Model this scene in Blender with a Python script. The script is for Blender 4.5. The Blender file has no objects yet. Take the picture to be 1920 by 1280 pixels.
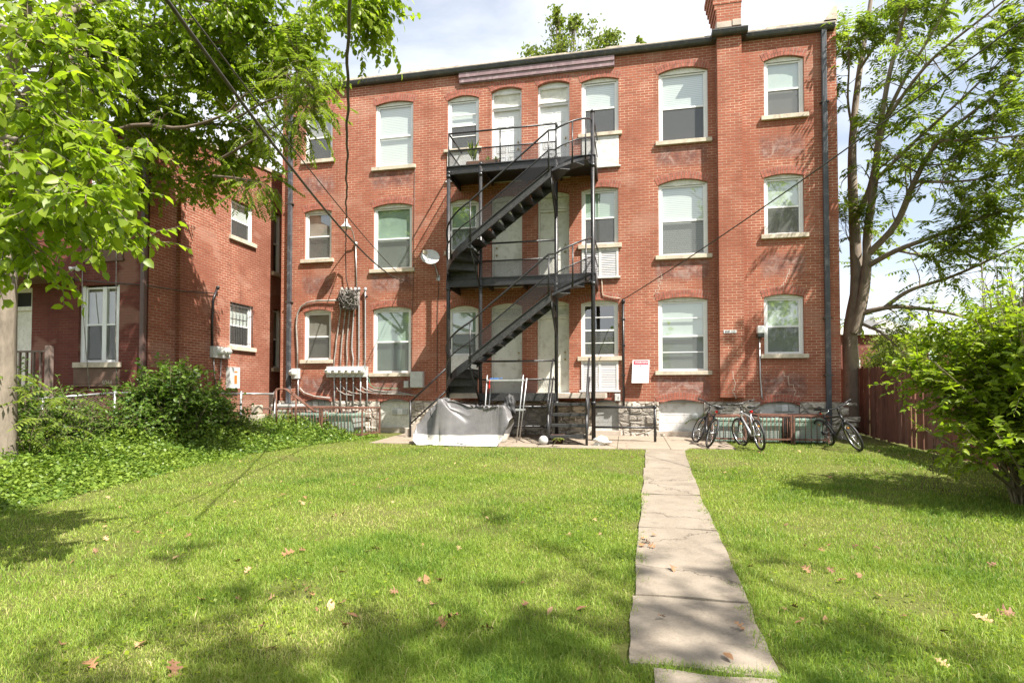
import bpy, bmesh, math, random
import numpy as np
from mathutils import Vector, Matrix
R = math.radians
rnd = random.Random(7)
C = bpy.context.scene.collection
SC = bpy.context.scene

# ------------------------------------------------------------------ camera
CAM = Vector((0, 0, 1.6)); YAW = R(11.52); PITCH = R(1.5); F = 1050.0; PPY = 710.5
cd = bpy.data.cameras.new("camera"); cam = bpy.data.objects.new("camera", cd); C.objects.link(cam)
cd.sensor_width = 36; cd.lens = F / 1920 * 36; cd.shift_y = (PPY - 640) / 1920
cd.clip_start = 0.05; cd.clip_end = 2000
cam.location = CAM; cam.rotation_euler = (R(90) + PITCH, 0, YAW)
SC.camera = cam
ROT = cam.rotation_euler.to_matrix()

# ------------------------------------------------------------------ light
SUN = Vector((-0.62, 0.40, -1.0)).normalized()        # the way the light travels
elev = math.asin(-SUN.z); az = math.atan2(-SUN.x, -SUN.y)     # from +Y, clockwise
sd = bpy.data.lights.new("sun", 'SUN'); sd.energy = 5.0; sd.angle = R(0.55); sd.color = (1.0, 0.95, 0.87)
so = bpy.data.objects.new("sun", sd); C.objects.link(so)
so.rotation_euler = SUN.to_track_quat('-Z', 'Y').to_euler(); so.location = (6, -4, 12)
W = bpy.data.worlds.new("World"); SC.world = W; W.use_nodes = True
nt = W.node_tree; nt.nodes.clear()
def wn(t, **k):
    n = nt.nodes.new(t)
    for a, b in k.items(): setattr(n, a, b)
    return n
sky = wn('ShaderNodeTexSky', sky_type='NISHITA', sun_disc=False)
sky.sun_elevation = elev; sky.sun_rotation = az; sky.altitude = 100; sky.air_density = 1.0; sky.dust_density = 1.2
bg = wn('ShaderNodeBackground'); bg.inputs[1].default_value = 0.076
tc = wn('ShaderNodeTexCoord'); mp = wn('ShaderNodeMapping'); mp.inputs['Scale'].default_value = (1.0, 1.0, 2.2)
mp.inputs['Location'].default_value = (0.35, 0.2, 0.1)
nz = wn('ShaderNodeTexNoise'); nz.inputs['Scale'].default_value = 1.7; nz.inputs['Detail'].default_value = 8; nz.inputs['Roughness'].default_value = 0.55
nz.inputs['Distortion'].default_value = 0.4
cr = wn('ShaderNodeValToRGB'); cr.color_ramp.elements[0].position = 0.36; cr.color_ramp.elements[1].position = 0.57; cr.color_ramp.elements[0].color = (0.34, 0.34, 0.34, 1)
mx = wn('ShaderNodeMix', data_type='RGBA'); mx.inputs[7].default_value = (6.6, 6.8, 7.1, 1)
L = nt.links.new
L(tc.outputs['Generated'], mp.inputs[0]); L(mp.outputs[0], nz.inputs['Vector']); L(nz.outputs['Fac'], cr.inputs[0])
L(cr.outputs[0], mx.inputs[0]); L(sky.outputs[0], mx.inputs[6]); L(mx.outputs[2], bg.inputs[0])
wo = wn('ShaderNodeOutputWorld'); L(bg.outputs[0], wo.inputs[0])
SC.view_settings.view_transform = 'Standard'; SC.view_settings.look = 'None'
SC.view_settings.exposure = 1.42; SC.view_settings.gamma = 1.0
SC.cycles.max_bounces = 8; SC.cycles.transparent_max_bounces = 24; SC.cycles.diffuse_bounces = 3
SC.cycles.caustics_reflective = False; SC.cycles.caustics_refractive = False

# ------------------------------------------------------------------ pixel rays (pixels of the 1920 x 1280 photograph) -> points on real surfaces
def ray(px, py):
    return (ROT @ Vector(((px - 960) / F, (PPY - py) / F, -1.0)))
def onY(px, py, Y):
    d = ray(px, py); return CAM + d * ((Y - CAM.y) / d.y)
def onX(px, py, X):
    d = ray(px, py); return CAM + d * ((X - CAM.x) / d.x)
def atd(px, py, dep):
    return CAM + ray(px, py) * dep
def gz(x, y):
    t = max(0.0, y - 2.0)
    return 0.035 * min(t, 17.0)
def onG(px, py):
    d = ray(px, py); t = 8.0
    for _ in range(40):
        p = CAM + d * t
        t = (gz(p.x, p.y) - CAM.z) / d.z
        t = min(max(t, 0.5), 200)
    return CAM + d * t
YW = 15.33                                              # the plane of the big brick wall
def wx(px, py=500): return onY(px, py, YW).x
def wz(px, py): return onY(px, py, YW).z

# ------------------------------------------------------------------ objects
def obj(name, me, parent=None, loc=None):
    o = bpy.data.objects.new(name, me); C.objects.link(o)
    if loc is not None: o.location = loc
    if parent is not None:
        o.parent = parent
        if parent.type == 'EMPTY' or True:
            o.matrix_parent_inverse = Matrix.Identity(4)
            # world coordinates are used for meshes: cancel the offset of the parents
            p = parent; off = Vector((0, 0, 0))
            while p is not None: off += p.location; p = p.parent
            if loc is None: o.location = -off
    return o
def tag(o, label=None, cat=None, group=None, kind=None):
    if label: o['label'] = label
    if cat: o['category'] = cat
    if group: o['group'] = group
    if kind: o['kind'] = kind
    return o
def thing(name, label, cat, loc=(0, 0, 0), group=None):
    o = bpy.data.objects.new(name, None); C.objects.link(o); o.location = loc
    o.empty_display_size = 0.1
    return tag(o, label, cat, group)

class MB:
    """collects shapes, builds ONE mesh object; a frame maps (u, v, w) = along the wall, up, outwards"""
    def __init__(s, frame=None): s.v = []; s.f = []; s.m = []; s.fr = frame; s.cm = 0; s.smooth = []; s.sm = False
    def P(s, p): return s.fr(*p) if s.fr else p
    def add(s, vs, fs, raw=False):
        b = len(s.v)
        s.v += [tuple(p) if raw else tuple(s.P(p)) for p in vs]
        for f in fs: s.f.append([b + i for i in f]); s.m.append(s.cm); s.smooth.append(s.sm)
    def box(s, x0, x1, y0, y1, z0, z1):
        vs = [(x, y, z) for z in (z0, z1) for y in (y0, y1) for x in (x0, x1)]
        s.add(vs, [(0, 2, 3, 1), (4, 5, 7, 6), (0, 1, 5, 4), (2, 6, 7, 3), (0, 4, 6, 2), (1, 3, 7, 5)]); return s
    def quad(s, a, b, c, d): s.add([a, b, c, d], [(0, 1, 2, 3)]); return s
    def poly(s, pts): s.add(pts, [tuple(range(len(pts)))]); return s
    def prism(s, pts, ext):
        n = len(pts); e = Vector(ext)
        vs = [Vector(p) for p in pts] + [Vector(p) + e for p in pts]
        s.add(vs, [tuple(range(n))[::-1], tuple(range(n, 2 * n))] + [(i, (i + 1) % n, n + (i + 1) % n, n + i) for i in range(n)]); return s
    def tube(s, pts, r, n=8, cap=True, closed=False):
        pts = [Vector(s.P(p)) for p in pts]; k = len(pts)
        rs = r if isinstance(r, (list, tuple)) else [r] * k
        up = None; rings = []
        for i, p in enumerate(pts):
            if closed: t = pts[(i + 1) % k] - pts[i - 1]
            else: t = pts[min(i + 1, k - 1)] - pts[max(i - 1, 0)]
            if t.length < 1e-9: t = Vector((0, 0, 1))
            t.normalize()
            if up is None:
                up = Vector((0, 0, 1)) if abs(t.z) < 0.9 else Vector((1, 0, 0))
            a = (up - t * up.dot(t))
            if a.length < 1e-6: a = t.orthogonal()
            a.normalize(); b = t.cross(a); up = a
            rings.append([p + (a * math.cos(2 * math.pi * j / n) + b * math.sin(2 * math.pi * j / n)) * rs[i] for j in range(n)])
        vs = [q for rg in rings for q in rg]; fs = []
        m = k if closed else k - 1
        for i in range(m):
            i2 = (i + 1) % k
            for j in range(n): fs.append((i * n + j, i * n + (j + 1) % n, i2 * n + (j + 1) % n, i2 * n + j))
        if cap and not closed:
            fs.append(tuple(range(n))[::-1]); fs.append(tuple((k - 1) * n + j for j in range(n)))
        o = s.sm; s.sm = True; s.add(vs, fs, raw=True); s.sm = o; return s
    def lathe(s, prof, c=(0, 0, 0), axis=(0, 0, 1), n=20):
        ax = Vector(axis).normalized(); a = ax.orthogonal().normalized(); b = ax.cross(a); c = Vector(c)
        vs = []; k = len(prof)
        for (r, h) in prof:
            for j in range(n):
                t = 2 * math.pi * j / n; vs.append(c + ax * h + (a * math.cos(t) + b * math.sin(t)) * r)
        fs = [(i * n + j, i * n + (j + 1) % n, (i + 1) * n + (j + 1) % n, (i + 1) * n + j) for i in range(k - 1) for j in range(n)]
        o = s.sm; s.sm = True; s.add(vs, fs); s.sm = o
        return s
    def rbox(s, x0, x1, y0, y1, z0, z1, b=0.01):
        """box with chamfered edges"""
        X = (x0 + b, x1 - b); Y = (y0 + b, y1 - b); Z = (z0 + b, z1 - b)
        bm = bmesh.new(); bmesh.ops.create_cube(bm, size=1)
        for v in bm.verts: v.co = Vector(((x0 + x1) / 2 + v.co.x * (x1 - x0), (y0 + y1) / 2 + v.co.y * (y1 - y0), (z0 + z1) / 2 + v.co.z * (z1 - z0)))
        bmesh.ops.bevel(bm, geom=bm.edges[:], offset=b, segments=2, affect='EDGES', profile=0.5)
        bm.verts.index_update()
        s.add([v.co.copy() for v in bm.verts], [tuple(v.index for v in f.verts) for f in bm.faces]); bm.free(); return s
    def build(s, name, mats, parent=None, kind=None, loc=None):
        me = bpy.data.meshes.new(name); me.from_pydata(s.v, [], s.f)
        for mm in (mats if isinstance(mats, (list, tuple)) else [mats]): me.materials.append(mm)
        n = len(me.polygons)
        me.polygons.foreach_set('material_index', s.m); me.polygons.foreach_set('use_smooth', s.smooth)
        me.update()
        boxuv(me)
        o = obj(name, me, parent, loc)
        if kind: o['kind'] = kind
        return o
def boxuv(me):
    nl = len(me.loops); nv = len(me.vertices); npg = len(me.polygons)
    co = np.empty(nv * 3, 'f'); me.vertices.foreach_get('co', co); co = co.reshape(-1, 3)
    nr = np.empty(npg * 3, 'f'); me.polygons.foreach_get('normal', nr); nr = nr.reshape(-1, 3)
    lt = np.empty(npg, 'i'); me.polygons.foreach_get('loop_total', lt)
    vi = np.empty(nl, 'i'); me.loops.foreach_get('vertex_index', vi)
    ln = np.repeat(nr, lt, axis=0); p = co[vi]; an = np.abs(ln)
    uv = np.empty((nl, 2), 'f')
    mx_ = an.argmax(1)
    a = mx_ == 0; uv[a] = np.stack([p[a, 1], p[a, 2]], 1)
    a = mx_ == 1; uv[a] = np.stack([p[a, 0], p[a, 2]], 1)
    a = mx_ == 2; uv[a] = np.stack([p[a, 0], p[a, 1]], 1)
    l = me.uv_layers.new(name='UVMap'); l.data.foreach_set('uv', uv.ravel())
def big_mesh(name, verts, faces_flat, loop_tot, mats, parent=None, attr=None, smooth=False, mi=None):
    """numpy mesh: verts (n,3), flat vertex indices, per-face loop totals"""
    me = bpy.data.meshes.new(name)
    me.vertices.add(len(verts)); me.vertices.foreach_set('co', np.asarray(verts, 'f').ravel())
    me.loops.add(len(faces_flat)); me.loops.foreach_set('vertex_index', np.asarray(faces_flat, 'i'))
    lt = np.asarray(loop_tot, 'i'); me.polygons.add(len(lt))
    st = np.zeros(len(lt), 'i'); st[1:] = np.cumsum(lt)[:-1]
    me.polygons.foreach_set('loop_start', st); me.polygons.foreach_set('loop_total', lt)
    if smooth: me.polygons.foreach_set('use_smooth', np.ones(len(lt), bool))
    for mm in (mats if isinstance(mats, (list, tuple)) else [mats]): me.materials.append(mm)
    if mi is not None: me.polygons.foreach_set('material_index', np.asarray(mi, 'i'))
    me.update(calc_edges=True)
    if attr is not None:
        a = me.attributes.new('tint', 'FLOAT', 'POINT'); a.data.foreach_set('value', np.asarray(attr, 'f'))
    return obj(name, me, parent)
def text_mesh(name, s, size, frame_origin, parent, mat, extr=0.002, bold=False, xs=1.0):
    """flat lettering facing -Y at frame_origin (left end of the baseline)"""
    cu = bpy.data.curves.new(name, 'FONT'); cu.body = s; cu.size = size; cu.extrude = extr; cu.align_x = 'LEFT'
    if bold: cu.offset = size * 0.02
    o = bpy.data.objects.new(name, cu); C.objects.link(o)
    dg = bpy.context.evaluated_depsgraph_get(); me = bpy.data.meshes.new_from_object(o.evaluated_get(dg))
    bpy.data.objects.remove(o); me.name = name
    me.transform(Matrix.Translation(frame_origin) @ Matrix.Rotation(R(90), 4, 'X') @ Matrix.Diagonal((xs, 1, 1, 1)))
    me.materials.clear(); me.materials.append(mat)
    return obj(name, me, parent)

# ------------------------------------------------------------------ materials
def newmat(name):
    m = bpy.data.materials.new(name); m.use_nodes = True; t = m.node_tree
    b = t.nodes['Principled BSDF']; return m, t, b
class NT:
    def __init__(s, t): s.t = t
    def n(s, typ, **k):
        n = s.t.nodes.new(typ)
        for a, b in k.items():
            if a in n.bl_rna.properties: setattr(n, a, b)
        return n
    def l(s, a, b): s.t.links.new(a, b)
    def uv(s): return s.n('ShaderNodeUVMap').outputs[0]
    def pos(s): return s.n('ShaderNodeNewGeometry').outputs['Position']
    def noise(s, vec, scale, det=4, rough=0.55, dist=0.0):
        n = s.n('ShaderNodeTexNoise'); n.inputs['Scale'].default_value = scale; n.inputs['Detail'].default_value = det
        n.inputs['Roughness'].default_value = rough; n.inputs['Distortion'].default_value = dist
        if vec is not None: s.l(vec, n.inputs['Vector'])
        return n
    def ramp(s, fac, stops):
        n = s.n('ShaderNodeValToRGB'); e = n.color_ramp.elements
        while len(e) < len(stops): e.new(0.5)
        for i, (p, c) in enumerate(stops):
            e[i].position = p; e[i].color = (c, c, c, 1) if isinstance(c, (int, float)) else (*c, 1)
        s.l(fac, n.inputs[0]); return n.outputs[0]
    def mix(s, fac, a, b, mode='MIX'):
        n = s.n('ShaderNodeMix'); n.data_type = 'RGBA'; n.blend_type = mode
        for sock, v in ((0, fac), (6, a), (7, b)):
            if isinstance(v, (int, float)): n.inputs[sock].default_value = v
            elif isinstance(v, tuple): n.inputs[sock].default_value = (*v, 1)
            else: s.l(v, n.inputs[sock])
        return n.outputs[2]
    def math(s, op, a, b=None, c=None, clamp=False):
        n = s.n('ShaderNodeMath'); n.operation = op; n.use_clamp = clamp
        for i, v in enumerate((a, b, c)):
            if v is None: continue
            if isinstance(v, (int, float)): n.inputs[i].default_value = v
            else: s.l(v, n.inputs[i])
        return n.outputs[0]
    def bump(s, h, bsdf, strength=0.4, dist=0.01):
        n = s.n('ShaderNodeBump'); n.inputs['Strength'].default_value = strength; n.inputs['Distance'].default_value = dist
        s.l(h, n.inputs['Height']); s.l(n.outputs[0], bsdf.inputs['Normal'])
    def scale(s, vec, sc):
        n = s.n('ShaderNodeMapping'); n.inputs['Scale'].default_value = sc; s.l(vec, n.inputs[0]); return n.outputs[0]
def paint(name, col, rough=0.5, metal=0.0, var=0.25, nscale=6.0, bump=0.05, dirt=None, coat=0.0, spec=None):
    """plain coloured surface with wear: two scales of noise, a dirt colour, a little relief"""
    m, t, b = newmat(name); N = NT(t); p = N.pos()
    a = N.noise(p, nscale, 5).outputs['Fac']; f = N.noise(p, nscale * 9, 4).outputs['Fac']
    lo = tuple(c * (1 - var) for c in col); hi = tuple(min(1, c * (1 + var * 0.6)) for c in col)
    c = N.ramp(a, [(0.3, lo), (0.7, hi)])
    if dirt:
        g = N.ramp(N.noise(p, nscale * 2.3, 6, 0.65).outputs['Fac'], [(0.52, 0.0), (0.68, 1.0)])
        c = N.mix(g, c, dirt)
    N.l(c, b.inputs['Base Color'])
    r = N.math('MULTIPLY_ADD', f, 0.25, rough - 0.12, clamp=True); N.l(r, b.inputs['Roughness'])
    b.inputs['Metallic'].default_value = metal
    if spec is not None: b.inputs['Specular IOR Level'].default_value = spec
    if bump: N.bump(f, b, bump, 0.01)
    return m
M = {}
def brick_mat(name, c1, c2, mortar, stains=None, bump=0.6):
    m, t, b = newmat(name); N = NT(t); uv = N.uv()
    # a slight wander of the courses
    w = N.noise(uv, 1.3, 2); wob = N.n('ShaderNodeVectorMath'); wob.operation = 'MULTIPLY_ADD'
    wob.inputs[1].default_value = (0.012, 0.012, 0); N.l(w.outputs['Color'], wob.inputs[0]); N.l(uv, wob.inputs[2])
    br = N.n('ShaderNodeTexBrick'); br.offset = 0.5
    N.l(wob.outputs[0], br.inputs['Vector']); br.inputs['Scale'].default_value = 1
    br.inputs['Brick Width'].default_value = 0.214; br.inputs['Row Height'].default_value = 0.0705
    br.inputs['Mortar Size'].default_value = 0.0075; br.inputs['Mortar Smooth'].default_value = 0.25; br.inputs['Bias'].default_value = -0.15
    br.inputs['Color1'].default_value = (*c1, 1); br.inputs['Color2'].default_value = (*c2, 1)
    big = N.noise(uv, 0.55, 6, 0.6).outputs['Fac']
    mort = N.mix(N.ramp(N.noise(uv, 0.9, 5, 0.6).outputs['Fac'], [(0.42, 0.0), (0.62, 1.0)]), mortar, tuple(c * 0.5 for c in mortar))
    N.l(mort, br.inputs['Mortar'])
    # per-brick darker and paler ones
    sp = N.n('ShaderNodeTexBrick'); sp.offset = 0.5; N.l(wob.outputs[0], sp.inputs['Vector']); sp.inputs['Scale'].default_value = 1
    sp.inputs['Brick Width'].default_value = 0.214; sp.inputs['Row Height'].default_value = 0.0705; sp.inputs['Mortar Size'].default_value = 0
    sp.inputs['Color1'].default_value = (0.36, 0.33, 0.36, 1); sp.inputs['Color2'].default_value = (1.38, 1.40, 1.38, 1); sp.inputs['Bias'].default_value = 0.28
    c = N.mix(0.75, br.outputs['Color'], sp.outputs['Color'], 'MULTIPLY')
    c = N.mix(N.ramp(big, [(0.38, 0.0), (0.66, 0.6)]), c, tuple(x * 0.5 for x in c1))
    fine = N.noise(uv, 35, 4).outputs['Fac']
    c = N.mix(N.ramp(fine, [(0.3, 0.0), (0.75, 0.3)]), c, tuple(min(1, x * 1.5) for x in c2))
    st_ = N.noise(N.scale(uv, (2.2, 0.16, 1)), 1.0, 6, 0.65).outputs['Fac']
    c = N.mix(N.ramp(st_, [(0.52, 0.0), (0.72, 0.5)]), c, tuple(x * 0.42 for x in c1))
    pt_ = N.noise(N.scale(uv, (0.9, 1.6, 1)), 0.8, 3, 0.5, 0.3).outputs['Fac']
    c = N.mix(N.ramp(pt_, [(0.58, 0.0), (0.64, 0.28)]), c, (0.40, 0.24, 0.18))
    if stains:                                            # weathered bricks and white salts under the stone sills
        us, vs = stains; sx = N.n('ShaderNodeSeparateXYZ'); N.l(uv, sx.inputs[0])
        def rng(sock, lo, hi, sm):
            a = N.math('SMOOTH_MIN', N.math('DIVIDE', N.math('SUBTRACT', sock, lo), sm), N.math('DIVIDE', N.math('SUBTRACT', hi, sock), sm), 0.2)
            return N.math('MAXIMUM', N.math('MINIMUM', a, 1.0), 0.0)
        def any_(sock, rs, sm):
            o = None
            for lo, hi in rs:
                q = rng(sock, lo, hi, sm); o = q if o is None else N.math('MAXIMUM', o, q)
            return o
        mk = N.math('MULTIPLY', any_(sx.outputs[0], us, 0.12), any_(sx.outputs[1], vs, 0.22))
        n1 = N.noise(uv, 5, 6, 0.7).outputs['Fac']; n2 = N.noise(uv, 3.1, 6, 0.7, 1.0).outputs['Fac']
        c = N.mix(N.math('MULTIPLY', mk, N.ramp(n1, [(0.32, 0.15), (0.62, 0.8)])), c, (0.125, 0.062, 0.055))
        c = N.mix(N.math('MULTIPLY', mk, N.ramp(n2, [(0.48, 0.0), (0.68, 0.5)])), c, (0.46, 0.36, 0.32))
    N.l(c, b.inputs['Base Color']); b.inputs['Roughness'].default_value = 0.9; b.inputs['Specular IOR Level'].default_value = 0.25
    h = N.math('ADD', N.math('MULTIPLY', br.outputs['Fac'], -1.0), N.math('MULTIPLY', fine, 0.5))
    N.bump(h, b, bump, 0.008)
    return m
def leaf_mat(name, lo, hi, trans=0.45, gloss=0.35):
    m, t, b = newmat(name); N = NT(t)
    at = N.n('ShaderNodeAttribute'); at.attribute_name = 'tint'
    c = N.ramp(at.outputs['Fac'], [(0.0, lo), (1.0, hi)])
    N.l(c, b.inputs['Base Color']); b.inputs['Roughness'].default_value = 0.42; b.inputs['Specular IOR Level'].default_value = gloss
    tr = N.n('ShaderNodeBsdfTranslucent'); N.l(N.mix(1.0, c, (1.25, 1.35, 0.55), 'MULTIPLY'), tr.inputs['Color'])
    ms = N.n('ShaderNodeMixShader'); ms.inputs[0].default_value = trans
    N.l(b.outputs[0], ms.inputs[1]); N.l(tr.outputs[0], ms.inputs[2])
    out = t.nodes['Material Output']; N.l(ms.outputs[0], out.inputs[0])
    return m
def bark_mat(name, c1, c2, sc=8):
    m, t, b = newmat(name); N = NT(t); p = N.scale(N.pos(), (1, 1, 0.22))
    f = N.noise(p, sc * 2.2, 7, 0.65, 0.6).outputs['Fac']; g = N.noise(N.pos(), sc * 0.35, 4).outputs['Fac']
    c = N.mix(N.ramp(g, [(0.35, 0.0), (0.7, 0.6)]), N.ramp(f, [(0.3, c1), (0.65, c2)]), tuple(x * 1.5 for x in c2))
    N.l(c, b.inputs['Base Color']); b.inputs['Roughness'].default_value = 0.9; N.bump(f, b, 0.6, 0.02); return m
def glass_mat(name, refl=0.16, tint=(0.86, 0.9, 0.88)):
    m, t, b = newmat(name); N = NT(t); t.nodes.remove(b)
    tr = N.n('ShaderNodeBsdfTransparent'); tr.inputs[0].default_value = (*tint, 1)
    gl = N.n('ShaderNodeBsdfGlossy'); gl.inputs['Roughness'].default_value = 0.02; gl.inputs[0].default_value = (1, 1, 1, 1)
    bp = N.n('ShaderNodeBump'); bp.inputs['Strength'].default_value = 0.06; bp.inputs['Distance'].default_value = 0.02
    N.l(N.noise(N.pos(), 1.6, 2).outputs['Fac'], bp.inputs['Height']); N.l(bp.outputs[0], gl.inputs['Normal'])
    ge = N.n('ShaderNodeNewGeometry'); dt = N.n('ShaderNodeVectorMath'); dt.operation = 'DOT_PRODUCT'; N.l(ge.outputs['Incoming'], dt.inputs[0]); N.l(ge.outputs['Normal'], dt.inputs[1])
    fac = N.math('MULTIPLY_ADD', N.math('POWER', N.math('SUBTRACT', 1.0, N.math('ABSOLUTE', dt.outputs['Value'])), 5.0), 0.8, refl, clamp=True)
    ms = N.n('ShaderNodeMixShader'); N.l(fac, ms.inputs[0]); N.l(tr.outputs[0], ms.inputs[1]); N.l(gl.outputs[0], ms.inputs[2])
    N.l(ms.outputs[0], t.nodes['Material Output'].inputs[0]); return m
def alpha_mat(name, col, cov, sc=None, rough=0.6, metal=0.0, width=0.22):
    """sheet with holes: a plain open weave (sc None) or a diamond wire mesh of pitch sc"""
    m, t, b = newmat(name); N = NT(t)
    b.inputs['Base Color'].default_value = (*col, 1); b.inputs['Roughness'].default_value = rough; b.inputs['Metallic'].default_value = metal
    tr = N.n('ShaderNodeBsdfTransparent'); ms = N.n('ShaderNodeMixShader')
    if sc is None: ms.inputs[0].default_value = cov
    else:
        sx = N.n('ShaderNodeSeparateXYZ'); N.l(N.uv(), sx.inputs[0])
        u = N.math('DIVIDE', sx.outputs[0], sc); v = N.math('DIVIDE', sx.outputs[1], sc * 0.62)
        a = N.math('LESS_THAN', N.math('FRACT', N.math('ADD', u, v)), width); c = N.math('LESS_THAN', N.math('FRACT', N.math('SUBTRACT', u, v)), width)
        N.l(N.math('MAXIMUM', a, c), ms.inputs[0])
    N.l(tr.outputs[0], ms.inputs[1]); N.l(b.outputs[0], ms.inputs[2]); N.l(ms.outputs[0], t.nodes['Material Output'].inputs[0]); return m
def blind_mat(name, col, gap, pitch=0.05, depth=0.45):
    m, t, b = newmat(name); N = NT(t); sx = N.n('ShaderNodeSeparateXYZ'); N.l(N.uv(), sx.inputs[0])
    wob = N.math('MULTIPLY_ADD', N.noise(N.scale(N.uv(), (0.8, 6, 1)), 1.0, 3).outputs['Fac'], 0.03, sx.outputs[1])
    f = N.math('FRACT', N.math('DIVIDE', wob, pitch))
    c = N.ramp(f, [(0.0, gap), (0.22, col), (0.85, tuple(x * 0.93 for x in col)), (1.0, gap)])
    N.l(c, b.inputs['Base Color']); b.inputs['Roughness'].default_value = 0.6; return m
def stone_mat(name, c1, c2, c3, sc=2.6):
    m, t, b = newmat(name); N = NT(t); uv = N.scale(N.uv(), (1, 1.7, 1))
    d = N.noise(uv, 2.5, 3); dv = N.n('ShaderNodeVectorMath'); dv.operation = 'MULTIPLY_ADD'; dv.inputs[1].default_value = (0.16, 0.16, 0)
    N.l(d.outputs['Color'], dv.inputs[0]); N.l(uv, dv.inputs[2])
    v = N.n('ShaderNodeTexVoronoi'); v.feature = 'DISTANCE_TO_EDGE'; v.inputs['Scale'].default_value = sc; N.l(dv.outputs[0], v.inputs['Vector'])
    vc = N.n('ShaderNodeTexVoronoi'); vc.inputs['Scale'].default_value = sc; N.l(dv.outputs[0], vc.inputs['Vector'])
    n = N.noise(uv, 9, 7, 0.7).outputs['Fac']
    c = N.mix(N.ramp(n, [(0.35, 0.0), (0.65, 1.0)]), c1, c2)
    sv = N.n('ShaderNodeSeparateXYZ'); N.l(vc.outputs['Color'], sv.inputs[0]); c = N.mix(0.8, c, N.ramp(sv.outputs[0], [(0.0, 0.55), (1.0, 1.25)]), 'MULTIPLY')
    c = N.mix(N.ramp(N.noise(uv, 4, 6, 0.75).outputs['Fac'], [(0.5, 0.0), (0.62, 0.85)]), c, c3)
    e = N.ramp(v.outputs['Distance'], [(0.0, 0.0), (0.09, 1.0)])
    c = N.mix(e, tuple(x * 0.55 for x in c1), c)
    N.l(c, b.inputs['Base Color']); b.inputs['Roughness'].default_value = 0.95
    N.bump(N.math('ADD', N.math('MULTIPLY', e, 0.8), N.math('MULTIPLY', n, 0.7)), b, 0.9, 0.05); return m
BR1, BR2 = (0.365, 0.122, 0.069), (0.205, 0.062, 0.040)
M['brick'] = None   # set with its stains in the building part
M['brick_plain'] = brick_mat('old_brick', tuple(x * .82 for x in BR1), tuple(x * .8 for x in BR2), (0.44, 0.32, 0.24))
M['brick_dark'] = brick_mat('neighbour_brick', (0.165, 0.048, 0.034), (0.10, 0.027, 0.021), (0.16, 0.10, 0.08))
M['vouss'] = paint('arch_brick', (0.34, 0.108, 0.070), 0.9, var=0.45, nscale=9, bump=0.3, dirt=(0.22, 0.085, 0.06))
M['mortar'] = paint('mortar', (0.36, 0.26, 0.21), 0.95, nscale=12)
M['lime'] = paint('limestone', (0.52, 0.45, 0.35), 0.85, var=0.25, nscale=4, bump=0.25, dirt=(0.36, 0.30, 0.235))
M['white'] = paint('white_paint', (0.62, 0.61, 0.585), 0.5, var=0.10, nscale=3, bump=0.08, dirt=(0.46, 0.43, 0.385))
M['vinyl'] = paint('white_vinyl', (0.74, 0.74, 0.73), 0.35, var=0.05, nscale=5, bump=0.0)
M['offwhite'] = paint('aged_white_paint', (0.66, 0.65, 0.58), 0.6, var=0.15, nscale=7, bump=0.1, dirt=(0.48, 0.46, 0.40))
M['iron'] = paint('black_iron_paint', (0.020, 0.020, 0.022), 0.36, var=0.4, nscale=7, bump=0.25, dirt=(0.05, 0.04, 0.032))
M['iron_worn'] = paint('worn_black_iron', (0.026, 0.026, 0.026), 0.5, var=0.5, nscale=12, bump=0.4, dirt=(0.075, 0.068, 0.058))
M['gutter'] = paint('dark_gutter_metal', (0.05, 0.052, 0.05), 0.4, var=0.4, nscale=3, bump=0.05, dirt=(0.10, 0.085, 0.065))
M['dspout'] = paint('grey_downspout_metal', (0.07, 0.075, 0.085), 0.4, var=0.35, nscale=2.0, bump=0.05, dirt=(0.16, 0.16, 0.165))
M['board'] = paint('plum_painted_board', (0.24, 0.155, 0.165), 0.55, var=0.25, nscale=3, bump=0.15, dirt=(0.34, 0.26, 0.26))
M['flash'] = paint('roof_flashing', (0.52, 0.44, 0.34), 0.8, var=0.35, nscale=5, bump=0.2, dirt=(0.3, 0.25, 0.2))
M['roof'] = paint('flat_roof_felt', (0.2, 0.19, 0.18), 0.9, nscale=2)
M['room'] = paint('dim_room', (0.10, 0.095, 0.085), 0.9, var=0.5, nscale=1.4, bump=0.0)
M['glass'] = glass_mat('window_glass', 0.20)
M['glass_dark'] = glass_mat('dim_window_glass', 0.07, (0.6, 0.64, 0.6))
M['screen'] = alpha_mat('insect_screen', (0.10, 0.105, 0.10), 0.52)
M['blind'] = blind_mat('white_slat_blind', (0.82, 0.83, 0.80), (0.40, 0.44, 0.42))
M['blind_g'] = blind_mat('reflected_green_blind', (0.46, 0.58, 0.46), (0.24, 0.32, 0.25))  # green reflected in the panes is put into the blind colour
M['shade'] = paint('pale_roller_shade', (0.60, 0.66, 0.60), 0.8, var=0.12, nscale=1.5, bump=0.0)
M['shade_g'] = paint('reflected_green_shade', (0.42, 0.54, 0.45), 0.8, var=0.2, nscale=2, bump=0.0)  # pale green pane reflection painted into the shade's own colour
M['shade_t'] = paint('tan_curtain', (0.36, 0.33, 0.29), 0.8, var=0.25, nscale=2, bump=0.0)
M['louver'] = blind_mat('louvred_panel', (0.56, 0.545, 0.55), (0.33, 0.31, 0.32), 0.05)
M['door'] = paint('cream_door_paint', (0.66, 0.65, 0.58), 0.5, var=0.12, nscale=2.2, bump=0.05, dirt=(0.5, 0.48, 0.41))
M['door_w'] = paint('white_door_paint', (0.72, 0.73, 0.73), 0.5, var=0.09, nscale=2.2, bump=0.05, dirt=(0.58, 0.57, 0.53))
M['brass'] = paint('worn_brass', (0.45, 0.36, 0.2), 0.35, 0.9, nscale=20)
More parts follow.
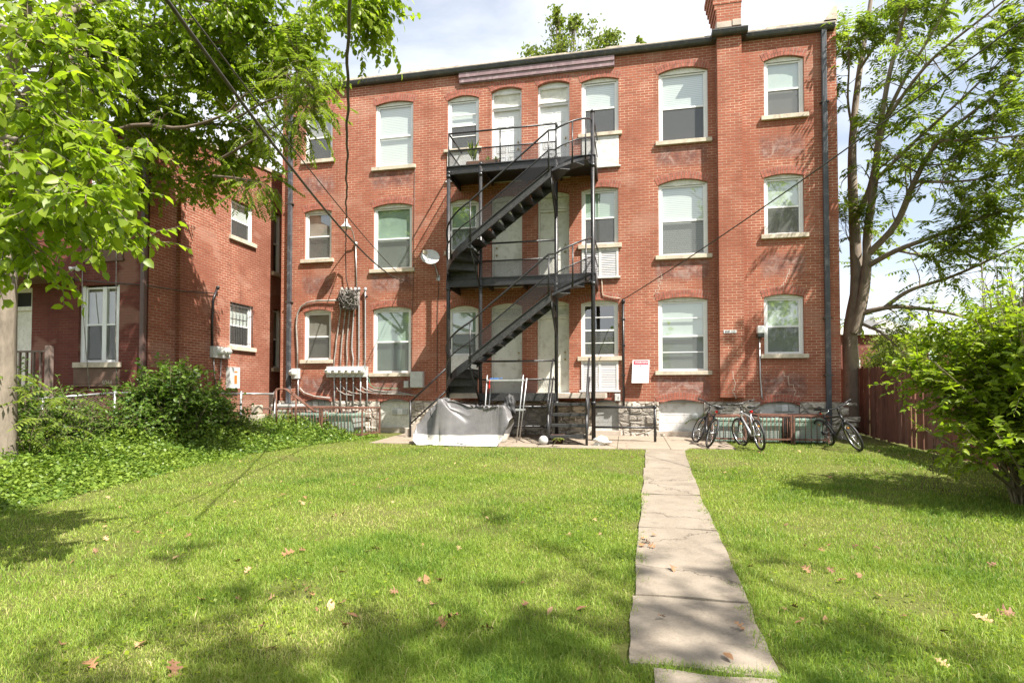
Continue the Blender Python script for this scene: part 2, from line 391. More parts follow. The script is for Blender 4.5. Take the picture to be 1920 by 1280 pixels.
M['stone'] = stone_mat('rubble_stone', (0.50, 0.44, 0.36), (0.66, 0.60, 0.52), (0.17, 0.14, 0.115))
M['conc'] = paint('old_concrete', (0.45, 0.385, 0.32), 0.9, var=0.22, nscale=1.4, bump=0.35, dirt=(0.34, 0.275, 0.215))
M['galv'] = paint('galvanised_metal', (0.50, 0.50, 0.50), 0.42, 0.65, var=0.2, nscale=8, bump=0.05)
M['greybox'] = paint('grey_utility_enamel', (0.50, 0.51, 0.49), 0.45, var=0.1, nscale=5, bump=0.03, dirt=(0.40, 0.39, 0.36))
M['rubber'] = paint('black_rubber', (0.02, 0.02, 0.021), 0.6, nscale=20)
M['cable'] = paint('black_cable', (0.05, 0.043, 0.035), 0.5, var=0.5, nscale=12)
M['cable_g'] = paint('grey_cable', (0.30, 0.27, 0.24), 0.55, var=0.4, nscale=12)
M['rust'] = paint('rusty_iron', (0.16, 0.07, 0.045), 0.8, var=0.5, nscale=14, bump=0.3, dirt=(0.09, 0.05, 0.04))
M['acgreen'] = paint('sage_green_enamel', (0.24, 0.34, 0.28), 0.5, var=0.2, nscale=4, bump=0.06, dirt=(0.16, 0.17, 0.12))
M['acgrey'] = paint('grey_ac_enamel', (0.42, 0.41, 0.39), 0.5, var=0.15, nscale=5, bump=0.03)
M['fins'] = blind_mat('condenser_fins', (0.30, 0.33, 0.30), (0.10, 0.13, 0.115), 0.04)
M['dark'] = paint('dark_void', (0.02, 0.02, 0.02), 0.9, nscale=4)
# ================================================================== the big brick building
def wall_frame(Y): return lambda u, v, w: (u, Y - w, v)
def side_frame(X): return lambda u, v, w: (X + w, u, v)
def arc_pts(u0, u1, vs, vc, n=12):
    c = u1 - u0; s = max(vc - vs, 1e-4); r = (c * c / 4 + s * s) / (2 * s); um = (u0 + u1) / 2; h = math.asin(min(1, c / 2 / r))
    return [(um + r * math.sin(-h + 2 * h * i / n), vc - r + r * math.cos(-h + 2 * h * i / n)) for i in range(n + 1)], (um, vc - r, r, h)
def wall_with_openings(mb, u0, u1, v0, v1, ops, depth=0.14):
    us = sorted({u0, u1} | {o[k] for o in ops for k in ('u0', 'u1')}); vs = sorted({v0, v1} | {o[k] for o in ops for k in ('v0', 'vc')})
    us = [u for u in us if u0 <= u <= u1]; vs = [v for v in vs if v0 <= v <= v1]
    for a, b in zip(us, us[1:]):
        for c, d in zip(vs, vs[1:]):
            mu, mv = (a + b) / 2, (c + d) / 2
            if any(o['u0'] < mu < o['u1'] and o['v0'] < mv < o['vc'] for o in ops): continue
            mb.quad((a, c, 0), (b, c, 0), (b, d, 0), (a, d, 0))
    for o in ops:
        if o['vc'] - o['vs'] > 0.01:
            ar, _ = arc_pts(o['u0'], o['u1'], o['vs'], o['vc'])
            for (a, c), (b, d) in zip(ar, ar[1:]):
                mb.quad((a, c, 0), (b, d, 0), (b, o['vc'], 0), (a, o['vc'], 0))
        else: ar = [(o['u0'], o['vc']), (o['u1'], o['vc'])]
        out = [(o['u0'], o['v0'])] + ar + [(o['u1'], o['v0'])]
        for (a, c), (b, d) in zip(out, out[1:] + out[:1]):
            mb.quad((a, c, 0), (b, d, 0), (b, d, -depth), (a, c, -depth))
def brick_arch(parent, fr, o, rings=2, mat=None):
    ar, (um, vc0, r, h) = arc_pts(o['u0'], o['u1'], o['vs'], o['vc']); mb = MB(fr)
    hh = h + 0.02
    n = max(8, int(2 * hh * r / 0.3) * 2); T = 0.098 * rings + 0.006          # mortar backing
    for i in range(n):
        a, b = -hh + 2 * hh * i / n, -hh + 2 * hh * (i + 1) / n
        q = [(um + x * math.sin(t), vc0 + x * math.cos(t), 0.002) for x, t in ((r + 0.001, a), (r + 0.001, b), (r + T, b), (r + T, a))]
        mb.cm = 0; mb.quad(*q)
    mb.cm = 1
    for k in range(rings):
        ra, rb = r + 0.001 + k * 0.1, r + 0.001 + k * 0.1 + 0.092
        nb = max(6, int(round(2 * hh * r / 0.072)))
        for i in range(nb):
            g = 0.06 + rnd.random() * 0.04
            a = -hh + 2 * hh * (i + g) / nb; b = -hh + 2 * hh * (i + 1 - g) / nb; w1 = 0.005 + rnd.random() * 0.004
            q = [(um + x * math.sin(t), vc0 + x * math.cos(t)) for x, t in ((ra, a), (ra, b), (rb, b), (rb, a))]
            mb.prism([(x, y, 0.0) for x, y in q], (0, 0, 0)) if False else mb.add([(x, y, w) for w in (0.0, w1) for x, y in q], [(4, 5, 6, 7), (0, 1, 5, 4), (1, 2, 6, 5), (2, 3, 7, 6), (3, 0, 4, 7)])
    return mb.build('brick_arch', [M['mortar'], mat or M['vouss']], parent)

def window(parent, fr, o, up='blind', lo='screen', sill=0.11, split=0.5, bars=(), frame='vinyl', rec=0.062, sill_ext=0.09, lower_blind=None, arch=True, sillh=None, casing=0.06):
    """sash window in opening o; returns the part. up / lo: what hangs behind the upper / lower glass"""
    u0, u1, v0, vs, vc = o['u0'], o['u1'], o['v0'], o['vs'], o['vc']
    fw = casing; F_ = MB(fr)
    d0, d1 = -rec - 0.075, -rec
    # casing boards left and right, and the board filling the arch
    F_.box(u0 + 0.002, u0 + fw, v0 + 0.002, vs, d0, d1); F_.box(u1 - fw, u1 - 0.002, v0 + 0.002, vs, d0, d1)
    head = vs - 0.03 if vc - vs > 0.02 else vs - 0.04
    # sash frame
    s0, s1 = u0 + fw + 0.001, u1 - fw - 0.001; t = 0.045; e0, e1 = d0 + 0.01, d1 - 0.022
    F_.box(s0, s0 + t, v0 + 0.003, head, e0, e1); F_.box(s1 - t, s1, v0 + 0.003, head, e0, e1)
    F_.box(s0 + t, s1 - t, v0 + 0.003, v0 + 0.06, e0, e1); F_.box(s0 + t, s1 - t, head - 0.045, head, e0, e1)
    vm = v0 + (head - v0) * split
    F_.box(s0 + t, s1 - t, vm - 0.022, vm + 0.022, e0 + 0.005, e1 + 0.006)
    for bz in bars:
        z = v0 + (head - v0) * bz; F_.box(s0 + t, s1 - t, z - 0.012, z + 0.012, e0 + 0.02, e1 + 0.004)
    w = F_.build('window', M[frame], parent)
    if vc - vs > 0.02:
        ar, _ = arc_pts(u0 + 0.003, u1 - 0.003, vs - 0.002, vc - 0.003); H = MB(fr)
        pts = [(u0 + 0.003, head + 0.001)] + ar + [(u1 - 0.003, head + 0.001)]
        H.add([(a, b, d1 - 0.004) for a, b in pts], [tuple(range(len(pts)))])
        H.box(u0 + 0.003, u1 - 0.003, head + 0.001, head + 0.03, d1 - 0.004, d1 + 0.008)
        H.build('header_panel', M['offwhite'], w)
    # glass, one pane above and one below
    g = MB(fr); gw = (e0 + e1) / 2
    g.quad((s0 + t, vm, gw), (s1 - t, vm, gw), (s1 - t, head - 0.045, gw), (s0 + t, head - 0.045, gw))
    g.quad((s0 + t, v0 + 0.06, gw - 0.012), (s1 - t, v0 + 0.06, gw - 0.012), (s1 - t, vm, gw - 0.012), (s0 + t, vm, gw - 0.012))
    g.build('pane', M['glass'], w)
    def sheet(name, a, b, ww, mat, crook=0.0):
        q = MB(fr); q.quad((s0 + 0.01, a + crook, ww), (s1 - 0.01, a, ww), (s1 - 0.01, b, ww), (s0 + 0.01, b, ww)); q.build(name, M[mat], w)
    kinds = {'blind': 'blind', 'blind_g': 'blind', 'shade': 'roller_shade', 'shade_g': 'roller_shade', 'shade_t': 'curtain'}
    if up: sheet(kinds[up], vm - (0.0 if lo else 0.02), head - 0.01, d0 - 0.012, up)
    if lower_blind: sheet(kinds[lower_blind], v0 + 0.02, vm, d0 - 0.018, lower_blind)
    if lo == 'screen':
        q = MB(fr); q.quad((s0 + t * 0.5, v0 + 0.05, e1 - 0.006), (s1 - t * 0.5, v0 + 0.05, e1 - 0.006), (s1 - t * 0.5, vm, e1 - 0.006), (s0 + t * 0.5, vm, e1 - 0.006)); q.build('insect_screen', M['screen'], w)
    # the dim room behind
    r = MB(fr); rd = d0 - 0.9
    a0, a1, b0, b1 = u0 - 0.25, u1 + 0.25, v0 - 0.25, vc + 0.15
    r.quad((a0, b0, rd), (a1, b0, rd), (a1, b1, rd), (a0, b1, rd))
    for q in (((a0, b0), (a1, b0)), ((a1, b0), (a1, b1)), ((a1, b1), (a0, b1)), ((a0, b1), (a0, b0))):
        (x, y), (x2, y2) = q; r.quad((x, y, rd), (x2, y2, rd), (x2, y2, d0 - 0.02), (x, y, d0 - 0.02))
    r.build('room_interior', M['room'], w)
    if sill:
        s = MB(fr); s.rbox(u0 - sill_ext, u1 + sill_ext, v0 - sill, v0 - 0.001, -0.10, 0.075, 0.008); s.build('sill', M['lime'], w)
    if arch and vc - vs > 0.02: brick_arch(w, fr, o)
    return w

def op(x0, x1, ysp, ycr, ysill):
    """opening from pixels: left, right, springing, crown and sill-top rows at the middle of the opening"""
    xm = (x0 + x1) / 2
    return dict(u0=wx(x0, ysp), u1=wx(x1, ysp), v0=wz(xm, ysill), vs=wz(xm, ysp), vc=wz(xm, ycr))
FR = wall_frame(YW)
XL, XR = wx(527.5), wx(1574)
ZB = wz(1240, 753)                                       # top of the rubble foundation
ZT = onY(1450, 62, YW).z                                 # top of the wall
WIN = {
 'a3': op(572, 624, 211, 204, 300), 'a2': op(571, 622, 397, 392.5, 486), 'a1': op(570, 621, 585, 580, 674.5),
 'b3': op(704, 775, 195, 189.5, 312), 'b2': op(700, 773, 387, 381, 504), 'b1': op(699, 771, 580, 574.5, 699),
 'k3': op(839, 898, 186, 179, 279), 'k2': op(840, 898, 380, 373, 470), 'k1': op(840, 897, 580, 572.5, 666),
 'l3': op(1090, 1159.5, 151, 145, 250), 'l2': op(1090, 1159, 355, 350.5, 458), 'l1': op(1089, 1159, 567.5, 562, 668),
 'r3': op(1234.5, 1327, 134, 125.6, 263), 'r2': op(1234.5, 1327, 344, 335, 478), 'r1': op(1234, 1327, 562, 556.6, 695),
 's3': op(1432, 1507, 111, 104, 216), 's2': op(1432, 1507, 331, 325.5, 439), 's1': op(1432, 1507, 556.5, 551, 663.5)}
ZF = [1.62, 4.62, 7.62]                                  # floors behind the fire escape
DOOR = {}
for k, (a, b, ys) in enumerate((((920, 979), (1007, 1067), ((574, 567.5), (569, 563))), ((921, 979), (1008, 1067), ((372, 366), (364, 358))), ((921, 978), (1008, 1067.5), ((169.5, 163), (158, 151.5))))):
    for j, (x0, x1) in enumerate((a, b)):
        o = op(x0, x1, ys[j][0], ys[j][1], 600); o['v0'] = ZF[k]; DOOR[(k, j)] = o
BAS = [op(712, 770, 755, 747.5, 800), op(1113, 1160, 756, 749, 806), op(1235, 1320, 756.5, 749, 804), op(1425, 1500, 760, 752.5, 800), op(567, 622, 755, 748, 800)]
for o in BAS: o['v0'] = 0.62
stU = [(WIN[c + '1']['u0'] - 0.1, WIN[c + '1']['u1'] + 0.1) for c in 'abrs'] + [(WIN['l1']['u0'] - 0.1, WIN['l1']['u1'] + 0.1)]
stV = [(WIN['r' + f]['v0'] - 0.75, WIN['r' + f]['v0'] - 0.02) for f in '123']
M['brick'] = brick_mat('weathered_red_brick', BR1, BR2, (0.56, 0.42, 0.31), (stU, stV))

M['mortar_new'] = paint('pale_new_mortar', (0.58, 0.46, 0.38), 0.95, nscale=12)
B = thing('brick_apartment_building', 'three storey red brick apartment building with white arched sash windows', 'building', ((XL + XR) / 2, YW, 0.5))
mb = MB(FR)
cut = [dict(o, v0=ZB) for o in BAS]                      # the basement openings start in the stone and rise into the brick
wall_with_openings(mb, XL, XR, ZB, ZT, list(WIN.values()) + list(DOOR.values()) + cut)
wall = mb.build('wall', M['brick'], B)
sd_ = MB()
for X in (XL, XR): sd_.quad((X, YW, 0.3), (X, YW + 14, 0.3), (X, YW + 14, ZT), (X, YW, ZT))
sd_.quad((XL, YW + 14, 0.3), (XR, YW + 14, 0.3), (XR, YW + 14, ZT), (XL, YW + 14, ZT))
sd_.build('side_wall', M['brick'], B)
fo = MB(lambda u, v, w: (u, YW - w - 0.03, v)); wall_with_openings(fo, XL - 0.02, XR + 0.02, 0.3, ZB, [dict(o, vs=ZB, vc=ZB) for o in BAS], 0.3)
# a rough face: rubble blocks standing proud of the pointing
fo.sm = False
xs = XL
while xs < XR:
    z = 0.42
    while z < ZB - 0.02:
        hgt = min(rnd.uniform(0.14, 0.30), ZB - 0.015 - z); wd = rnd.uniform(0.22, 0.5)
        cx, cz = xs + wd / 2 + rnd.uniform(-0.05, 0.05), z + hgt / 2
        if hgt > 0.06 and not any(o['u0'] - 0.03 < cx + wd / 2 and o['u1'] + 0.03 > cx - wd / 2 and cz + hgt / 2 > o['v0'] for o in BAS):
            q = [(cx + sx * wd * 0.47 * rnd.uniform(0.8, 1), cz + sz * hgt * 0.46 * rnd.uniform(0.75, 1)) for sx, sz in ((-1, -1), (1, -1), (1, 1), (-1, 1))]
            p = rnd.uniform(0.02, 0.05)
            c2 = [(x * 0.75 + cx * 0.25, zz * 0.75 + cz * 0.25, p) for x, zz in q]
            fo.add([(x, zz, 0) for x, zz in q] + c2, [(0, 1, 5, 4), (1, 2, 6, 5), (2, 3, 7, 6), (3, 0, 4, 7), (4, 5, 6, 7)])
        z += hgt
    xs += 0.40
fo.build('foundation', M['stone'], B)

wp = {}
spec = {'a3': ('shade_t', 'screen', {}), 'a2': ('shade_t', 'screen', dict(lower_blind='shade_t')), 'a1': ('shade_t', 'screen', dict(lower_blind='shade_t')),
 'b3': ('blind', None, dict(lower_blind='blind')), 'b2': ('shade_g', 'screen', dict(lower_blind='shade')), 'b1': ('blind_g', 'screen', dict(lower_blind='blind_g')),
 'k3': ('blind', 'screen', dict(bars=(0.28, 0.72), sill=0.09)), 'k2': ('blind_g', 'screen', dict(lower_blind='blind_g')), 'k1': ('blind_g', 'screen', dict(lower_blind='blind_g', sill=0.0)),
 'l3': ('blind', 'screen', dict(sill=0.1)), 'l2': ('blind_g', 'screen', dict(sill=0.12)), 'l1': (None, 'screen', dict(bars=(0.26, 0.75), sill=0.12)),
 'r3': ('blind', 'screen', {}), 'r2': ('blind', 'screen', dict(lower_blind='blind')), 'r1': ('shade', 'screen', dict(bars=(0.27, 0.76), lower_blind='shade')),
 's3': ('shade', 'screen', dict(lower_blind='shade_t')), 's2': ('shade', 'screen', dict(lower_blind='shade_t')), 's1': ('shade', 'screen', dict(lower_blind='shade'))}
for k, (up, lo, kw) in spec.items():
    wp[k] = window(B, FR, WIN[k], up, lo, **kw)
# panels under the kitchen windows (old ice-box openings, boarded or louvred)
def sub_panel(o, vtop, vbot, style):
    u0, u1 = o['u0'] + 0.01, o['u1'] + 0.0; p = MB(FR)
    if style == 'board':
        p.rbox(u0, u1, vbot, vtop, -0.02, 0.03, 0.006); p.box(u0 - 0.05, u1 + 0.05, vbot - 0.035, vbot - 0.002, -0.02, 0.055)
        return p.build('white_panel', M['white'], B)
    t = 0.055
    p.box(u0, u0 + t, vbot, vtop, -0.02, 0.03); p.box(u1 - t, u1, vbot, vtop, -0.02, 0.03); um = (u0 + u1) / 2
    p.box(um - t * 0.6, um + t * 0.6, vbot, vtop, -0.02, 0.028); p.box(u0 + t, u1 - t, vtop - t, vtop, -0.02, 0.026)
    p.box(u0 - 0.05, u1 + 0.05, vbot - 0.05, vbot - 0.002, -0.02, 0.07)
    f = p.build('louvred_panel', M['white'], B)
    q = MB(FR); n = max(6, int((vtop - vbot - t) / 0.045))
    for a, b in ((u0 + t, um - t * 0.6), (um + t * 0.6, u1 - t)):
        for i in range(n):
            z = vbot + (vtop - t - vbot) * i / n; z2 = vbot + (vtop - t - vbot) * (i + 1) / n
            q.quad((a, z, 0.02), (b, z, 0.02), (b, z2 + 0.002, 0.002), (a, z2 + 0.002, 0.002)); q.quad((a, z, 0.02), (b, z, 0.02), (b, z, 0.0), (a, z, 0.0))
    q.build('louvre', M['louver'], f); return f
sub_panel(WIN['l3'], WIN['l3']['v0'] - 0.105, wz(1125, 313), 'board')
sub_panel(WIN['l2'], WIN['l2']['v0'] - 0.125, wz(1125, 519), 'louvre')
sub_panel(WIN['l1'], WIN['l1']['v0'] - 0.125, wz(1125, 731), 'louvre')
sub_panel(WIN['k3'], WIN['k3']['v0'] - 0.095, wz(868, 338), 'board')
sub_panel(WIN['k1'], WIN['k1']['v0'] - 0.005, wz(868, 697), 'board')

# doors onto the landings
def door(o, mat, hinge, closed=True, zt=2.06):
    u0, u1, v0, vs, vc = o['u0'], o['u1'], o['v0'], o['vs'], o['vc']; fw = 0.055; d1, d0 = -0.10, -0.2
    f = MB(FR); f.box(u0 + 0.002, u0 + fw, v0, vs, d0, d1); f.box(u1 - fw, u1 - 0.002, v0, vs, d0, d1)
    dz = v0 + zt
    f.box(u0 + fw, u1 - fw, dz, dz + 0.06, d0, d1); f.box(u0 + fw, u1 - fw, dz + 0.065, dz + 0.11, d0, d1 + 0.03); f.box(u0 + fw, u1 - fw, vs - 0.05, vs - 0.002, d0, d1)
    ar, _ = arc_pts(u0 + 0.003, u1 - 0.003, vs - 0.003, vc - 0.003)
    pts = [(u0 + 0.003, vs - 0.05)] + ar + [(u1 - 0.003, vs - 0.05)]; f.add([(a, b, d1 - 0.006) for a, b in pts], [tuple(range(len(pts)))])
    dr = f.build('door', mat, B)
    tp = MB(FR)                                           # boarded transom light
    if vs - 0.05 - (dz + 0.11) > 0.05:
        a, b = dz + 0.11, vs - 0.05; n = 2
        for i in range(n):
            tp.rbox(u0 + fw, u1 - fw, a + (b - a) * i / n + 0.003, a + (b - a) * (i + 1) / n - 0.003, d0 - 0.02, d0 + 0.045 - 0.02 * i, 0.006)
        tp.build('transom_panel', M['offwhite'], dr)
    s = MB(FR); a0, a1 = u0 + fw + 0.002, u1 - fw - 0.002; sw = d0 + 0.03
    s.box(a0, a1, v0 + 0.02, dz - 0.003, d0, sw)
    W_ = a1 - a0; pw = (W_ - 0.30 * W_) / 2                # six raised panels
    for cx in (a0 + 0.1 * W_ , a0 + W_ - 0.1 * W_ - pw):
        for (p0, p1) in ((0.10, 0.36), (0.42, 0.74), (0.79, 0.93)):
            z0, z1 = v0 + 0.02 + p0 * 2.02, v0 + 0.02 + p1 * 2.02
            for q in ((cx, cx + pw, z0, z0 + 0.018), (cx, cx + pw, z1 - 0.018, z1), (cx, cx + 0.018, z0 + 0.018, z1 - 0.018), (cx + pw - 0.018, cx + pw, z0 + 0.018, z1 - 0.018)):
                s.box(q[0], q[1], q[2], q[3], sw, sw + 0.008)
            s.box(cx + 0.04, cx + pw - 0.04, z0 + 0.04, z1 - 0.04, sw, sw + 0.005)
    s.build('door_leaf', mat, dr)
    kx = a1 - 0.07 if hinge == 'l' else a0 + 0.07
    for z, r in ((0.93, 0.03), (1.13, 0.026)):
        k = MB(FR); k.lathe([(0.0, 0.055), (r * 0.8, 0.05), (r, 0.035), (r * 0.5, 0.02), (r * 0.9, 0.006), (r * 0.9, 0)], (kx, v0 + z, sw), (0, 0, 1), 12)
        k.build('door_knob' if z < 1 else 'deadbolt', M['brass'], dr)
    b = MB(FR); b.box(u0 - 0.02, u1 + 0.02, v0 - 0.05, v0 + 0.018, d0 - 0.1, 0.04); b.build('threshold', M['offwhite'], dr)
    v = MB(FR); v.quad((u0 - 0.1, v0 - 0.1, d0 - 0.06), (u1 + 0.1, v0 - 0.1, d0 - 0.06), (u1 + 0.1, vc + 0.1, d0 - 0.06), (u0 - 0.1, vc + 0.1, d0 - 0.06)); v.build('backing', M['dark'], dr)
    brick_arch(dr, FR, o)
for (k, j), o in DOOR.items(): door(o, M['door'] if k != 2 else M['door_w'], 'r' if (k, j) == (1, 0) else 'l', zt=2.06)

# basement panels with their dryer vents
def basement(o, mat, vents=0, vx=None, big=True, hatch=True):
    u0, u1, v0, vs, vc = o['u0'], o['u1'], o['v0'], o['vs'], o['vc']; p = MB(FR); ar, _ = arc_pts(u0 + 0.004, u1 - 0.004, vs, vc - 0.003)
    pts = [(u0 + 0.004, v0)] + ar + [(u1 - 0.004, v0)]; p.add([(a, b, -0.09) for a, b in pts], [tuple(range(len(pts)))])
    for i in range(1, 4):
        z = v0 + (vs - v0) * i / 3.4; p.box(u0 + 0.02, u1 - 0.02, z, z + 0.012, -0.1, -0.086)
    p.box(u0 + 0.004, u0 + 0.05, v0, vs, -0.1, -0.07); p.box(u1 - 0.05, u1 - 0.004, v0, vs, -0.1, -0.07)
    w = p.build('basement_panel', mat, B)
    for i in range(vents):
        cx = vx[i]; z = vx[-1]; q = MB(FR); q.rbox(cx - 0.085, cx + 0.085, z - 0.085, z + 0.085, -0.09, -0.04, 0.01)
        for s_ in range(3): q.box(cx - 0.06, cx + 0.06, z - 0.05 + s_ * 0.04, z - 0.03 + s_ * 0.04, -0.05, -0.025)
        q.build('dryer_vent', M['greybox'] if i != 1 else M['vinyl'], w)
    s = MB(FR); s.rbox(u0 - 0.06, u1 + 0.06, v0 - 0.16, v0 - 0.001, -0.2, 0.07, 0.012); s.build('sill', M['conc'], w)
    brick_arch(w, FR, o)
basement(BAS[0], M['offwhite'], 3, [wx(741), wx(750), wx(759), wz(750, 772)])
basement(BAS[1], M['greybox'])
basement(BAS[2], M['white'], 1, [wx(1300), wz(1300, 782)])
basement(BAS[3], M['white'], 3, [wx(1458), wx(1470), wx(1481), wz(1470, 765)])
basement(BAS[4], M['offwhite'], 3, [wx(580), wx(592), wx(604), wz(592, 757)])
# chimney pilaster, its stack, roof, gutters
PX0, PX1 = wx(1345.5), wx(1391); PY = YW - 0.25; ZP = wz(1368, 745)
p = MB(); p.box(PX0, PX1, PY, YW + 0.35, ZP, ZT + 0.02)
p.box(PX0 + 0.0, PX1 - 0.0, PY + 0.02, YW + 0.5, ZT + 0.02, ZT + 2.1)
for i in range(6): p.box(PX0 - 0.02 - 0.035 * i, PX1 + 0.012 * i, PY + 0.03 - 0.012 * i, YW + 0.5 + 0.02 * i, ZT + 0.50 + 0.14 * i, ZT + 0.50 + 0.14 * (i + 1) - 0.0)
ch = p.build('chimney', M['brick'], B)
q = MB(); q.rbox(PX0 - 0.01, PX0 + 0.36, PY - 0.01, PY + 0.2, ZT + 0.14, ZT + 0.30, 0.01); q.rbox(PX0 + 0.38, PX1 + 0.01, PY - 0.012, PY + 0.2, ZT + 0.16, ZT + 0.33, 0.01)
q.build('stone_course', M['conc'], ch)
GP = [(0.0, 0.0), (-0.10, 0.0), (-0.135, 0.03), (-0.15, 0.075), (-0.15, 0.10), (-0.165, 0.105), (-0.165, 0.135), (0.0, 0.135)]
def gutter(x0, x1, Y, zg, parent, name='gutter', m=None):
    g = MB(); n = len(GP); vs = [(x, Y + a, zg + b) for x in (x0, x1) for a, b in GP]
    g.add(vs, [tuple(range(n)), tuple(range(2 * n - 1, n - 1, -1))] + [(i, n + i, n + (i + 1) % n, (i + 1) % n) for i in range(n)]); return g.build(name, m or M['gutter'], parent)
ZG = ZT - 0.13
gutter(XL - 0.02, PX0 - 0.14, YW, ZG, B); gutter(PX1 + 0.14, XR - 0.06, YW, ZG, B)
gutter(PX0 - 0.14, PX1 + 0.14, PY, ZG + 0.03, B)
for xa, xb in ((PX0 - 0.14, PX0 - 0.002), (PX1 + 0.002, PX1 + 0.14)):
    c = MB(); c.box(xa, xb, PY - 0.001, YW - 0.001, ZG + 0.0, ZG + 0.16); c.build('gutter_return', M['gutter'], B)
rf = MB(); rf.box(XL, XR, YW - 0.02, YW + 14, ZT + 0.002, ZT + 0.05); rf.build('roof', M['roof'], B)
fl = MB(); n = 60; x = XL
while x < XR:
    d = rnd.uniform(0.7, 1.6); x2 = min(x + d, XR); h = 0.05 + rnd.uniform(0.0, 0.05)
    fl.box(x, x2 - 0.003, YW - 0.05, YW + 0.3, ZT + 0.006, ZT + 0.05 + h); x = x2
fl.build('roof_flashing', M['flash'], B)
pe = MB()                                                # the stub of the end parapet
pe.prism([(XR - 0.30, YW - 0.05, ZT + 0.1), (XR + 0.02, YW - 0.05, ZT + 0.1), (XR + 0.02, YW - 0.05, ZT + 0.48), (XR - 0.06, YW - 0.05, ZT + 0.48)], (0, 9, 0)); pe.build('end_parapet', M['flash'], B)
pe = MB(); pe.prism([(XL - 0.02, YW - 0.03, ZT + 0.1), (XL + 0.34, YW - 0.03, ZT + 0.1), (XL + 0.1, YW - 0.03, ZT + 0.34), (XL - 0.02, YW - 0.03, ZT + 0.34)], (0, 9, 0)); pe.build('end_parapet', M['flash'], B)
bd = MB(FR); bx0, bx1 = wx(862, 160), wx(1152, 125); bz = ZG - 0.01
bd.box(bx0, bx1, bz - 0.13, bz, 0.0, 0.10); bd.box(bx0 + 0.01, bx1, bz - 0.265, bz - 0.133, 0.0, 0.075); bd.box(bx0, bx1, bz - 0.29, bz - 0.267, 0.0, 0.045)
bd.build('fascia_board', M['board'], B)
def downspout(px, ztop, zbot, wd, clips):
    X = wx(px); d = MB(); d.rbox(X - wd / 2, X + wd / 2, YW - 0.115, YW - 0.03, zbot, ztop, 0.012)
    for s in range(-1, 2): d.box(X + s * wd * 0.28 - 0.006, X + s * wd * 0.28 + 0.006, YW - 0.121, YW - 0.116, zbot, ztop)
    o = d.build('downspout', M['dspout'], B)
    for z in clips:
        c = MB(); c.box(X - wd / 2 - 0.035, X + wd / 2 + 0.035, YW - 0.125, YW - 0.0, z, z + 0.03); c.build('clip', M['gutter'], o)
downspout(1548.5, ZG + 0.02, 0.75, 0.12, (2.05 + 3 * 0, wz(1547, 598), wz(1547, 195)))
downspout(545.5, ZG + 0.02, 0.55, 0.13, (wz(545, 385), wz(545, 568)))
# air-brick sized patches, cracks and stray nails are in the wall's own relief; an address plate and a painted house number
pl = MB(); a, b = onY(1357, 624.5, PY - 0.012), onY(1381, 618.5, PY - 0.012)
pl.rbox(a.x, b.x, PY - 0.014, PY - 0.001, a.z, b.z, 0.003); pp = pl.build('address_plate', M['vinyl'], B)
M['ink'] = paint('dark_ink', (0.08, 0.06, 0.09), 0.6, nscale=20); M['redink'] = paint('red_ink', (0.55, 0.03, 0.06), 0.6, var=0.1, nscale=20, bump=0)
M['pinkink'] = paint('faded_red_ink', (0.75, 0.38, 0.40), 0.6, var=0.2, nscale=30, bump=0)
t_ = text_mesh('house_number', '4040  1 2', 0.075, Vector((a.x + 0.02, PY - 0.017, a.z + 0.018)), pp, M['ink'], xs=0.85)

# old settlement cracks, raked out and pointed in paler mortar, stepping along the joints
for i, (xa, ya, xb, yb, Yp) in enumerate(((1374, 690, 1377, 742, PY), (1468, 690, 1496, 742, YW), (1480, 498, 1462, 545, YW), (1240, 512, 1228, 556, YW))):
    p, q = onY(xa, ya, Yp), onY(xb, yb, Yp); z = math.floor(p.z / 0.0705) * 0.0705; x = p.x; mc = MB(); k = 0
    while z > q.z:
        x2 = q.x + (p.x - q.x) * (z - 0.0705 - q.z) / (p.z - q.z); x2 = x + max(-0.107, min(0.107, x2 - x + rnd.uniform(-.05, .05)))
        mc.box(x - 0.006, x + 0.006, Yp - 0.0035, Yp, z - 0.0705, z - 0.006); mc.box(min(x, x2) - 0.006, max(x, x2) + 0.006, Yp - 0.0045, Yp, z - 0.0765, z - 0.0645); z -= 0.0705; x = x2
    mc.build('mortar_repair', M['mortar_new'], B)
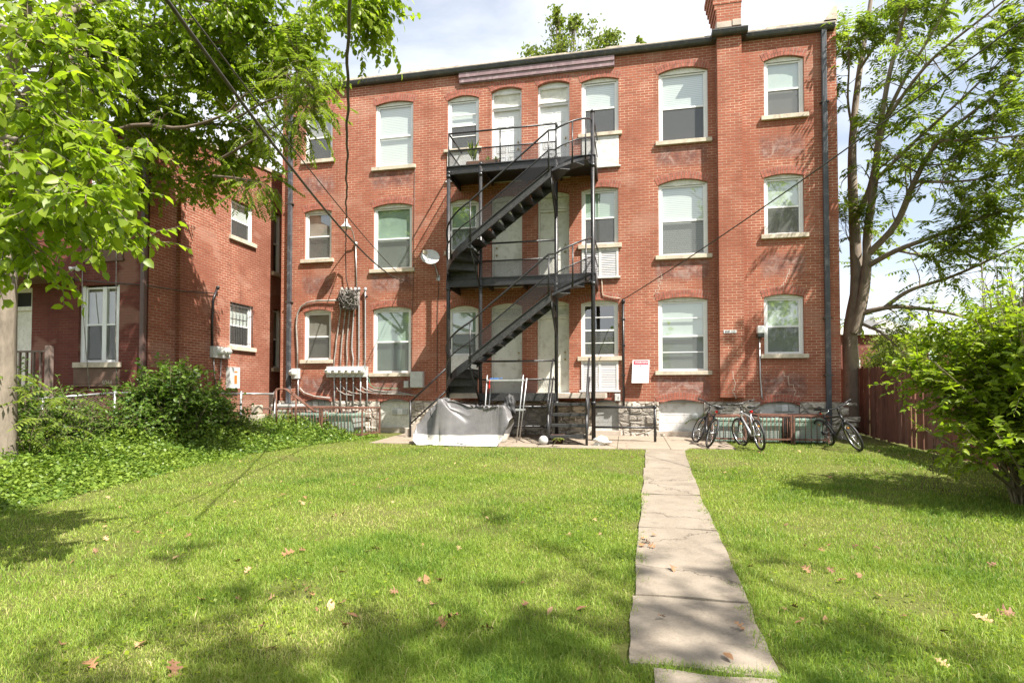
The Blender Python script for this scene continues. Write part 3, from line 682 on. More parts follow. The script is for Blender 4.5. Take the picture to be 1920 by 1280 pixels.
# ================================================================== fire escape
M['mesh_d'] = alpha_mat('dense_wire_mesh', (0.02, 0.02, 0.022), 0.4, 0.03, 0.4, 0.0, 0.25)
M['mesh'] = alpha_mat('diamond_wire_mesh', (0.02, 0.02, 0.022), 0.4, 0.028, 0.4, 0.0, 0.24)
YM = 14.13; YF = 13.27                                   # line of the posts, outer face of the flights
P0, P1, P2, P3 = -4.60, -3.72, -1.73, -0.80              # post positions along the wall
FE = thing('fire_escape', 'black iron fire escape with two zigzag flights and mesh railings on the brick wall', 'fire escape', (-2.7, 14.2, gz(0, 14.2)))
def deck(z, name='platform'):
    d = MB(); x0, x1 = P0 - 0.04, P3 + 0.06
    d.box(x0 + 0.02, x1 - 0.02, YM + 0.02, YW - 0.002, z - 0.035, z)                     # floor plate
    d.box(x0, x1, YM - 0.02, YM + 0.02, z - 0.21, z + 0.012); d.box(x0, x1, YM - 0.055, YM - 0.021, z - 0.015, z + 0.012); d.box(x0, x1, YM - 0.055, YM - 0.021, z - 0.21, z - 0.19)
    d.box(x0 - 0.02, x0 + 0.018, YM - 0.02, YW - 0.002, z - 0.21, z + 0.012); d.box(x1 - 0.018, x1 + 0.02, YM - 0.02, YW - 0.002, z - 0.21, z + 0.012)
    for k in range(1, 4):
        x = x0 + (x1 - x0) * k / 4; d.box(x - 0.03, x + 0.03, YM + 0.021, YW - 0.003, z - 0.13, z - 0.037)
    for x in (P0 + 0.1, P1 - 0.1, P1 + 0.1, P2 - 0.1, P2 + 0.1):                          # bolt heads
        for dz in (-0.05, -0.15): d.lathe([(0.0, 0.012), (0.012, 0.01), (0.014, 0)], (x, YM - 0.021, z + dz), (0, -1, 0), 6)
    return d.build(name, M['iron'], FE)
for z in ZF[1:]: deck(z)
# lower landing: worn concrete slab on the same posts
d = MB(); d.rbox(P0 - 0.02, P3 + 0.3, YM - 0.02, YW - 0.05, ZF[0] - 0.14, ZF[0], 0.015); d.build('landing_slab', M['conc'], FE)
d = MB(); d.box(P1, P2, YM - 0.05, YM - 0.022, ZF[0] - 0.2, ZF[0] - 0.0); d.build('landing_edge', M['iron_worn'], FE)
def post(x, y, ztop, r=0.052):
    d = MB(); zb = gz(x, y) - 0.05; d.tube([(x, y, zb), (x, y, ztop)], r, 14)
    for z in ZF: d.lathe([(r, -0.30), (r + 0.016, -0.295), (r + 0.016, -0.215), (r, -0.21)], (x, y, z), (0, 0, 1), 14)
    d.lathe([(r, 0), (r + 0.01, 0.005), (r + 0.01, 0.05), (r * 0.6, 0.075), (0, 0.08)], (x, y, ztop - 0.03), (0, 0, 1), 14)
    return d.build('post', M['iron'], FE)
post(P0, YM, ZF[2] - 0.15); post(P1, YM, ZF[2] + 0.02, 0.048); post(P2, YM, ZF[2] + 0.02, 0.048); post(P3, YM, ZF[2] + 1.12)
def rail(pts, r=0.024, name='handrail', n=8):
    return MB().tube(pts, r, n).build(name, M['iron'], FE)
def mesh_panel(ptsb, ptst, mt='mesh'):
    d = MB()
    for a, b, c, e in zip(ptsb, ptsb[1:], ptst[1:], ptst): d.quad(a, b, c, e)
    o = d.build('mesh_panel', M[mt], FE)
    # unroll the panel for an even weave
    me = o.data; L0 = 0; uv = me.uv_layers[0].data
    for i, f in enumerate(me.polygons):
        a, b, c, e = (Vector(me.vertices[k].co) for k in f.vertices); w = math.hypot(b.x - a.x, b.y - a.y)
        for li, (x, z) in zip(f.loop_indices, ((L0, a.z), (L0 + w, b.z), (L0 + w, c.z), (L0, e.z))): uv[li].uv = (x, z)
        L0 += w
    return o
def arc_xy(cx, cy, r, a0, a1, n): return [(cx + r * math.cos(R(a0 + (a1 - a0) * i / n)), cy + r * math.sin(R(a0 + (a1 - a0) * i / n))) for i in range(n + 1)]
NR = 15; RS = 3.0 / NR; RAD = YM - YF
def flight(z0):
    """winders at the left, eight straight treads, winders at the right"""
    # straight part
    xa, xb = P1 - 0.06, P2 - 0.06; nst = 8; go = (xb - xa) / nst
    za, zb = z0 + RS * 4, z0 + RS * 12
    st = MB()
    for y0, y1 in ((YF, YF + 0.025), (YM - 0.10, YM - 0.075)):
        q = [(xa - 0.02, y0, za - 0.15), (xb + 0.04, y0, zb - 0.21), (xb + 0.04, y0, zb + 0.02), (xa - 0.02, y0, za + 0.08)]
        st.prism(q, (0, y1 - y0, 0))
    for s_ in (0, 1):                                     # angle flanges on the outer string
        dz0, dz1 = (-0.15, -0.21) if s_ == 0 else (0.06, 0.0)
        st.prism([(xa - 0.02, YF - 0.035, za + dz0), (xb + 0.04, YF - 0.035, zb + dz1), (xb + 0.04, YF - 0.035, zb + dz1 + 0.02), (xa - 0.02, YF - 0.035, za + dz0 + 0.02)], (0, 0.034, 0))
    S = st.build('stair_flight', M['iron_worn'], FE)
    for k in range(nst):
        z = za + RS * k; x = xa + go * k; t = MB()
        t.box(x - 0.02, x + go + 0.012, YF + 0.028, YM - 0.103, z - 0.014, z); t.box(x - 0.02, x - 0.006, YF + 0.028, YM - 0.103, z - 0.075, z - 0.014)
        t.build('tread', M['iron'], S)
    # winders
    def winder(cx, a0, a1, z, out):
        t = MB(); arc = arc_xy(cx, YM, RAD, a0, a1, 4); inn = arc_xy(cx, YM, 0.07, a0, a1, 2)
        pts = [(x, y, z - 0.02) for x, y in arc] + [(x, y, z - 0.02) for x, y in inn[::-1]]
        t.prism(pts, (0, 0, 0.02))
        (x, y), (xi, yi) = (arc[0], inn[0]) if out else (arc[-1], inn[-1])
        t.add([(xi, yi, z - 0.02), (x, y, z - 0.02), (x, y, z - RS), (xi, yi, z - RS)], [(0, 1, 2, 3)])
        (x, y), (xi, yi) = (arc[0], inn[0]) if out else (arc[-1], inn[-1])
        w = t.build('winder_tread', M['iron_worn'], S)
        return w
    for k in range(3):
        winder(P1, 180 + 30 * k, 210 + 30 * k, z0 + RS * (k + 1), True)
    for k in range(3):
        winder(P2, 270 + 30 * k, 270 + 30 * (k + 1), z0 + RS * (12 + k), True)
    # outer strings of the winders
    o = MB(); n = 10
    A = arc_xy(P1, YM, RAD + 0.015, 180, 270, n); zA = [z0 + 0.02 + (za - z0) * i / n for i in range(n + 1)]
    for i in range(n):
        (x, y), (x2, y2) = A[i], A[i + 1]; o.quad((x, y, zA[i] - 0.16), (x2, y2, zA[i + 1] - 0.16), (x2, y2, zA[i + 1] + 0.06), (x, y, zA[i] + 0.06))
    o.build('winder_string', M['iron'], S); o = MB()
    Bc = arc_xy(P2, YM, RAD + 0.015, 270, 360, n); zB = [zb - 0.03 + (z0 + 3.0 - zb) * i / n for i in range(n + 1)]
    for i in range(n):
        (x, y), (x2, y2) = Bc[i], Bc[i + 1]; o.quad((x, y, zB[i] - 0.05), (x2, y2, zB[i + 1] - 0.05), (x2, y2, zB[i + 1] + 0.015), (x, y, zB[i] + 0.015))
    o.build('winder_string', M['iron'], S)
    # railings: top rail, middle rail, balusters, wire mesh
    def path(h, ext=True):
        pts = []
        r0 = RAD + 0.03
        for i, (x, y) in enumerate(arc_xy(P1 - 0.0, YM, r0, 175, 268, 9)): pts.append((x, y, z0 + 0.02 + (za - z0) * i / 9 + h))
        for i in range(1, 5): pts.append((xa + (xb - xa) * i / 4 - 0.01, YF - 0.03, za + (zb - za) * i / 4 + h))
        for i, (x, y) in enumerate(arc_xy(P2, YM, r0, 275, 360, 9)): pts.append((x, y, zb + (z0 + 3.0 - zb) * (i / 9) ** 0.9 + h + 0.02 * math.sin(i / 9 * 3.14)))
        return pts
    top = path(0.92); mid = path(0.44); low = path(0.03)
    rail(top); rail(mid, 0.017, 'middle_rail')
    for i in (0, 5, 9, 13, 17, 20):
        MB().tube([low[i][:2] + (low[i][2] - 0.12,), top[i]], 0.019, 8).build('baluster', M['iron'], FE)
    mesh_panel(low[9:], mid[9:], 'mesh_d')
    # braces down to the posts
    for x0_, z_, x1_, z1_ in ((xa - 0.0, za - 0.16, P1 + 0.0, z0 + 0.1 - 0.35), (xb + 0.03, zb - 0.2, P2, zb - 0.95)):
        MB().tube([(x0_, YF + 0.03, z_), (x1_, YM - 0.04, z1_)], 0.026, 4).build('brace', M['iron_worn'], FE)
        MB().tube([(x0_, YF + 0.03, z_), (x1_, YM - 0.04, z_ - 0.28)], 0.03, 4).build('brace', M['iron_worn'], FE)
flight(ZF[0]); flight(ZF[1])
# platform railings along the posts
def platform_rails(z, x0, x1, post_x):
    rail([(x0, YM, z + 0.90), (x1, YM, z + 0.90), ]); rail([(x0, YM, z + 0.44), (x1, YM, z + 0.44)], 0.02, 'middle_rail')
    for x in post_x: MB().tube([(x, YM, z), (x, YM, z + 0.9)], 0.021, 8).build('baluster', M['iron'], FE)
    mesh_panel([(x0, YM, z + 0.01), (x1, YM, z + 0.01)], [(x0, YM, z + 0.44), (x1, YM, z + 0.44)])
platform_rails(ZF[2], P0, P2, (P0, (P0 + P2) / 2 - 0.03, P2))
rail([(P2, YM, ZF[2] + 0.9), (P2 + 0.03, YM - 0.02, ZF[2] + 0.87), (P2 + 0.03, YM - 0.04, ZF[2] + 0.8)])
platform_rails(ZF[1], P1, P2, ())
for y0, y1 in ((YM, YW - 0.02),):                        # left end of the top platform
    rail([(P0, y0, ZF[2] + 0.9), (P0, y1, ZF[2] + 0.9)]); rail([(P0, y0, ZF[2] + 0.44), (P0, y1, ZF[2] + 0.44)], 0.02, 'middle_rail')
    mesh_panel([(P0, y0, ZF[2]), (P0, y1, ZF[2])], [(P0, y0, ZF[2] + 0.44), (P0, y1, ZF[2] + 0.44)])
for z in ZF[1:]:                                         # right end: raked stay to the wall
    rail([(P3 + 0.02, YM, z + 0.9), (P3 + 0.06, YW - 0.05, z + 0.9)]); rail([(P3 + 0.04, YM, z + 0.44), (P3 + 0.06, YW - 0.05, z + 0.44)], 0.018, 'middle_rail')
    mesh_panel([(P3 + 0.04, YM, z), (P3 + 0.06, YW - 0.05, z)], [(P3 + 0.04, YM, z + 0.44), (P3 + 0.06, YW - 0.05, z + 0.44)])
# lower landing rails and the rails along the area below it
rail([(P1, YM, ZF[0] + 0.82), (P2, YM, ZF[0] + 0.82)]); rail([(P1, YM, ZF[0] + 0.35), (P2, YM, ZF[0] + 0.35)], 0.02, 'middle_rail')
mesh_panel([(P1, YM, ZF[0] + 0.0), (P2, YM, ZF[0] + 0.0)], [(P1, YM, ZF[0] + 0.35), (P2, YM, ZF[0] + 0.35)])

# ------------------------------------------------------------------ entry steps
g0 = gz(-1.3, 13.0)
ES = thing('entry_steps', 'open black iron entry steps with mesh handrails leading up to the door landing', 'steps', (-1.3, 13.6, g0))
X0, X1 = -1.80, -0.90; NT_ = 4; zs = [ZF[0] - (i + 1) * (ZF[0] - g0) / (NT_ + 1) for i in range(NT_)]
for i, z in enumerate(zs):
    y0 = YM - 0.03 - 0.255 * (i + 1); t = MB()
    t.rbox(X0 + 0.03, X1 - 0.03, y0, y0 + 0.285, z - 0.028, z, 0.006); t.rbox(X0 + 0.03, X1 - 0.03, y0, y0 + 0.02, z - 0.07, z - 0.027, 0.005)
    t.build('tread', M['iron_worn'], ES)
ye = YM - 0.03 - 0.255 * NT_
for x in (X0, X1):
    s = MB(); s.prism([(x - 0.012, YM - 0.03, ZF[0] - 0.22), (x - 0.012, ye, zs[-1] - 0.26), (x - 0.012, ye, zs[-1] - 0.02), (x - 0.012, YM - 0.03, ZF[0] - 0.0)], (0.024, 0, 0)); s.build('stringer', M['iron'], ES)
    b = MB(); b.tube([(x, ye - 0.02, g0 - 0.05), (x, ye - 0.02, zs[-1] + 0.50)], 0.03, 10); b.build('newel_post', M['iron'], ES)
    h = MB(); h.tube([(x, YM - 0.06, ZF[0] + 0.86), (x, YM - 0.3, ZF[0] + 0.72), (x, ye - 0.02, zs[-1] + 0.86), (x, ye - 0.07, zs[-1] + 0.80), (x, ye - 0.05, zs[-1] + 0.50)], 0.023, 8); h.build('handrail', M['iron'], ES)
    h = MB(); h.tube([(x, YM - 0.06, ZF[0] + 0.40), (x, ye - 0.02, zs[-1] + 0.42)], 0.019, 8); h.build('middle_rail', M['iron'], ES)
    mm = MB(); mm.quad((x, YM - 0.06, ZF[0] - 0.02), (x, ye, zs[-1] - 0.02), (x, ye, zs[-1] + 0.42), (x, YM - 0.06, ZF[0] + 0.40)); mm.build('mesh_panel', M['mesh'], ES)

# ------------------------------------------------------------------ side steps down to the left
SS = thing('side_steps', 'concrete side steps with two sloping black handrails going down beside the covered motorcycle', 'steps', (-5.2, 14.2, gz(-5, 14.2)))
gs = gz(-5, 14.5); d = MB(); n = 5
for i in range(n):
    z = ZF[0] - (ZF[0] - gs) * (i + 1) / (n + 1); x = P0 - 0.03 - 0.23 * (i + 1); d.rbox(x, x + 0.2295, YM + 0.12, YW - 0.02, gs - 0.1, z, 0.01)
d.build('step_block', M['conc'], SS)
d = MB(); d.prism([(P0 - 0.03, YM + 0.02, gs - 0.1), (P0 - 0.03, YM + 0.02, ZF[0] - 0.02), (P0 - 1.2, YM + 0.02, gs + 0.15), (P0 - 1.2, YM + 0.02, gs - 0.1)], (0, 0.095, 0)); d.build('cheek_wall', M['conc'], SS)
xl = P0 - 1.05
for h0, h1, r in ((0.70, 0.86, 0.024), (0.10, 0.28, 0.022)):
    MB().tube([(P0 - 0.0, YM - 0.0, ZF[0] + h0), (xl, YM - 0.0, gs + 0.08 + h1)], r, 8).build('handrail', M['iron'], SS)
MB().tube([(xl, YM, gs - 0.05), (xl, YM, gs + 0.97)], 0.03, 8).build('post', M['iron'], SS)

# ------------------------------------------------------------------ pipe railing along the basement areaway, with wire mesh
AR = thing('area_railing', 'low black pipe railing filled with wire mesh along the stone foundation right of the steps', 'railing', (0.2, 13.9, gz(0, 13.9)))
ga = gz(0, 13.95); yr = 13.98; xr1 = onY(1228, 765, yr).x
def arail(x0, x1, root, ends):
    for z, r in ((onY(1170, 763, yr).z, 0.03), (onY(1170, 801, yr).z, 0.026)): MB().tube([(x0, yr, z), (x1, yr, z)], r, 8).build('rail', M['iron'], root)
    z0, z1 = onY(1170, 801, yr).z, onY(1170, 763, yr).z
    mm = MB(); mm.quad((x0, yr, z0), (x1, yr, z0), (x1, yr, z1), (x0, yr, z1)); mm.build('mesh_panel', M['mesh'], root)
    for x in ends:
        p = MB(); p.tube([(x, yr, ga - 0.05), (x, yr, z1 + 0.03)], 0.032, 10); p.lathe([(0.036, -0.03), (0.044, -0.02), (0.044, 0.03), (0.02, 0.05), (0, 0.052)], (x, yr, z1), (0, 0, 1), 10); p.build('post', M['iron'], root)
arail(P3 + 0.05, xr1, AR, (xr1,))
AR2 = thing('area_railing', 'black pipe railing under the door landing, between the covered motorcycle and the entry steps', 'railing', (-2.8, 13.9, gz(0, 13.9)))
arail(P1 + 0.05, X0 - 0.08, AR2, (P1 + 0.06, X0 - 0.1))
# ================================================================== things fixed to the wall
def W3(px, py, w=0.0):
    p = onY(px, py, YW - w); return Vector((p.x, YW - w, p.z))
# warning sign, hanging a little out from the wall at the foot
a, b = W3(1187.5, 675), W3(1220, 675); z1, z0 = a.z, W3(1203, 718).z
M['signwhite'] = paint('sign_plastic', (0.60, 0.60, 0.60), 0.4, var=0.05, nscale=4, bump=0)
SG = thing('warning_sign', 'white plastic sign with a red WARNING band hanging on the brick wall', 'sign', (a.x, YW - 0.03, z0))
sg = MB(); wd = b.x - a.x - 0.01; xl_ = a.x - 0.02
tilt = lambda u, v, w: (xl_ + u + (1 - v / (z1 - z0)) * -0.03, YW - 0.035 - (1 - v / (z1 - z0)) * 0.12 - w, z0 + v)
sg = MB(tilt); sg.box(0, wd, 0, z1 - z0, 0, 0.006); sg.build('sign_board', M['signwhite'], SG)
H = z1 - z0; sg = MB(tilt); sg.box(0.03, wd - 0.025, H - 0.125, H - 0.02, 0.0065, 0.008); rb = sg.build('red_band', M['redink'], SG)
def sign_text(s, size, u, v, mat, xs=1.0):
    p = Vector(tilt(u, v, 0.0095)); o = text_mesh('lettering', s, size, Vector((0, 0, 0)), rb, mat, 0.0006, False, xs)
    o.location = Vector(p) - SG.location * 0 - Vector((0, 0.0, 0)); o.rotation_euler = (-math.atan2(0.12, H) * 1.0, 0, 0)
    return o
sign_text('WARNING', 0.072, 0.065, H - 0.092, M['vinyl'], 1.05)
for i, (u, ln) in enumerate(((0.05, 0.42), (0.13, 0.22), (0.04, 0.41), (0.04, 0.42), (0.04, 0.15), (0.27, 0.14))):
    v = H - 0.175 - i * 0.034 if i < 5 else H - 0.175 - 4 * 0.034
    q = MB(tilt); x = u
    while x < u + ln:
        l = rnd.uniform(0.012, 0.04); q.box(x, min(x + l, u + ln), v, v + 0.008, 0.0065, 0.0075); x += l + 0.008
    q.build('small_print', M['pinkink'], SG)
q = MB(tilt); q.lathe([(0, 0.012), (0.012, 0.008), (0.014, 0)], (wd / 2, H - 0.15, 0.006), (0, 0, 1), 10); q.build('bolt', M['dark'], SG)

# white box lamp on its conduit
p = W3(1424, 622); LB = thing('wall_box_light', 'white box light on a thin grey conduit beside the lowest right window', 'wall light', (p.x, YW, p.z))
d = MB(); zt, zm, zb = W3(1424, 612).z, W3(1424, 626).z, W3(1424, 633).z
d.rbox(p.x - 0.085, p.x + 0.085, YW - 0.19, YW - 0.02, zm, zt, 0.02); d.build('diffuser', M['vinyl'], LB)
d = MB(); d.rbox(p.x - 0.08, p.x + 0.08, YW - 0.18, YW - 0.001, zb, zm - 0.001, 0.015); d.build('base', M['gutter'], LB)
d = MB(); d.tube([(p.x - 0.01, YW - 0.03, zb), (p.x + 0.0, YW - 0.03, zb - 1.0), (p.x + 0.03, YW - 0.03, W3(1427, 742).z), (p.x + 0.05, YW - 0.05, W3(1427, 748).z)], 0.018, 8); d.build('conduit', M['galv'], LB)
# black conduit with its crooked thin pipe
p = W3(1168.5, 565); CP = thing('wall_conduit', 'black vertical pipe on the brick wall between the louvred panel and the warning sign', 'pipe', (p.x, YW, ZB))
d = MB(); d.tube([(p.x, YW - 0.04, p.z), (p.x, YW - 0.04, ZB - 0.1)], 0.03, 8); d.lathe([(0.03, -0.06), (0.05, -0.05), (0.05, 0.04), (0.0, 0.07)], (p.x, YW - 0.04, p.z), (0, 0, 1), 10)
for z in (p.z - 0.5, p.z - 1.2, p.z - 2.0): d.box(p.x - 0.05, p.x + 0.05, YW - 0.075, YW - 0.001, z, z + 0.03)
d.build('conduit', M['iron'], CP)
d = MB(); d.tube([W3(1163, 559, .03), W3(1145, 557, .03), W3(1130, 553, .03), W3(1129, 540, .03), W3(1128, 520, .03)], 0.011, 6); d.build('branch_pipe', M['lime'], CP)
# small grey box at the foundation, utility boxes left of the stairs
def ubox(name, label, x0, x1, y0, y1, dep, mat, grp=None):
    a, b = W3(x0, y1), W3(x1, y0); T_ = thing(name, label, 'utility box', ((a.x + b.x) / 2, YW, a.z), grp)
    d = MB(); d.rbox(a.x, b.x, YW - dep, YW - 0.002, a.z, b.z, 0.008); d.build('box', mat, T_)
    e = MB(); e.rbox(a.x + 0.012, b.x - 0.012, YW - dep - 0.012, YW - dep - 0.001, a.z + 0.012, b.z - 0.012, 0.004); c = e.build('cover', mat, T_)
    h = MB(); h.box(b.x - 0.05, b.x - 0.035, YW - dep - 0.024, YW - dep - 0.013, (a.z + b.z) / 2 - 0.03, (a.z + b.z) / 2 + 0.03); h.build('latch', M['galv'], c)
    return T_
ubox('utility_box', 'small grey junction box low on the wall above the pipe railing', 1152.5, 1163, 738, 751.5, 0.10, M['greybox'])
ubox('utility_box', 'large pale grey utility cabinet on the wall right of the electric meters', 772, 796, 696.5, 726.5, 0.14, M['greybox'])
ubox('utility_box', 'small pale grey box just left of the large utility cabinet', 759, 767.5, 714, 727, 0.09, M['greybox'])
# meters
M['meterglass'] = paint('meter_glass_dome', (0.62, 0.62, 0.56), 0.15, var=0.1, nscale=30, bump=0)
M['meterface'] = paint('meter_face', (0.10, 0.10, 0.09), 0.4, nscale=30)
def meter(parent, x, z, y, r=0.083):
    d = MB(); d.lathe([(r + 0.012, 0), (r + 0.012, 0.05), (r, 0.055), (r * 0.97, 0.12), (r * 0.8, 0.15), (0, 0.16)], (x, y, z), (0, -1, 0), 18); m = d.build('meter', M['meterglass'], parent)
    e = MB(); e.box(x - r * 0.55, x + r * 0.55, y - 0.163, y - 0.1585, z + 0.005, z + r * 0.4); e.build('dial', M['meterface'], m)
    e = MB(); e.box(x - r * 0.5, x + r * 0.5, y - 0.162, y - 0.154, z - r * 0.5, z - r * 0.25); e.build('name_plate', M['brass'], m)
a, b = W3(615.5, 707.5), W3(691, 686.5); MK = thing('electric_meter_bank', 'row of six round electric meters in one grey box under a bundle of conduits', 'electric meters', ((a.x + b.x) / 2, YW, a.z))
d = MB(); d.rbox(a.x, b.x, YW - 0.13, YW - 0.002, a.z, b.z, 0.01); d.build('meter_box', M['greybox'], MK)
top_x = [641, 650, 658, 666, 673, 685]; bot_x = [626, 638, 650, 661.5, 672, 684]
for i in range(6):
    p = W3(621 + i * 12.3, 698.5); meter(MK, p.x, p.z + 0.03, YW - 0.13)
    l = MB(); l.tube([(p.x + 0.07, YW - 0.135, a.z + 0.12), (p.x + 0.0, YW - 0.15, a.z + 0.02)], 0.012, 6); l.build('hasp', M['galv'], MK)
    s = top_x[i]; t = bot_x[i]; yt = 541
    pts = [W3(s, yt + 4, .07), W3(s, 560, .06)]
    if i < 4: pts += [W3(s - 3, 590, .05), W3(s - 6 - (3 - i) * 1.5, 640, .05), W3((s + t) / 2 - 4, 655, .05), W3(t + 1, 672, .05), W3(t, 688, .06)]
    else: pts += [W3(s, 640, .05), W3(t + 1, 670, .05), W3(t, 688, .06)]
    c = MB(); c.tube(pts, 0.021, 8); c.lathe([(0.02, -0.03), (0.045, 0.0), (0.05, 0.06), (0.02, 0.10), (0, 0.105)], pts[0], (0, 0, 1), 10); c.build('conduit', M['cable_g'] if i < 3 else M['galv'], MK)
    t2 = [627, 638.5, 650, 662.5, 676, 688.5][i]
    c = MB(); c.tube([W3(t2, 707, .06), W3(t2, 735, .05), W3(t2, 764, .06)], 0.022, 8); c.lathe([(0.022, 0), (0.034, -0.005), (0.034, -0.05), (0.022, -0.055)], W3(t2, 708, .06), (0, 0, 1), 10); c.build('drop_conduit', M['galv'], MK)
for k, (x0, y0, x1, y1) in enumerate(((628, 722, 662, 741), (640, 722, 676, 738), (664, 724, 700, 737), (677, 725, 720, 735), (690, 727, 745, 734.5))):
    c = MB(); c.tube([W3(x0, y0, .06), W3(x0 + (x1 - x0) * .2, y0 + (y1 - y0) * .55, .07), W3(x0 + (x1 - x0) * .55, y0 + (y1 - y0) * .9, .06), W3(x1, y1, .05), W3(785 if k > 1 else x1 + 2, 739 + k if k > 1 else y1 + 1, .05)], 0.018, 7); c.build('feed_pipe', M['cable_g'], MK)
c = MB(); c.tube([W3(691, 706, .05), W3(694, 720, .05), W3(702, 727, .04), W3(746, 728, .03)], 0.006, 5); M['greenwire'] = paint('green_wire', (0.06, 0.30, 0.16), 0.5, nscale=9); c.build('ground_wire', M['greenwire'], MK)
# tangle of service wires
p = W3(655, 560); TG = thing('service_wire_tangle', 'dense tangle of grey and black service wires where the conduits top out', 'wires', (p.x, YW, p.z))
for nm, mt, cnt, rr in (('grey_wires', 'cable_g', 34, 0.009), ('black_wires', 'cable', 26, 0.012)):
    d = MB()
    for i in range(cnt):
        x0 = rnd.uniform(638, 676); q = [W3(x0, rnd.uniform(541, 552), rnd.uniform(.05, .2))]
        for k in range(5): q.append(W3(rnd.uniform(634, 674), rnd.uniform(544, 580), rnd.uniform(.05, .3)))
        # smooth the loop
        pts = []
        for j in range(len(q) - 1):
            for t in (0, .33, .66): pts.append(q[j].lerp(q[j + 1], t) + Vector((0, -0.03 * math.sin(t * 3.1), -0.05 * math.sin(t * 3.1))))
        d.tube(pts, rr, 5, cap=False)
    d.build(nm, M[mt], TG)
for x, y in ((636, 556), (640, 566), (633, 562), (642, 552), (688, 556), (660, 578), (668, 566)):
    d = MB(); q = W3(x, y, .06); d.lathe([(0, 0.05), (0.03, 0.04), (0.02, 0.02), (0.032, 0.0), (0.0, -0.02)], q, (0, -1, 0.4), 8); d.build('insulator', M['iron'], TG)
# single meter at the corner with its looping conduit
a, b = W3(550, 710), W3(563.5, 691); SM = thing('electric_meter', 'single round electric meter by the left downspout with a conduit arching over the small window', 'electric meter', ((a.x + b.x) / 2, YW, a.z))
d = MB(); d.rbox(a.x, b.x, YW - 0.12, YW - 0.002, a.z, b.z, 0.01); d.build('meter_box', M['greybox'], SM); q = W3(554.5, 700.5); meter(SM, q.x, q.z + 0.02, YW - 0.12, 0.09)
d = MB(); d.tube([W3(558, 691, .05), W3(557.5, 650, .05), W3(555.5, 610, .05), W3(557.5, 588, .05), W3(564, 575, .05), W3(576, 567, .05), W3(595, 563.5, .05), W3(636, 563, .06)], 0.025, 8); d.build('loop_conduit', M['cable_g'], SM)
d = MB(); d.tube([W3(559, 710, .05), W3(559, 750, .05)], 0.024, 8); d.build('drop_conduit', M['galv'], SM)
d = MB(); d.tube([W3(562, 727, .05), W3(570, 736, .05), W3(590, 743, .05), W3(619, 746, .05)], 0.024, 8); d.build('feed_pipe', M['cable_g'], SM)
# gooseneck barn lamp
m0 = W3(667, 457, 0.03); hd = Vector((wx(652, 424), YW - 0.62, 0)); hz = onY(648.5, 414, YW - 0.62).z; hd = Vector((onY(648.5, 420, YW - 0.62).x, YW - 0.62, hz))
GL = thing('gooseneck_wall_lamp', 'white bell shaded gooseneck lamp reaching out from the wall between the two left window columns', 'wall lamp', (m0.x, YW, m0.z))
d = MB(); d.tube([m0, m0 + Vector((0, -0.06, 0.03)), m0.lerp(hd, 0.3) + Vector((0, 0, 0.14)), m0.lerp(hd, 0.65) + Vector((0, 0, 0.10)), hd], 0.018, 8); d.lathe([(0, 0.05), (0.045, 0.04), (0.06, 0.0), (0.06, -0.03), (0, -0.04)], m0, (0, -1, 0), 12); d.build('arm', M['galv'], GL)
d = MB(); d.lathe([(0.0, 0.06), (0.035, 0.055), (0.042, 0.0), (0.045, -0.06), (0.075, -0.11), (0.14, -0.17), (0.175, -0.20), (0.17, -0.205), (0.13, -0.172), (0.06, -0.11), (0.03, -0.05)], hd, (0, 0, 1), 24); d.build('shade', M['vinyl'], GL)
d = MB(); d.lathe([(0, -0.05), (0.03, -0.08), (0.045, -0.13), (0.03, -0.165), (0, -0.175)], hd, (0, 0, 1), 12); d.build('bulb', M['vinyl'], GL)
d = MB(); d.tube([m0 + Vector((0, 0.0, -0.05)), W3(668, 500, .03), W3(669, 545, .04)], 0.016, 6); d.build('conduit', M['galv'], GL)
# satellite dish
m0 = W3(822, 520, 0.0); c0 = onY(806.5, 484, YW - 0.42)
SD = thing('satellite_dish', 'grey satellite dish on a bent arm fixed to the brick left of the fire escape', 'satellite dish', (m0.x, YW, m0.z))
ax = Vector((0.30, -0.78, 0.45)).normalized(); d = MB(); prof = [(0.0, 0.0)] + [(0.255 * i / 7, 0.055 * (i / 7) ** 2) for i in range(1, 8)] + [(0.265, 0.06), (0.262, 0.068), (0.25, 0.064)] + [(0.25 * i / 7, 0.055 * (i / 7) ** 2 + 0.006) for i in range(6, 0, -1)] + [(0, 0.006)]
d.lathe(prof, c0, ax, 28); d.build('dish', M['greybox'], SD)
lnb = c0 + ax * 0.26 + Vector((-0.13, -0.02, -0.02)); low_ = c0 + Vector((0.02, -0.02, -0.24))
d = MB(); d.tube([c0 + Vector((0.02, 0.05, -0.05)), low_ + Vector((0.05, 0.05, 0.0)), low_.lerp(lnb, 0.55), lnb], 0.016, 8); d.build('feed_arm', M['galv'], SD)
d = MB(); d.rbox(lnb.x - 0.07, lnb.x + 0.05, lnb.y - 0.05, lnb.y + 0.05, lnb.z - 0.04, lnb.z + 0.06, 0.015); d.build('receiver', M['lime'], SD)
d = MB(); d.tube([c0 + Vector((0.0, 0.03, 0)), c0 + Vector((0.10, 0.12, -0.18)), m0 + Vector((0, -0.08, 0.1)), m0 + Vector((0, -0.01, 0))], 0.022, 8); d.rbox(m0.x - 0.05, m0.x + 0.05, YW - 0.012, YW - 0.001, m0.z - 0.1, m0.z + 0.06, 0.003); d.build('mast', M['galv'], SD)
d = MB(); d.tube([c0 + Vector((0.1, 0.1, -0.2)), m0 + Vector((0.02, -0.03, -0.2)), W3(820, 600, .015), W3(819, 735, .015)], 0.008, 5); d.build('cable', M['cable'], SD)

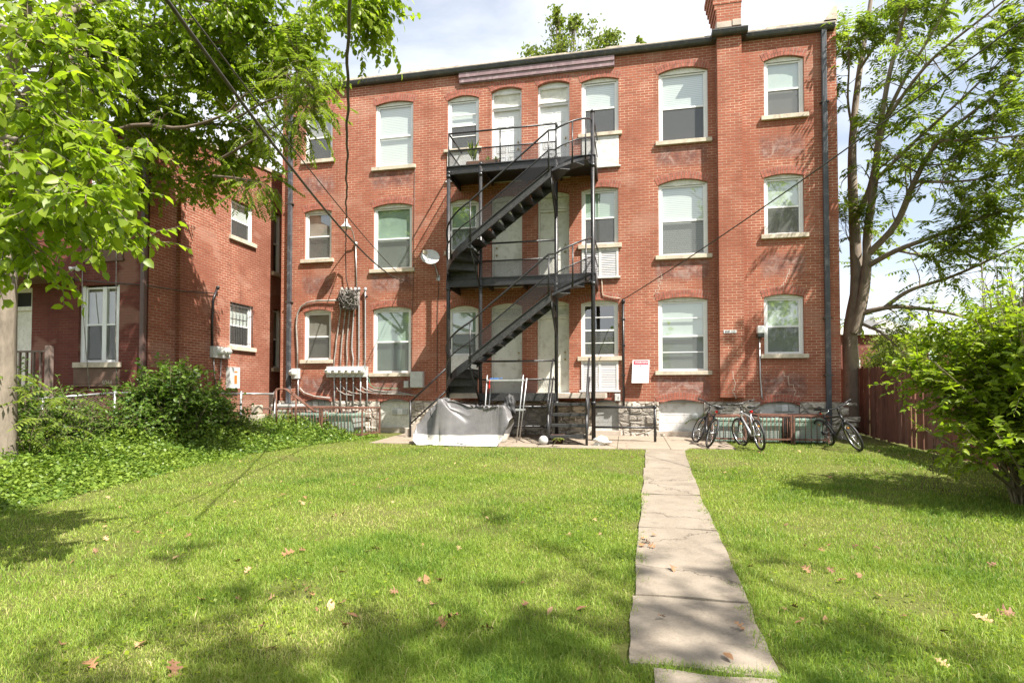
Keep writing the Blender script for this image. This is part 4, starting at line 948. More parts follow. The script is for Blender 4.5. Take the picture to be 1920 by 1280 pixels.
# ------------------------------------------------------------------ overhead wires
def sag(a, b, s, n=24): return [a.lerp(b, i / n) + Vector((0, 0, -s * 4 * (i / n) * (1 - i / n))) for i in range(n + 1)]
def wire(name, label, pts, r, mat):
    d = MB(); d.tube(pts, r, 8); o = d.build(name, M[mat]); return tag(o, label, 'cable')
wire('overhead_cable', 'thick black cable slanting down from the upper left to the brick wall', sag(atd(262, -70, 3.2), W3(756, 527, .02), 0.35), 0.014, 'cable')
wire('overhead_cable', 'thin black wire running beside the thick slanting cable and ending lower on the wall', sag(atd(352, 20, 4.6), W3(765, 530, .02), 0.15), 0.008, 'cable')
tw = []
A_, B_ = atd(655, -60, 4.2), W3(648, 470, .25)
for i in range(90):
    t = i / 89; q = A_.lerp(B_, t) + Vector((0, 0, -0.25 * 4 * t * (1 - t))); q.x += 0.009 * math.sin(i * 0.55) + 0.006 * math.sin(i * 1.3); tw.append(q)
tw += [W3(648.5, 500, .12), W3(649, 522, .1), W3(655, 548, .1)]
wire('overhead_cable', 'wavy twisted service cable hanging straight down to the wire tangle', tw, 0.015, 'cable')
wire('overhead_cable', 'black cable rising from the wall to the upper right corner of the sky', sag(W3(1166, 563, .03), atd(1990, -15, 6.5), 0.12), 0.012, 'cable')
for i, (q, lab) in enumerate((([W3(778, 303, .02), W3(776, 420, .015), W3(775, 520, .015), W3(773, 600, .015), W3(772, 696, .02)], 'thin black wire stapled up the wall right of the second window column'),)):
    wire('wall_wire', lab, q, 0.006, 'cable')
wire('wall_wire', 'pale wire looping along the foundation at the right of the stairs', [W3(1040, 752, .05), W3(1110, 755, .06), W3(1150, 752, .06), W3(1163, 752, .06)], 0.008, 'cable')
# ================================================================== things in the yard
# ------------------------------------------------------------------ air conditioners in rusty cages
def ac_unit(label, x, y, w, dpt, h, mat, grp, fin='fins', louver_front=True):
    z = gz(x, y) + 0.02; T_ = thing('air_conditioner', label, 'air conditioner', (x, y, z), grp)
    d = MB(); d.rbox(x - w / 2, x + w / 2, y, y + dpt, z, z + h, 0.025); d.rbox(x - w / 2 - 0.012, x + w / 2 + 0.012, y - 0.012, y + dpt + 0.012, z + h - 0.07, z + h + 0.012, 0.02)
    o = d.build('casing', mat, T_)
    e = MB(); nb = 3; m_ = 0.05
    for k in range(nb):
        a = x - w / 2 + m_ + (w - 2 * m_) * k / nb; b = x - w / 2 + m_ + (w - 2 * m_) * (k + 1) / nb - 0.02
        e.quad((a, y - 0.003, z + 0.06), (b, y - 0.003, z + 0.06), (b, y - 0.003, z + h * 0.62), (a, y - 0.003, z + h * 0.62))
    for xx, s in ((x + w / 2 + 0.003, 1), (x - w / 2 - 0.003, -1)): e.quad((xx, y + 0.05, z + 0.06), (xx, y + dpt - 0.05, z + 0.06), (xx, y + dpt - 0.05, z + h * 0.8), (xx, y + 0.05, z + h * 0.8))
    e.build('coil_grille', M[fin], T_)
    f = MB(); f.lathe([(w * 0.36, 0), (w * 0.36, 0.03), (w * 0.33, 0.03), (w * 0.33, 0.012)], (x, y + dpt / 2, z + h + 0.012), (0, 0, 1), 24)
    for k in range(4):
        a = k * math.pi / 4; f.tube([(x + w * .35 * math.cos(a), y + dpt / 2 + w * .35 * math.sin(a), z + h + 0.035), (x - w * .35 * math.cos(a), y + dpt / 2 - w * .35 * math.sin(a), z + h + 0.035)], 0.006, 5)
    f.build('fan_guard', M['dark'], T_)
    return T_
def cage(label, x0, x1, y0, y1, h, n, grp, hatch=True):
    z = gz((x0 + x1) / 2, y0) - 0.02; T_ = thing('security_cage', label, 'cage', ((x0 + x1) / 2, y0, z), grp)
    f = MB(); t = 0.018
    for y in (y0, y1):
        for zz in (z + 0.13, z + h): f.box(x0, x1, y - t, y + t, zz - t, zz + t)
        for x in (x0, x1): f.box(x - t, x + t, y - t - 0.001, y + t + 0.001, z, z + h + t)
    for x in (x0, x1):
        for zz in (z + 0.13, z + h): f.box(x - t - 0.001, x + t + 0.001, y0, y1, zz - t + 0.001, zz + t - 0.001)
    f.build('frame', M['rust'], T_)
    b = MB()
    for i in range(1, n):
        x = x0 + (x1 - x0) * i / n; b.tube([(x, y0 - 0.004, z + 0.05), (x, y0 - 0.004, z + h)], 0.0075, 6); b.tube([(x, y0, z + h + 0.01), (x + rnd.uniform(-.03, .03), y1, z + h + 0.012)], 0.008, 6)
    for i in range(1, 6):
        y = y0 + (y1 - y0) * i / 6; b.tube([(x0, y, z + h + 0.02), (x1, y, z + h + 0.02)], 0.007, 6)
        for x in (x0, x1): b.tube([(x, y, z + 0.1), (x, y, z + h)], 0.0075, 6)
    b.build('bars', M['rust'], T_)
    return T_
gR, gL = 'green air conditioners by the right wall', 'air conditioners by the left wall'
YA = 14.25
def xa_(px): return onY(px, 800, YA).x
ac_unit('sage green air conditioner in a rusty cage between the two left bicycles', (xa_(1338) + xa_(1392)) / 2, YA, xa_(1392) - xa_(1338), 0.7, 0.56, M['acgreen'], gR)
ac_unit('sage green air conditioner in a rusty cage right of the middle bicycle', (xa_(1426) + xa_(1466)) / 2, YA, xa_(1466) - xa_(1426), 0.7, 0.56, M['acgreen'], gR)
ac_unit('sage green air conditioner in a rusty cage behind the right bicycle', (xa_(1490) + xa_(1545)) / 2, YA, xa_(1545) - xa_(1490), 0.7, 0.56, M['acgreen'], gR)
cage('rusty bar cage around the green air conditioner beside the left bicycle', xa_(1334), xa_(1396), YA - 0.12, YA + 0.85, 0.66, 6, 'rusty cages over the air conditioners')
cage('rusty bar cage around the green air conditioner behind the middle bicycle', xa_(1420), xa_(1481), YA - 0.12, YA + 0.85, 0.68, 8, 'rusty cages over the air conditioners')
cage('rusty bar cage around the green air conditioner behind the right bicycle', xa_(1486), xa_(1550), YA - 0.12, YA + 0.85, 0.68, 6, 'rusty cages over the air conditioners')
YB = 13.9
def xb_(px): return onY(px, 780, YB).x
ac_unit('pale grey ribbed air conditioner with flat top nearest the rusty handrail', (xb_(508) + xb_(548)) / 2, YB, xb_(548) - xb_(508), 0.75, 0.86, M['acgrey'], gL)
ac_unit('sage green air conditioner next to the pale grey one', (xb_(553) + xb_(592)) / 2, YB, xb_(592) - xb_(553), 0.8, 0.62, M['acgreen'], gL)
ac_unit('sage green air conditioner at the right end of the left row under the meters', (xb_(614) + xb_(660)) / 2, YB, xb_(660) - xb_(614), 0.8, 0.62, M['acgreen'], gL)
cage('dark open frame cage around the pale grey air conditioner', xb_(484), xb_(550), YB - 0.25, YB + 0.95, 0.80, 7, 'rusty cages over the air conditioners')
cage('rusty bar cage around the first green air conditioner of the left row', xb_(552), xb_(604), YB - 0.12, YB + 0.95, 0.83, 9, 'rusty cages over the air conditioners')
cage('rusty bar cage around the green air conditioner under the meters', xb_(608), xb_(683), YB - 0.12, YB + 0.95, 0.82, 12, 'rusty cages over the air conditioners')

# ------------------------------------------------------------------ bicycles
M['bikeblk'] = paint('black_bicycle_paint', (0.02, 0.02, 0.022), 0.3, nscale=9, bump=0)
M['bikesil'] = paint('silver_bicycle_paint', (0.55, 0.56, 0.58), 0.3, 0.6, var=0.1, nscale=9, bump=0)
M['chrome'] = paint('chromed_steel', (0.6, 0.6, 0.6), 0.22, 0.95, var=0.15, nscale=9, bump=0)
M['redref'] = paint('red_reflector', (0.7, 0.02, 0.02), 0.25, var=0.1, nscale=9, bump=0)
M['ambref'] = paint('amber_reflector', (0.75, 0.30, 0.03), 0.25, var=0.1, nscale=9, bump=0)
Z0 = (0, 0, 0)
def bicycle(label, loc, yaw, lean, steer, fmat):
    """built in its own frame: x forward, z up, wheels on the ground; then stood up with a lean"""
    root = thing('bicycle', label, 'bicycle', loc, 'bicycles leaning on the cages'); root.rotation_euler = (lean, 0, yaw)
    root.rotation_mode = 'XYZ'
    r = 0.335; rx, fx = -0.52, 0.54; hubr, hubf = Vector((rx, 0, r)), Vector((fx, 0, r))
    def wheel(hub, name, rot=0.0, pivot=None):
        def q(p):
            if not rot: return p
            d = Vector(p) - pivot; c, s = math.cos(rot), math.sin(rot); return Vector((d.x * c - d.y * s, d.x * s + d.y * c, d.z)) + pivot
        ring = lambda rad, n=36: [q(hub + Vector((rad * math.cos(2 * math.pi * i / n), 0, rad * math.sin(2 * math.pi * i / n)))) for i in range(n)]
        d = MB(); d.tube(ring(r - 0.024), 0.025, 8, closed=True); w = d.build('wheel', M['rubber'], root, loc=Z0)
        d = MB(); d.tube(ring(r - 0.055), 0.014, 6, closed=True); d.build('rim', M['chrome'], w, loc=Z0)
        d = MB()
        for i in range(20):
            a = 2 * math.pi * i / 20; d.tube([q(hub + Vector((0.02 * math.cos(a + .5), 0.02 * (-1) ** i, 0.02 * math.sin(a + .5)))), q(hub + Vector(((r - 0.06) * math.cos(a), 0, (r - 0.06) * math.sin(a))))], 0.0022, 4, cap=False)
        d.build('spokes', M['chrome'], w, loc=Z0)
        d = MB(); d.tube([q(hub + Vector((0, -0.05, 0))), q(hub + Vector((0, 0.05, 0)))], 0.024, 10); d.build('hub', M['chrome'], w, loc=Z0)
        d = MB(); a = 1.9; c_ = hub + Vector(((r * 0.6) * math.cos(a), 0, (r * 0.6) * math.sin(a))); d.tube([q(c_ + Vector((-0.035, 0, 0))), q(c_ + Vector((0.035, 0, 0)))], 0.014, 6); d.build('spoke_reflector', M['ambref'], w, loc=Z0)
        return w
    bb = Vector((-0.09, 0, 0.29)); seat = Vector((-0.25, 0, 0.78)); head = Vector((0.36, 0, 0.82)); hlow = Vector((0.405, 0, 0.66))
    d = MB()
    d.tube([bb, seat], 0.017, 8); d.tube([bb, hlow + Vector((0, 0, 0.02))], 0.023, 8); d.tube([Vector((-0.22, 0, 0.70)), head + Vector((0.01, 0, -0.03))], 0.019, 8); d.tube([head, hlow], 0.024, 8)
    for s in (-1, 1):
        d.tube([bb + Vector((0, s * .02, 0)), hubr + Vector((0, s * .06, 0))], 0.011, 6); d.tube([Vector((-0.23, s * .02, 0.72)), hubr + Vector((0, s * .06, 0))], 0.009, 6)
    d.build('frame', fmat, root, loc=Z0)
    pv = head.copy()
    def st(p):
        p = Vector(p); dd = p - pv; c, s = math.cos(steer), math.sin(steer); return Vector((dd.x * c - dd.y * s, dd.x * s + dd.y * c, dd.z)) + pv
    wheel(hubr, 'wheel'); wheel(hubf, 'wheel', steer, pv)
    d = MB()
    for s in (-1, 1): d.tube([st(hlow + Vector((0.005, s * .05, 0.0))), st(hubf + Vector((0.0, s * .055, 0)))], [0.018, 0.012], 8)
    d.tube([st(hlow + Vector((0.005, -.055, 0.0))), st(hlow + Vector((0.005, .055, 0.0)))], 0.018, 8); d.build('fork', M['bikeblk'], root, loc=Z0)
    d = MB(); d.tube([head, st(head + Vector((-0.01, 0, 0.12))), st(head + Vector((0.08, 0, 0.16)))], 0.016, 8)
    d.tube([st(head + Vector((0.03, s, 0.17 + (0.03 if abs(s) > .15 else 0)))) if abs(s) < .3 else st(head + Vector((-0.03, s, 0.20))) for s in (-.33, -.2, -.08, .08, .2, .33)], 0.013, 8); hb = d.build('handlebar', M['bikeblk'], root, loc=Z0)
    for s in (-1, 1):
        g = MB(); g.tube([st(head + Vector((-0.015, s * .24, 0.195))), st(head + Vector((-0.035, s * .345, 0.20)))], 0.019, 8); g.build('grip', M['rubber'], hb, loc=Z0)
        g = MB(); g.tube([st(head + Vector((0.03, s * .18, 0.19))), st(head + Vector((0.06, s * .20, 0.165))), st(head + Vector((0.05, s * .29, 0.15)))], 0.007, 6); g.build('brake_lever', M['chrome'], hb, loc=Z0)
    d = MB(); d.tube([seat, seat + Vector((-0.03, 0, 0.12))], 0.014, 8); d.build('seat_post', M['chrome'], root, loc=Z0)
    d = MB(); sx, sz = seat.x - 0.03, seat.z + 0.12
    out = [(-0.13, 0.0), (-0.12, 0.075), (-0.04, 0.07), (0.05, 0.028), (0.14, 0.018), (0.15, 0.0)]; o2 = out + [(a, -b) for a, b in out[-2:0:-1]]
    n = len(o2); d.sm = True; d.add([(sx + a, b, sz + 0.045 + 0.012 * (a < -0.08)) for a, b in o2] + [(sx + a * 1.03, b * 1.06, sz + 0.02) for a, b in o2] + [(sx + a * .7, b * .5, sz) for a, b in o2], [tuple(range(n))] + [(i, n + i, n + (i + 1) % n, (i + 1) % n) for i in range(n)] + [(n + i, 2 * n + i, 2 * n + (i + 1) % n, n + (i + 1) % n) for i in range(n)])
    d.build('saddle', M['rubber'], root, loc=Z0)
    d = MB(); d.lathe([(0, 0.02), (0.032, 0.015), (0.035, 0)], (sx - 0.02, 0, sz - 0.07), (-1, 0, 0), 12); d.build('rear_reflector', M['redref'], root, loc=Z0)
    d = MB(); d.lathe([(0.02, -0.004), (0.09, -0.004), (0.09, 0.004), (0.02, 0.004), (0.02, -0.004)], bb + Vector((0, -0.05, 0)), (0, 1, 0), 24); d.lathe([(0.02, -0.01), (0.045, -0.01), (0.045, 0.01), (0.02, 0.01), (0.02, -0.01)], hubr + Vector((0, -0.04, 0)), (0, 1, 0), 16)
    for s in (-1, 1):
        d.tube([bb + Vector((0, s * .06, 0)), bb + Vector((s * 0.11, s * .075, -s * 0.13))], 0.010, 6)
    d.tube([bb + Vector((0, -.05, .09)), hubr + Vector((0, -.045, .045))], 0.004, 4); d.tube([bb + Vector((0, -.05, -.09)), hubr + Vector((0, -.045, -.045))], 0.004, 4)
    ck = d.build('crankset', M['bikeblk'], root, loc=Z0)
    for s in (-1, 1):
        g = MB(); p = bb + Vector((s * 0.11, s * .13, -s * 0.13)); g.rbox(p.x - 0.045, p.x + 0.045, p.y - 0.05, p.y + 0.05, p.z - 0.012, p.z + 0.012, 0.004); g.build('pedal', M['rubber'], ck, loc=Z0)
    return root
def bike_at(label, pr, pf, lean, steer, fmat):
    """pr, pf: ground points under the rear and the front wheel"""
    d = (pf - pr); yaw = math.atan2(d.y, d.x); mid = pr + d * (0.52 / 1.06)
    return bicycle(label, (mid.x, mid.y, gz(mid.x, mid.y)), yaw, lean, steer, fmat)
def gnear(px, Y): p = onY(px, 800, Y); return Vector((p.x, Y, 0))
def along(p, ang, L=1.06): return p + Vector((math.cos(R(ang)), math.sin(R(ang)), 0)) * L
p = gnear(1326, 13.15); bike_at('black bicycle with red rear light leaning beside the white basement panel', p, along(p, 97), R(19), R(8), M['bikeblk'])
p = gnear(1427, 12.75); bike_at('silver framed bicycle with flat handlebar parked in the middle of the three', p, along(p, 97), R(-9), R(14), M['bikesil'])
p = gnear(1556, 14.1); bike_at('muddy dark bicycle with its front wheel turned out onto the grass at the building corner', p, along(p, -76), R(24), R(-10), M['bikeblk'])

# ------------------------------------------------------------------ covered motorcycle (a cloth that hangs over something long)
M['tarp'] = paint('grey_tarpaulin', (0.15, 0.142, 0.147), 0.42, var=0.2, nscale=2.5, bump=0.1, dirt=(0.20, 0.185, 0.18))
M['tarpw'] = paint('silver_white_tarpaulin', (0.64, 0.62, 0.58), 0.5, var=0.12, nscale=2.5, bump=0.06, dirt=(0.50, 0.46, 0.40))
TY = 13.02
def tarp_mat(z0):
    m, t, b = newmat('two_tone_tarpaulin'); N = NT(t); p = N.pos(); sx = N.n('ShaderNodeSeparateXYZ'); N.l(p, sx.inputs[0])
    a = N.noise(p, 2.6, 6, .65).outputs['Fac']; f = N.noise(p, 26, 5, .6).outputs['Fac']
    dk = N.ramp(a, [(.3, (.105, .10, .104)), (.7, (.19, .18, .18))]); wt = N.ramp(a, [(.3, (.46, .43, .38)), (.65, (.66, .64, .60))])
    hem = N.math('GREATER_THAN', N.math('MULTIPLY_ADD', N.noise(p, 1.2, 2).outputs['Fac'], .06, sx.outputs[2]), z0 + .27)
    c = N.mix(hem, wt, dk); c = N.mix(N.ramp(N.noise(p, 5.5, 6, .7, .5).outputs['Fac'], [(.55, 0.0), (.7, .45)]), c, (.20, .17, .14))
    N.l(c, b.inputs['Base Color']); b.inputs['Roughness'].default_value = .42; N.bump(f, b, .25, .02); return m
M['tarp2'] = tarp_mat(gz(-4, 13.02))
txl, txr = onY(788, 820, TY).x, onY(958, 820, TY).x; tg = gz(-4, TY)
topline = [(0.0, 0.55), (0.07, 0.80), (0.18, 0.98), (0.26, 1.16), (0.34, 1.10), (0.45, 0.99), (0.56, 0.95), (0.68, 0.955), (0.80, 0.965), (0.90, 0.97), (0.955, 0.90), (1.0, 0.74)]
def tl(u):
    u = min(max(u, 0), 1)
    for (a, b), (c, d) in zip(topline, topline[1:]):
        if a <= u <= c: t = (u - a) / (c - a); return b + (d - b) * t
    return topline[-1][1]
def tarp():
    L_ = txr - txl; hw = 0.40; n = 150; m = 34; vs = []; fs = []; mi = []
    per = []                                             # the hem, walked round from the right rear corner
    for i in range(n):
        t = i / n * 2 * math.pi; c, s = math.cos(t), math.sin(t)
        x = 0.5 * math.copysign(abs(c) ** 0.42, c); y = hw * math.copysign(abs(s) ** 0.55, s); per.append((x, y, t))
    for j in range(m + 1):
        v = j / m
        for (x, y, t) in per:
            f = math.sin(5 * t + 1.2) * 0.5 + math.sin(11 * t + 0.4) * 0.35 + math.sin(19 * t) * 0.22 + math.sin(31 * t + 2) * 0.12
            u = x + 0.5
            H_ = tl(0.03 + 0.94 * u)
            k = min(1.0, v / 0.78)                       # up the sides, then in over the top
            z = H_ * (k ** 0.93) * (0.985 if v < .78 else 1)
            inn = 0.13 * k ** 1.6 + (0.0 if v <= 0.78 else (v - 0.78) / 0.22)
            inn = min(inn, 1.0); yy = y * (1 - inn); xx = x * (1 - 0.05 * k - 0.16 * (max(0, v - 0.78) / 0.22))
            if v > 0.78: z = H_ * (0.975 + 0.025 * math.sin((v - 0.78) / 0.22 * math.pi / 2)) + 0.02 * math.sin((v - 0.78) / 0.22 * math.pi / 2)
            # folds are deepest near the hem; swags slung between the high points
            am = 0.045 * (1 - k) ** 0.7 + 0.014
            yy += am * f * math.copysign(1, y) * min(1, abs(y) / 0.1) * (1 - max(0, v - .78) / .22); xx += 0.02 * f * (1 - k) * math.copysign(1, x)
            sw = 0.05 * math.sin(2.2 * k + 9.0 * u + 1.5 * math.sin(5 * u + k)) * k * (1 - k) * 2.4
            sw += 0.040 * math.sin(11 * (k - 0.75 * (1.6 * u - 0.85) ** 2)) * max(0, k - .35) * (1 - k) * 7 * max(0, 1 - abs(2 * u - 1.05))
            yy += sw * math.copysign(1, y)
            flare = 0.05 * (1 - k) ** 2
            vs.append((txl + (xx + 0.5) * L_ - (0.10 * (1 - k) if x < -0.4 else 0), TY + yy + math.copysign(flare, y), tg + max(0.012, z)))
    for j in range(m):
        for i in range(n):
            fs.append((j * n + i, j * n + (i + 1) % n, (j + 1) * n + (i + 1) % n, (j + 1) * n + i))
            zz = vs[j * n + i][2] - tg; mi.append(1 if zz < 0.20 else 0)
    return vs, fs, mi
vs, fs, mi = tarp()
def drape(vs, n, m):
    """lets the loose cover fall over what stands under it: springs, gravity, a few round supports"""
    P = np.array(vs).reshape(m + 1, n, 3); c = P[:, :, :2].mean((0, 1)); X = P.copy(); rng = np.random.RandomState(4)
    rest = [(np.linalg.norm(np.roll(P, -1, 1) - P, axis=2) * 1.10 + 1e-4, 'w'), (np.linalg.norm(P[1:] - P[:-1], axis=2) * 1.055 + 1e-4, 'h')]
    d1 = np.linalg.norm(np.roll(P, -1, 1)[1:] - P[:-1], axis=2) * 1.10; d2 = np.linalg.norm(P[1:] - np.roll(P, -1, 1)[:-1], axis=2) * 1.10
    L_ = txr - txl; U = lambda u: txl + u * L_
    tops = [(-.2, .2), (.02, .55), (.10, .80), (.18, .96), (.27, 1.12), (.36, 1.02), (.45, .95), (.56, .90), (.78, .93), (.93, .945), (.99, .80), (1.03, .5), (1.2, .2)]
    tu = np.array([q[0] for q in tops]); tz = np.array([q[1] for q in tops])
    V = np.zeros_like(X); X += rng.normal(size=X.shape) * .006; h = .02
    hem = X[0].copy()
    def pull(A, B, l, w):
        d = B - A; ln = np.linalg.norm(d, axis=2) + 1e-9; k = np.where(ln > l, .6, w) * (ln - l) / ln; return d * k[..., None]
    for it in range(110):
        V[..., 2] -= 9.8 * h; V *= .90; Y = X + V * h
        for s_ in range(7):
            c1 = pull(Y, np.roll(Y, -1, 1), rest[0][0], .12); Y = Y + .5 * c1 - .5 * np.roll(c1, 1, 1)
            c2 = pull(Y[:-1], Y[1:], rest[1][0], .12); Y[:-1] += .5 * c2; Y[1:] -= .5 * c2
            R1 = np.roll(Y, -1, 1); c3 = pull(Y[:-1], R1[1:], d1, .04) * .4; c4 = pull(R1[:-1], Y[1:], d2, .04) * .4
            Y[:-1] += .5 * c3 + .5 * np.roll(c4, 1, 1); Y[1:] -= .5 * np.roll(c3, 1, 1) + .5 * c4
            mir = (-np.arange(n)) % n; sw_ = (Y[m] + Y[m][mir]) * .5; Y[m] = sw_                  # the seam along the top
            # a little stiffness
            lap = (np.roll(Y, 1, 1) + np.roll(Y, -1, 1)) * .5 - Y; Y += .012 * lap
            u = (Y[..., 0] - txl) / L_; T_ = tg + np.interp(u, tu, tz); ay = np.abs(Y[..., 1] - TY)
            w0 = .09 + .10 * np.clip(1 - np.abs(u - .6) / .3, 0, 1) + .05 * np.clip(1 - np.abs(u - .93) / .1, 0, 1)
            for ins, w_, lo in (((ay < w0) & (Y[..., 2] < T_), w0, .35), ((np.abs(u - .27) < .03) & (ay < .33) & (Y[..., 2] < T_ - .02) & (Y[..., 2] > T_ - .2), np.full_like(u, .33), .12)):
                up = ins & (T_ - Y[..., 2] < lo); Y[..., 2] = np.where(up, T_, Y[..., 2]); sdw = ins & ~up; Y[..., 1] = np.where(sdw, TY + np.sign(Y[..., 1] - TY + 1e-6) * w_, Y[..., 1])
            Y[0, :, :2] = Y[0, :, :2] * .6 + hem[:, :2] * .4
            Y[..., 2] = np.maximum(Y[..., 2], tg + .008 + .012 * (np.arange(m + 1)[:, None] % 3) / 3)
        V = (Y - X) / h; X = Y
    return X.reshape(-1, 3)
vs = [tuple(p) for p in drape(vs, 150, 34)]
mi = [0] * len(fs)
me = bpy.data.meshes.new('motorcycle_cover'); me.from_pydata(vs, [], fs); me.materials.append(M['tarp2'])
me.polygons.foreach_set('material_index', mi); me.polygons.foreach_set('use_smooth', [True] * len(fs)); me.update(); boxuv(me)
tag(obj('motorcycle_cover', me), 'grey tarpaulin with a white hem draped over a motorcycle on the slab before the stairs', 'cover')
# folding aluminium rack
RX0, RX1 = onY(916, 740, 13.55).x, onY(983, 740, 13.55).x; ry = 13.55; rg = gz(RX1, ry)
RK = thing('folding_rack', 'tall thin aluminium folding rack with two shelves standing behind the motorcycle cover', 'rack', ((RX0 + RX1) / 2, ry, rg))
zt = onY(983, 703, ry).z; z1 = onY(950, 711, ry).z; z2 = onY(975, 766, ry).z
for x, dx in ((RX0, -0.10), (RX1, -0.16)):
    for y, s in ((ry - 0.18, 1), (ry + 0.18, -1)):
        d = MB(); d.tube([(x + dx, y, rg - 0.01), (x + (0.0 if s > 0 else 0.04), y + s * 0.05, zt - (0 if s > 0 else 0.07))], 0.015, 8); d.build('leg', M['galv'], RK)
for z, nm in ((z1, 'upper_shelf'), (z2, 'lower_shelf')):
    d = MB(); d.box(RX0 - (0.0 if z == z1 else 0.05), RX1 - (0 if z == z1 else 0.05), ry - 0.16, ry + 0.16, z - 0.03, z - 0.005)
    d.box(RX0, RX1, ry - 0.175, ry - 0.161, z - 0.045, z); d.box(RX0, RX1, ry + 0.161, ry + 0.175, z - 0.045, z); d.build(nm, M['galv'], RK)
M['blue'] = paint('blue_plastic', (0.02, 0.16, 0.5), 0.4, nscale=8)
d = MB(); d.rbox(RX0 + 0.06, RX0 + 0.26, ry - 0.12, ry + 0.05, z1, z1 + 0.03, 0.01); d.tube([(RX0 + 0.26, ry - 0.03, z1 + 0.015), (RX0 + 0.36, ry - 0.03, z1 + 0.03)], 0.008, 6); tag(d.build('dustpan', M['blue']), 'small blue plastic dustpan lying on top of the aluminium rack', 'dustpan')
d = MB(); x = RX0 + 0.07; d.tube([(x, ry - 0.19, z1 - 0.01), (x + 0.004, ry - 0.19, z1 - 0.08), (x, ry - 0.19, z1 - 0.13)], 0.008, 8); d.rbox(x - 0.016, x + 0.016, ry - 0.2, ry - 0.18, z1 - 0.22, z1 - 0.13, 0.005); tag(d.build('brush', M['redref']), 'narrow red brush hanging from the upper shelf of the rack', 'brush')
# the black bag slung on the rack
def lump(name, label, cat, c, rad, mat, amp=0.25, seed=1, kind=None, sub=4, flat=None):
    bm = bmesh.new(); bmesh.ops.create_icosphere(bm, subdivisions=sub, radius=1); rr = random.Random(seed); ph = [rr.uniform(0, 6.28) for _ in range(12)]
    for v in bm.verts:
        p = v.co.copy(); k = 1 + amp * (0.5 * math.sin(3.1 * p.x + ph[0]) * math.sin(2.7 * p.y + ph[1]) + 0.4 * math.sin(6.3 * p.z + ph[2] + 2 * p.x) + 0.3 * math.sin(9 * p.y + ph[3] + 4 * p.z) + 0.2 * math.sin(15 * p.x + ph[4] + 9 * p.z))
        v.co = Vector((p.x * rad[0], p.y * rad[1], p.z * rad[2])) * k
        if flat is not None and v.co.z < -rad[2] * flat: v.co.z = -rad[2] * flat
    me = bpy.data.meshes.new(name); bm.to_mesh(me); bm.free(); me.materials.append(mat); me.polygons.foreach_set('use_smooth', [True] * len(me.polygons)); boxuv(me)
    o = obj(name, me, None, c); return tag(o, label, cat)
M['bag'] = paint('black_bag_fabric', (0.035, 0.034, 0.034), 0.55, var=0.4, nscale=10, bump=0.3)
p = onY(955, 764, 13.45); lump('black_bag', 'crumpled black bag hanging between the motorcycle cover and the rack', 'bag', p, (0.17, 0.14, 0.26), M['bag'], 0.35, 4)
p = onY(1019, 822, 13.05); lump('plastic_ball', 'dusty grey plastic ball on the slab left of the entry steps', 'ball', (p.x, 13.05, gz(p.x, 13.05) + 0.12), (0.115, 0.115, 0.115), M['acgrey'], 0.0, 2)
p = onY(1125, 817, 13.2); lump('white_rock', 'rough white rock on the slab at the foot of the right post', 'rock', (p.x + 0.05, 13.2, gz(p.x, 13.2) + 0.10), (0.18, 0.13, 0.11), M['tarpw'], 0.4, 9)
M['clay'] = paint('brown_clay', (0.14, 0.065, 0.045), 0.8, var=0.3, nscale=8, bump=0.2)
p = onY(1046, 824, 13.35); d = MB(); g_ = gz(p.x, 13.35); d.lathe([(0, 0.0), (0.11, 0.0), (0.15, 0.2), (0.165, 0.2), (0.165, 0.24), (0.145, 0.24), (0.13, 0.17), (0, 0.16)], (p.x, 13.35, g_), (0, 0, 1), 20); tag(d.build('plant_pot', M['clay']), 'brown clay pot tucked under the lowest entry step', 'pot')
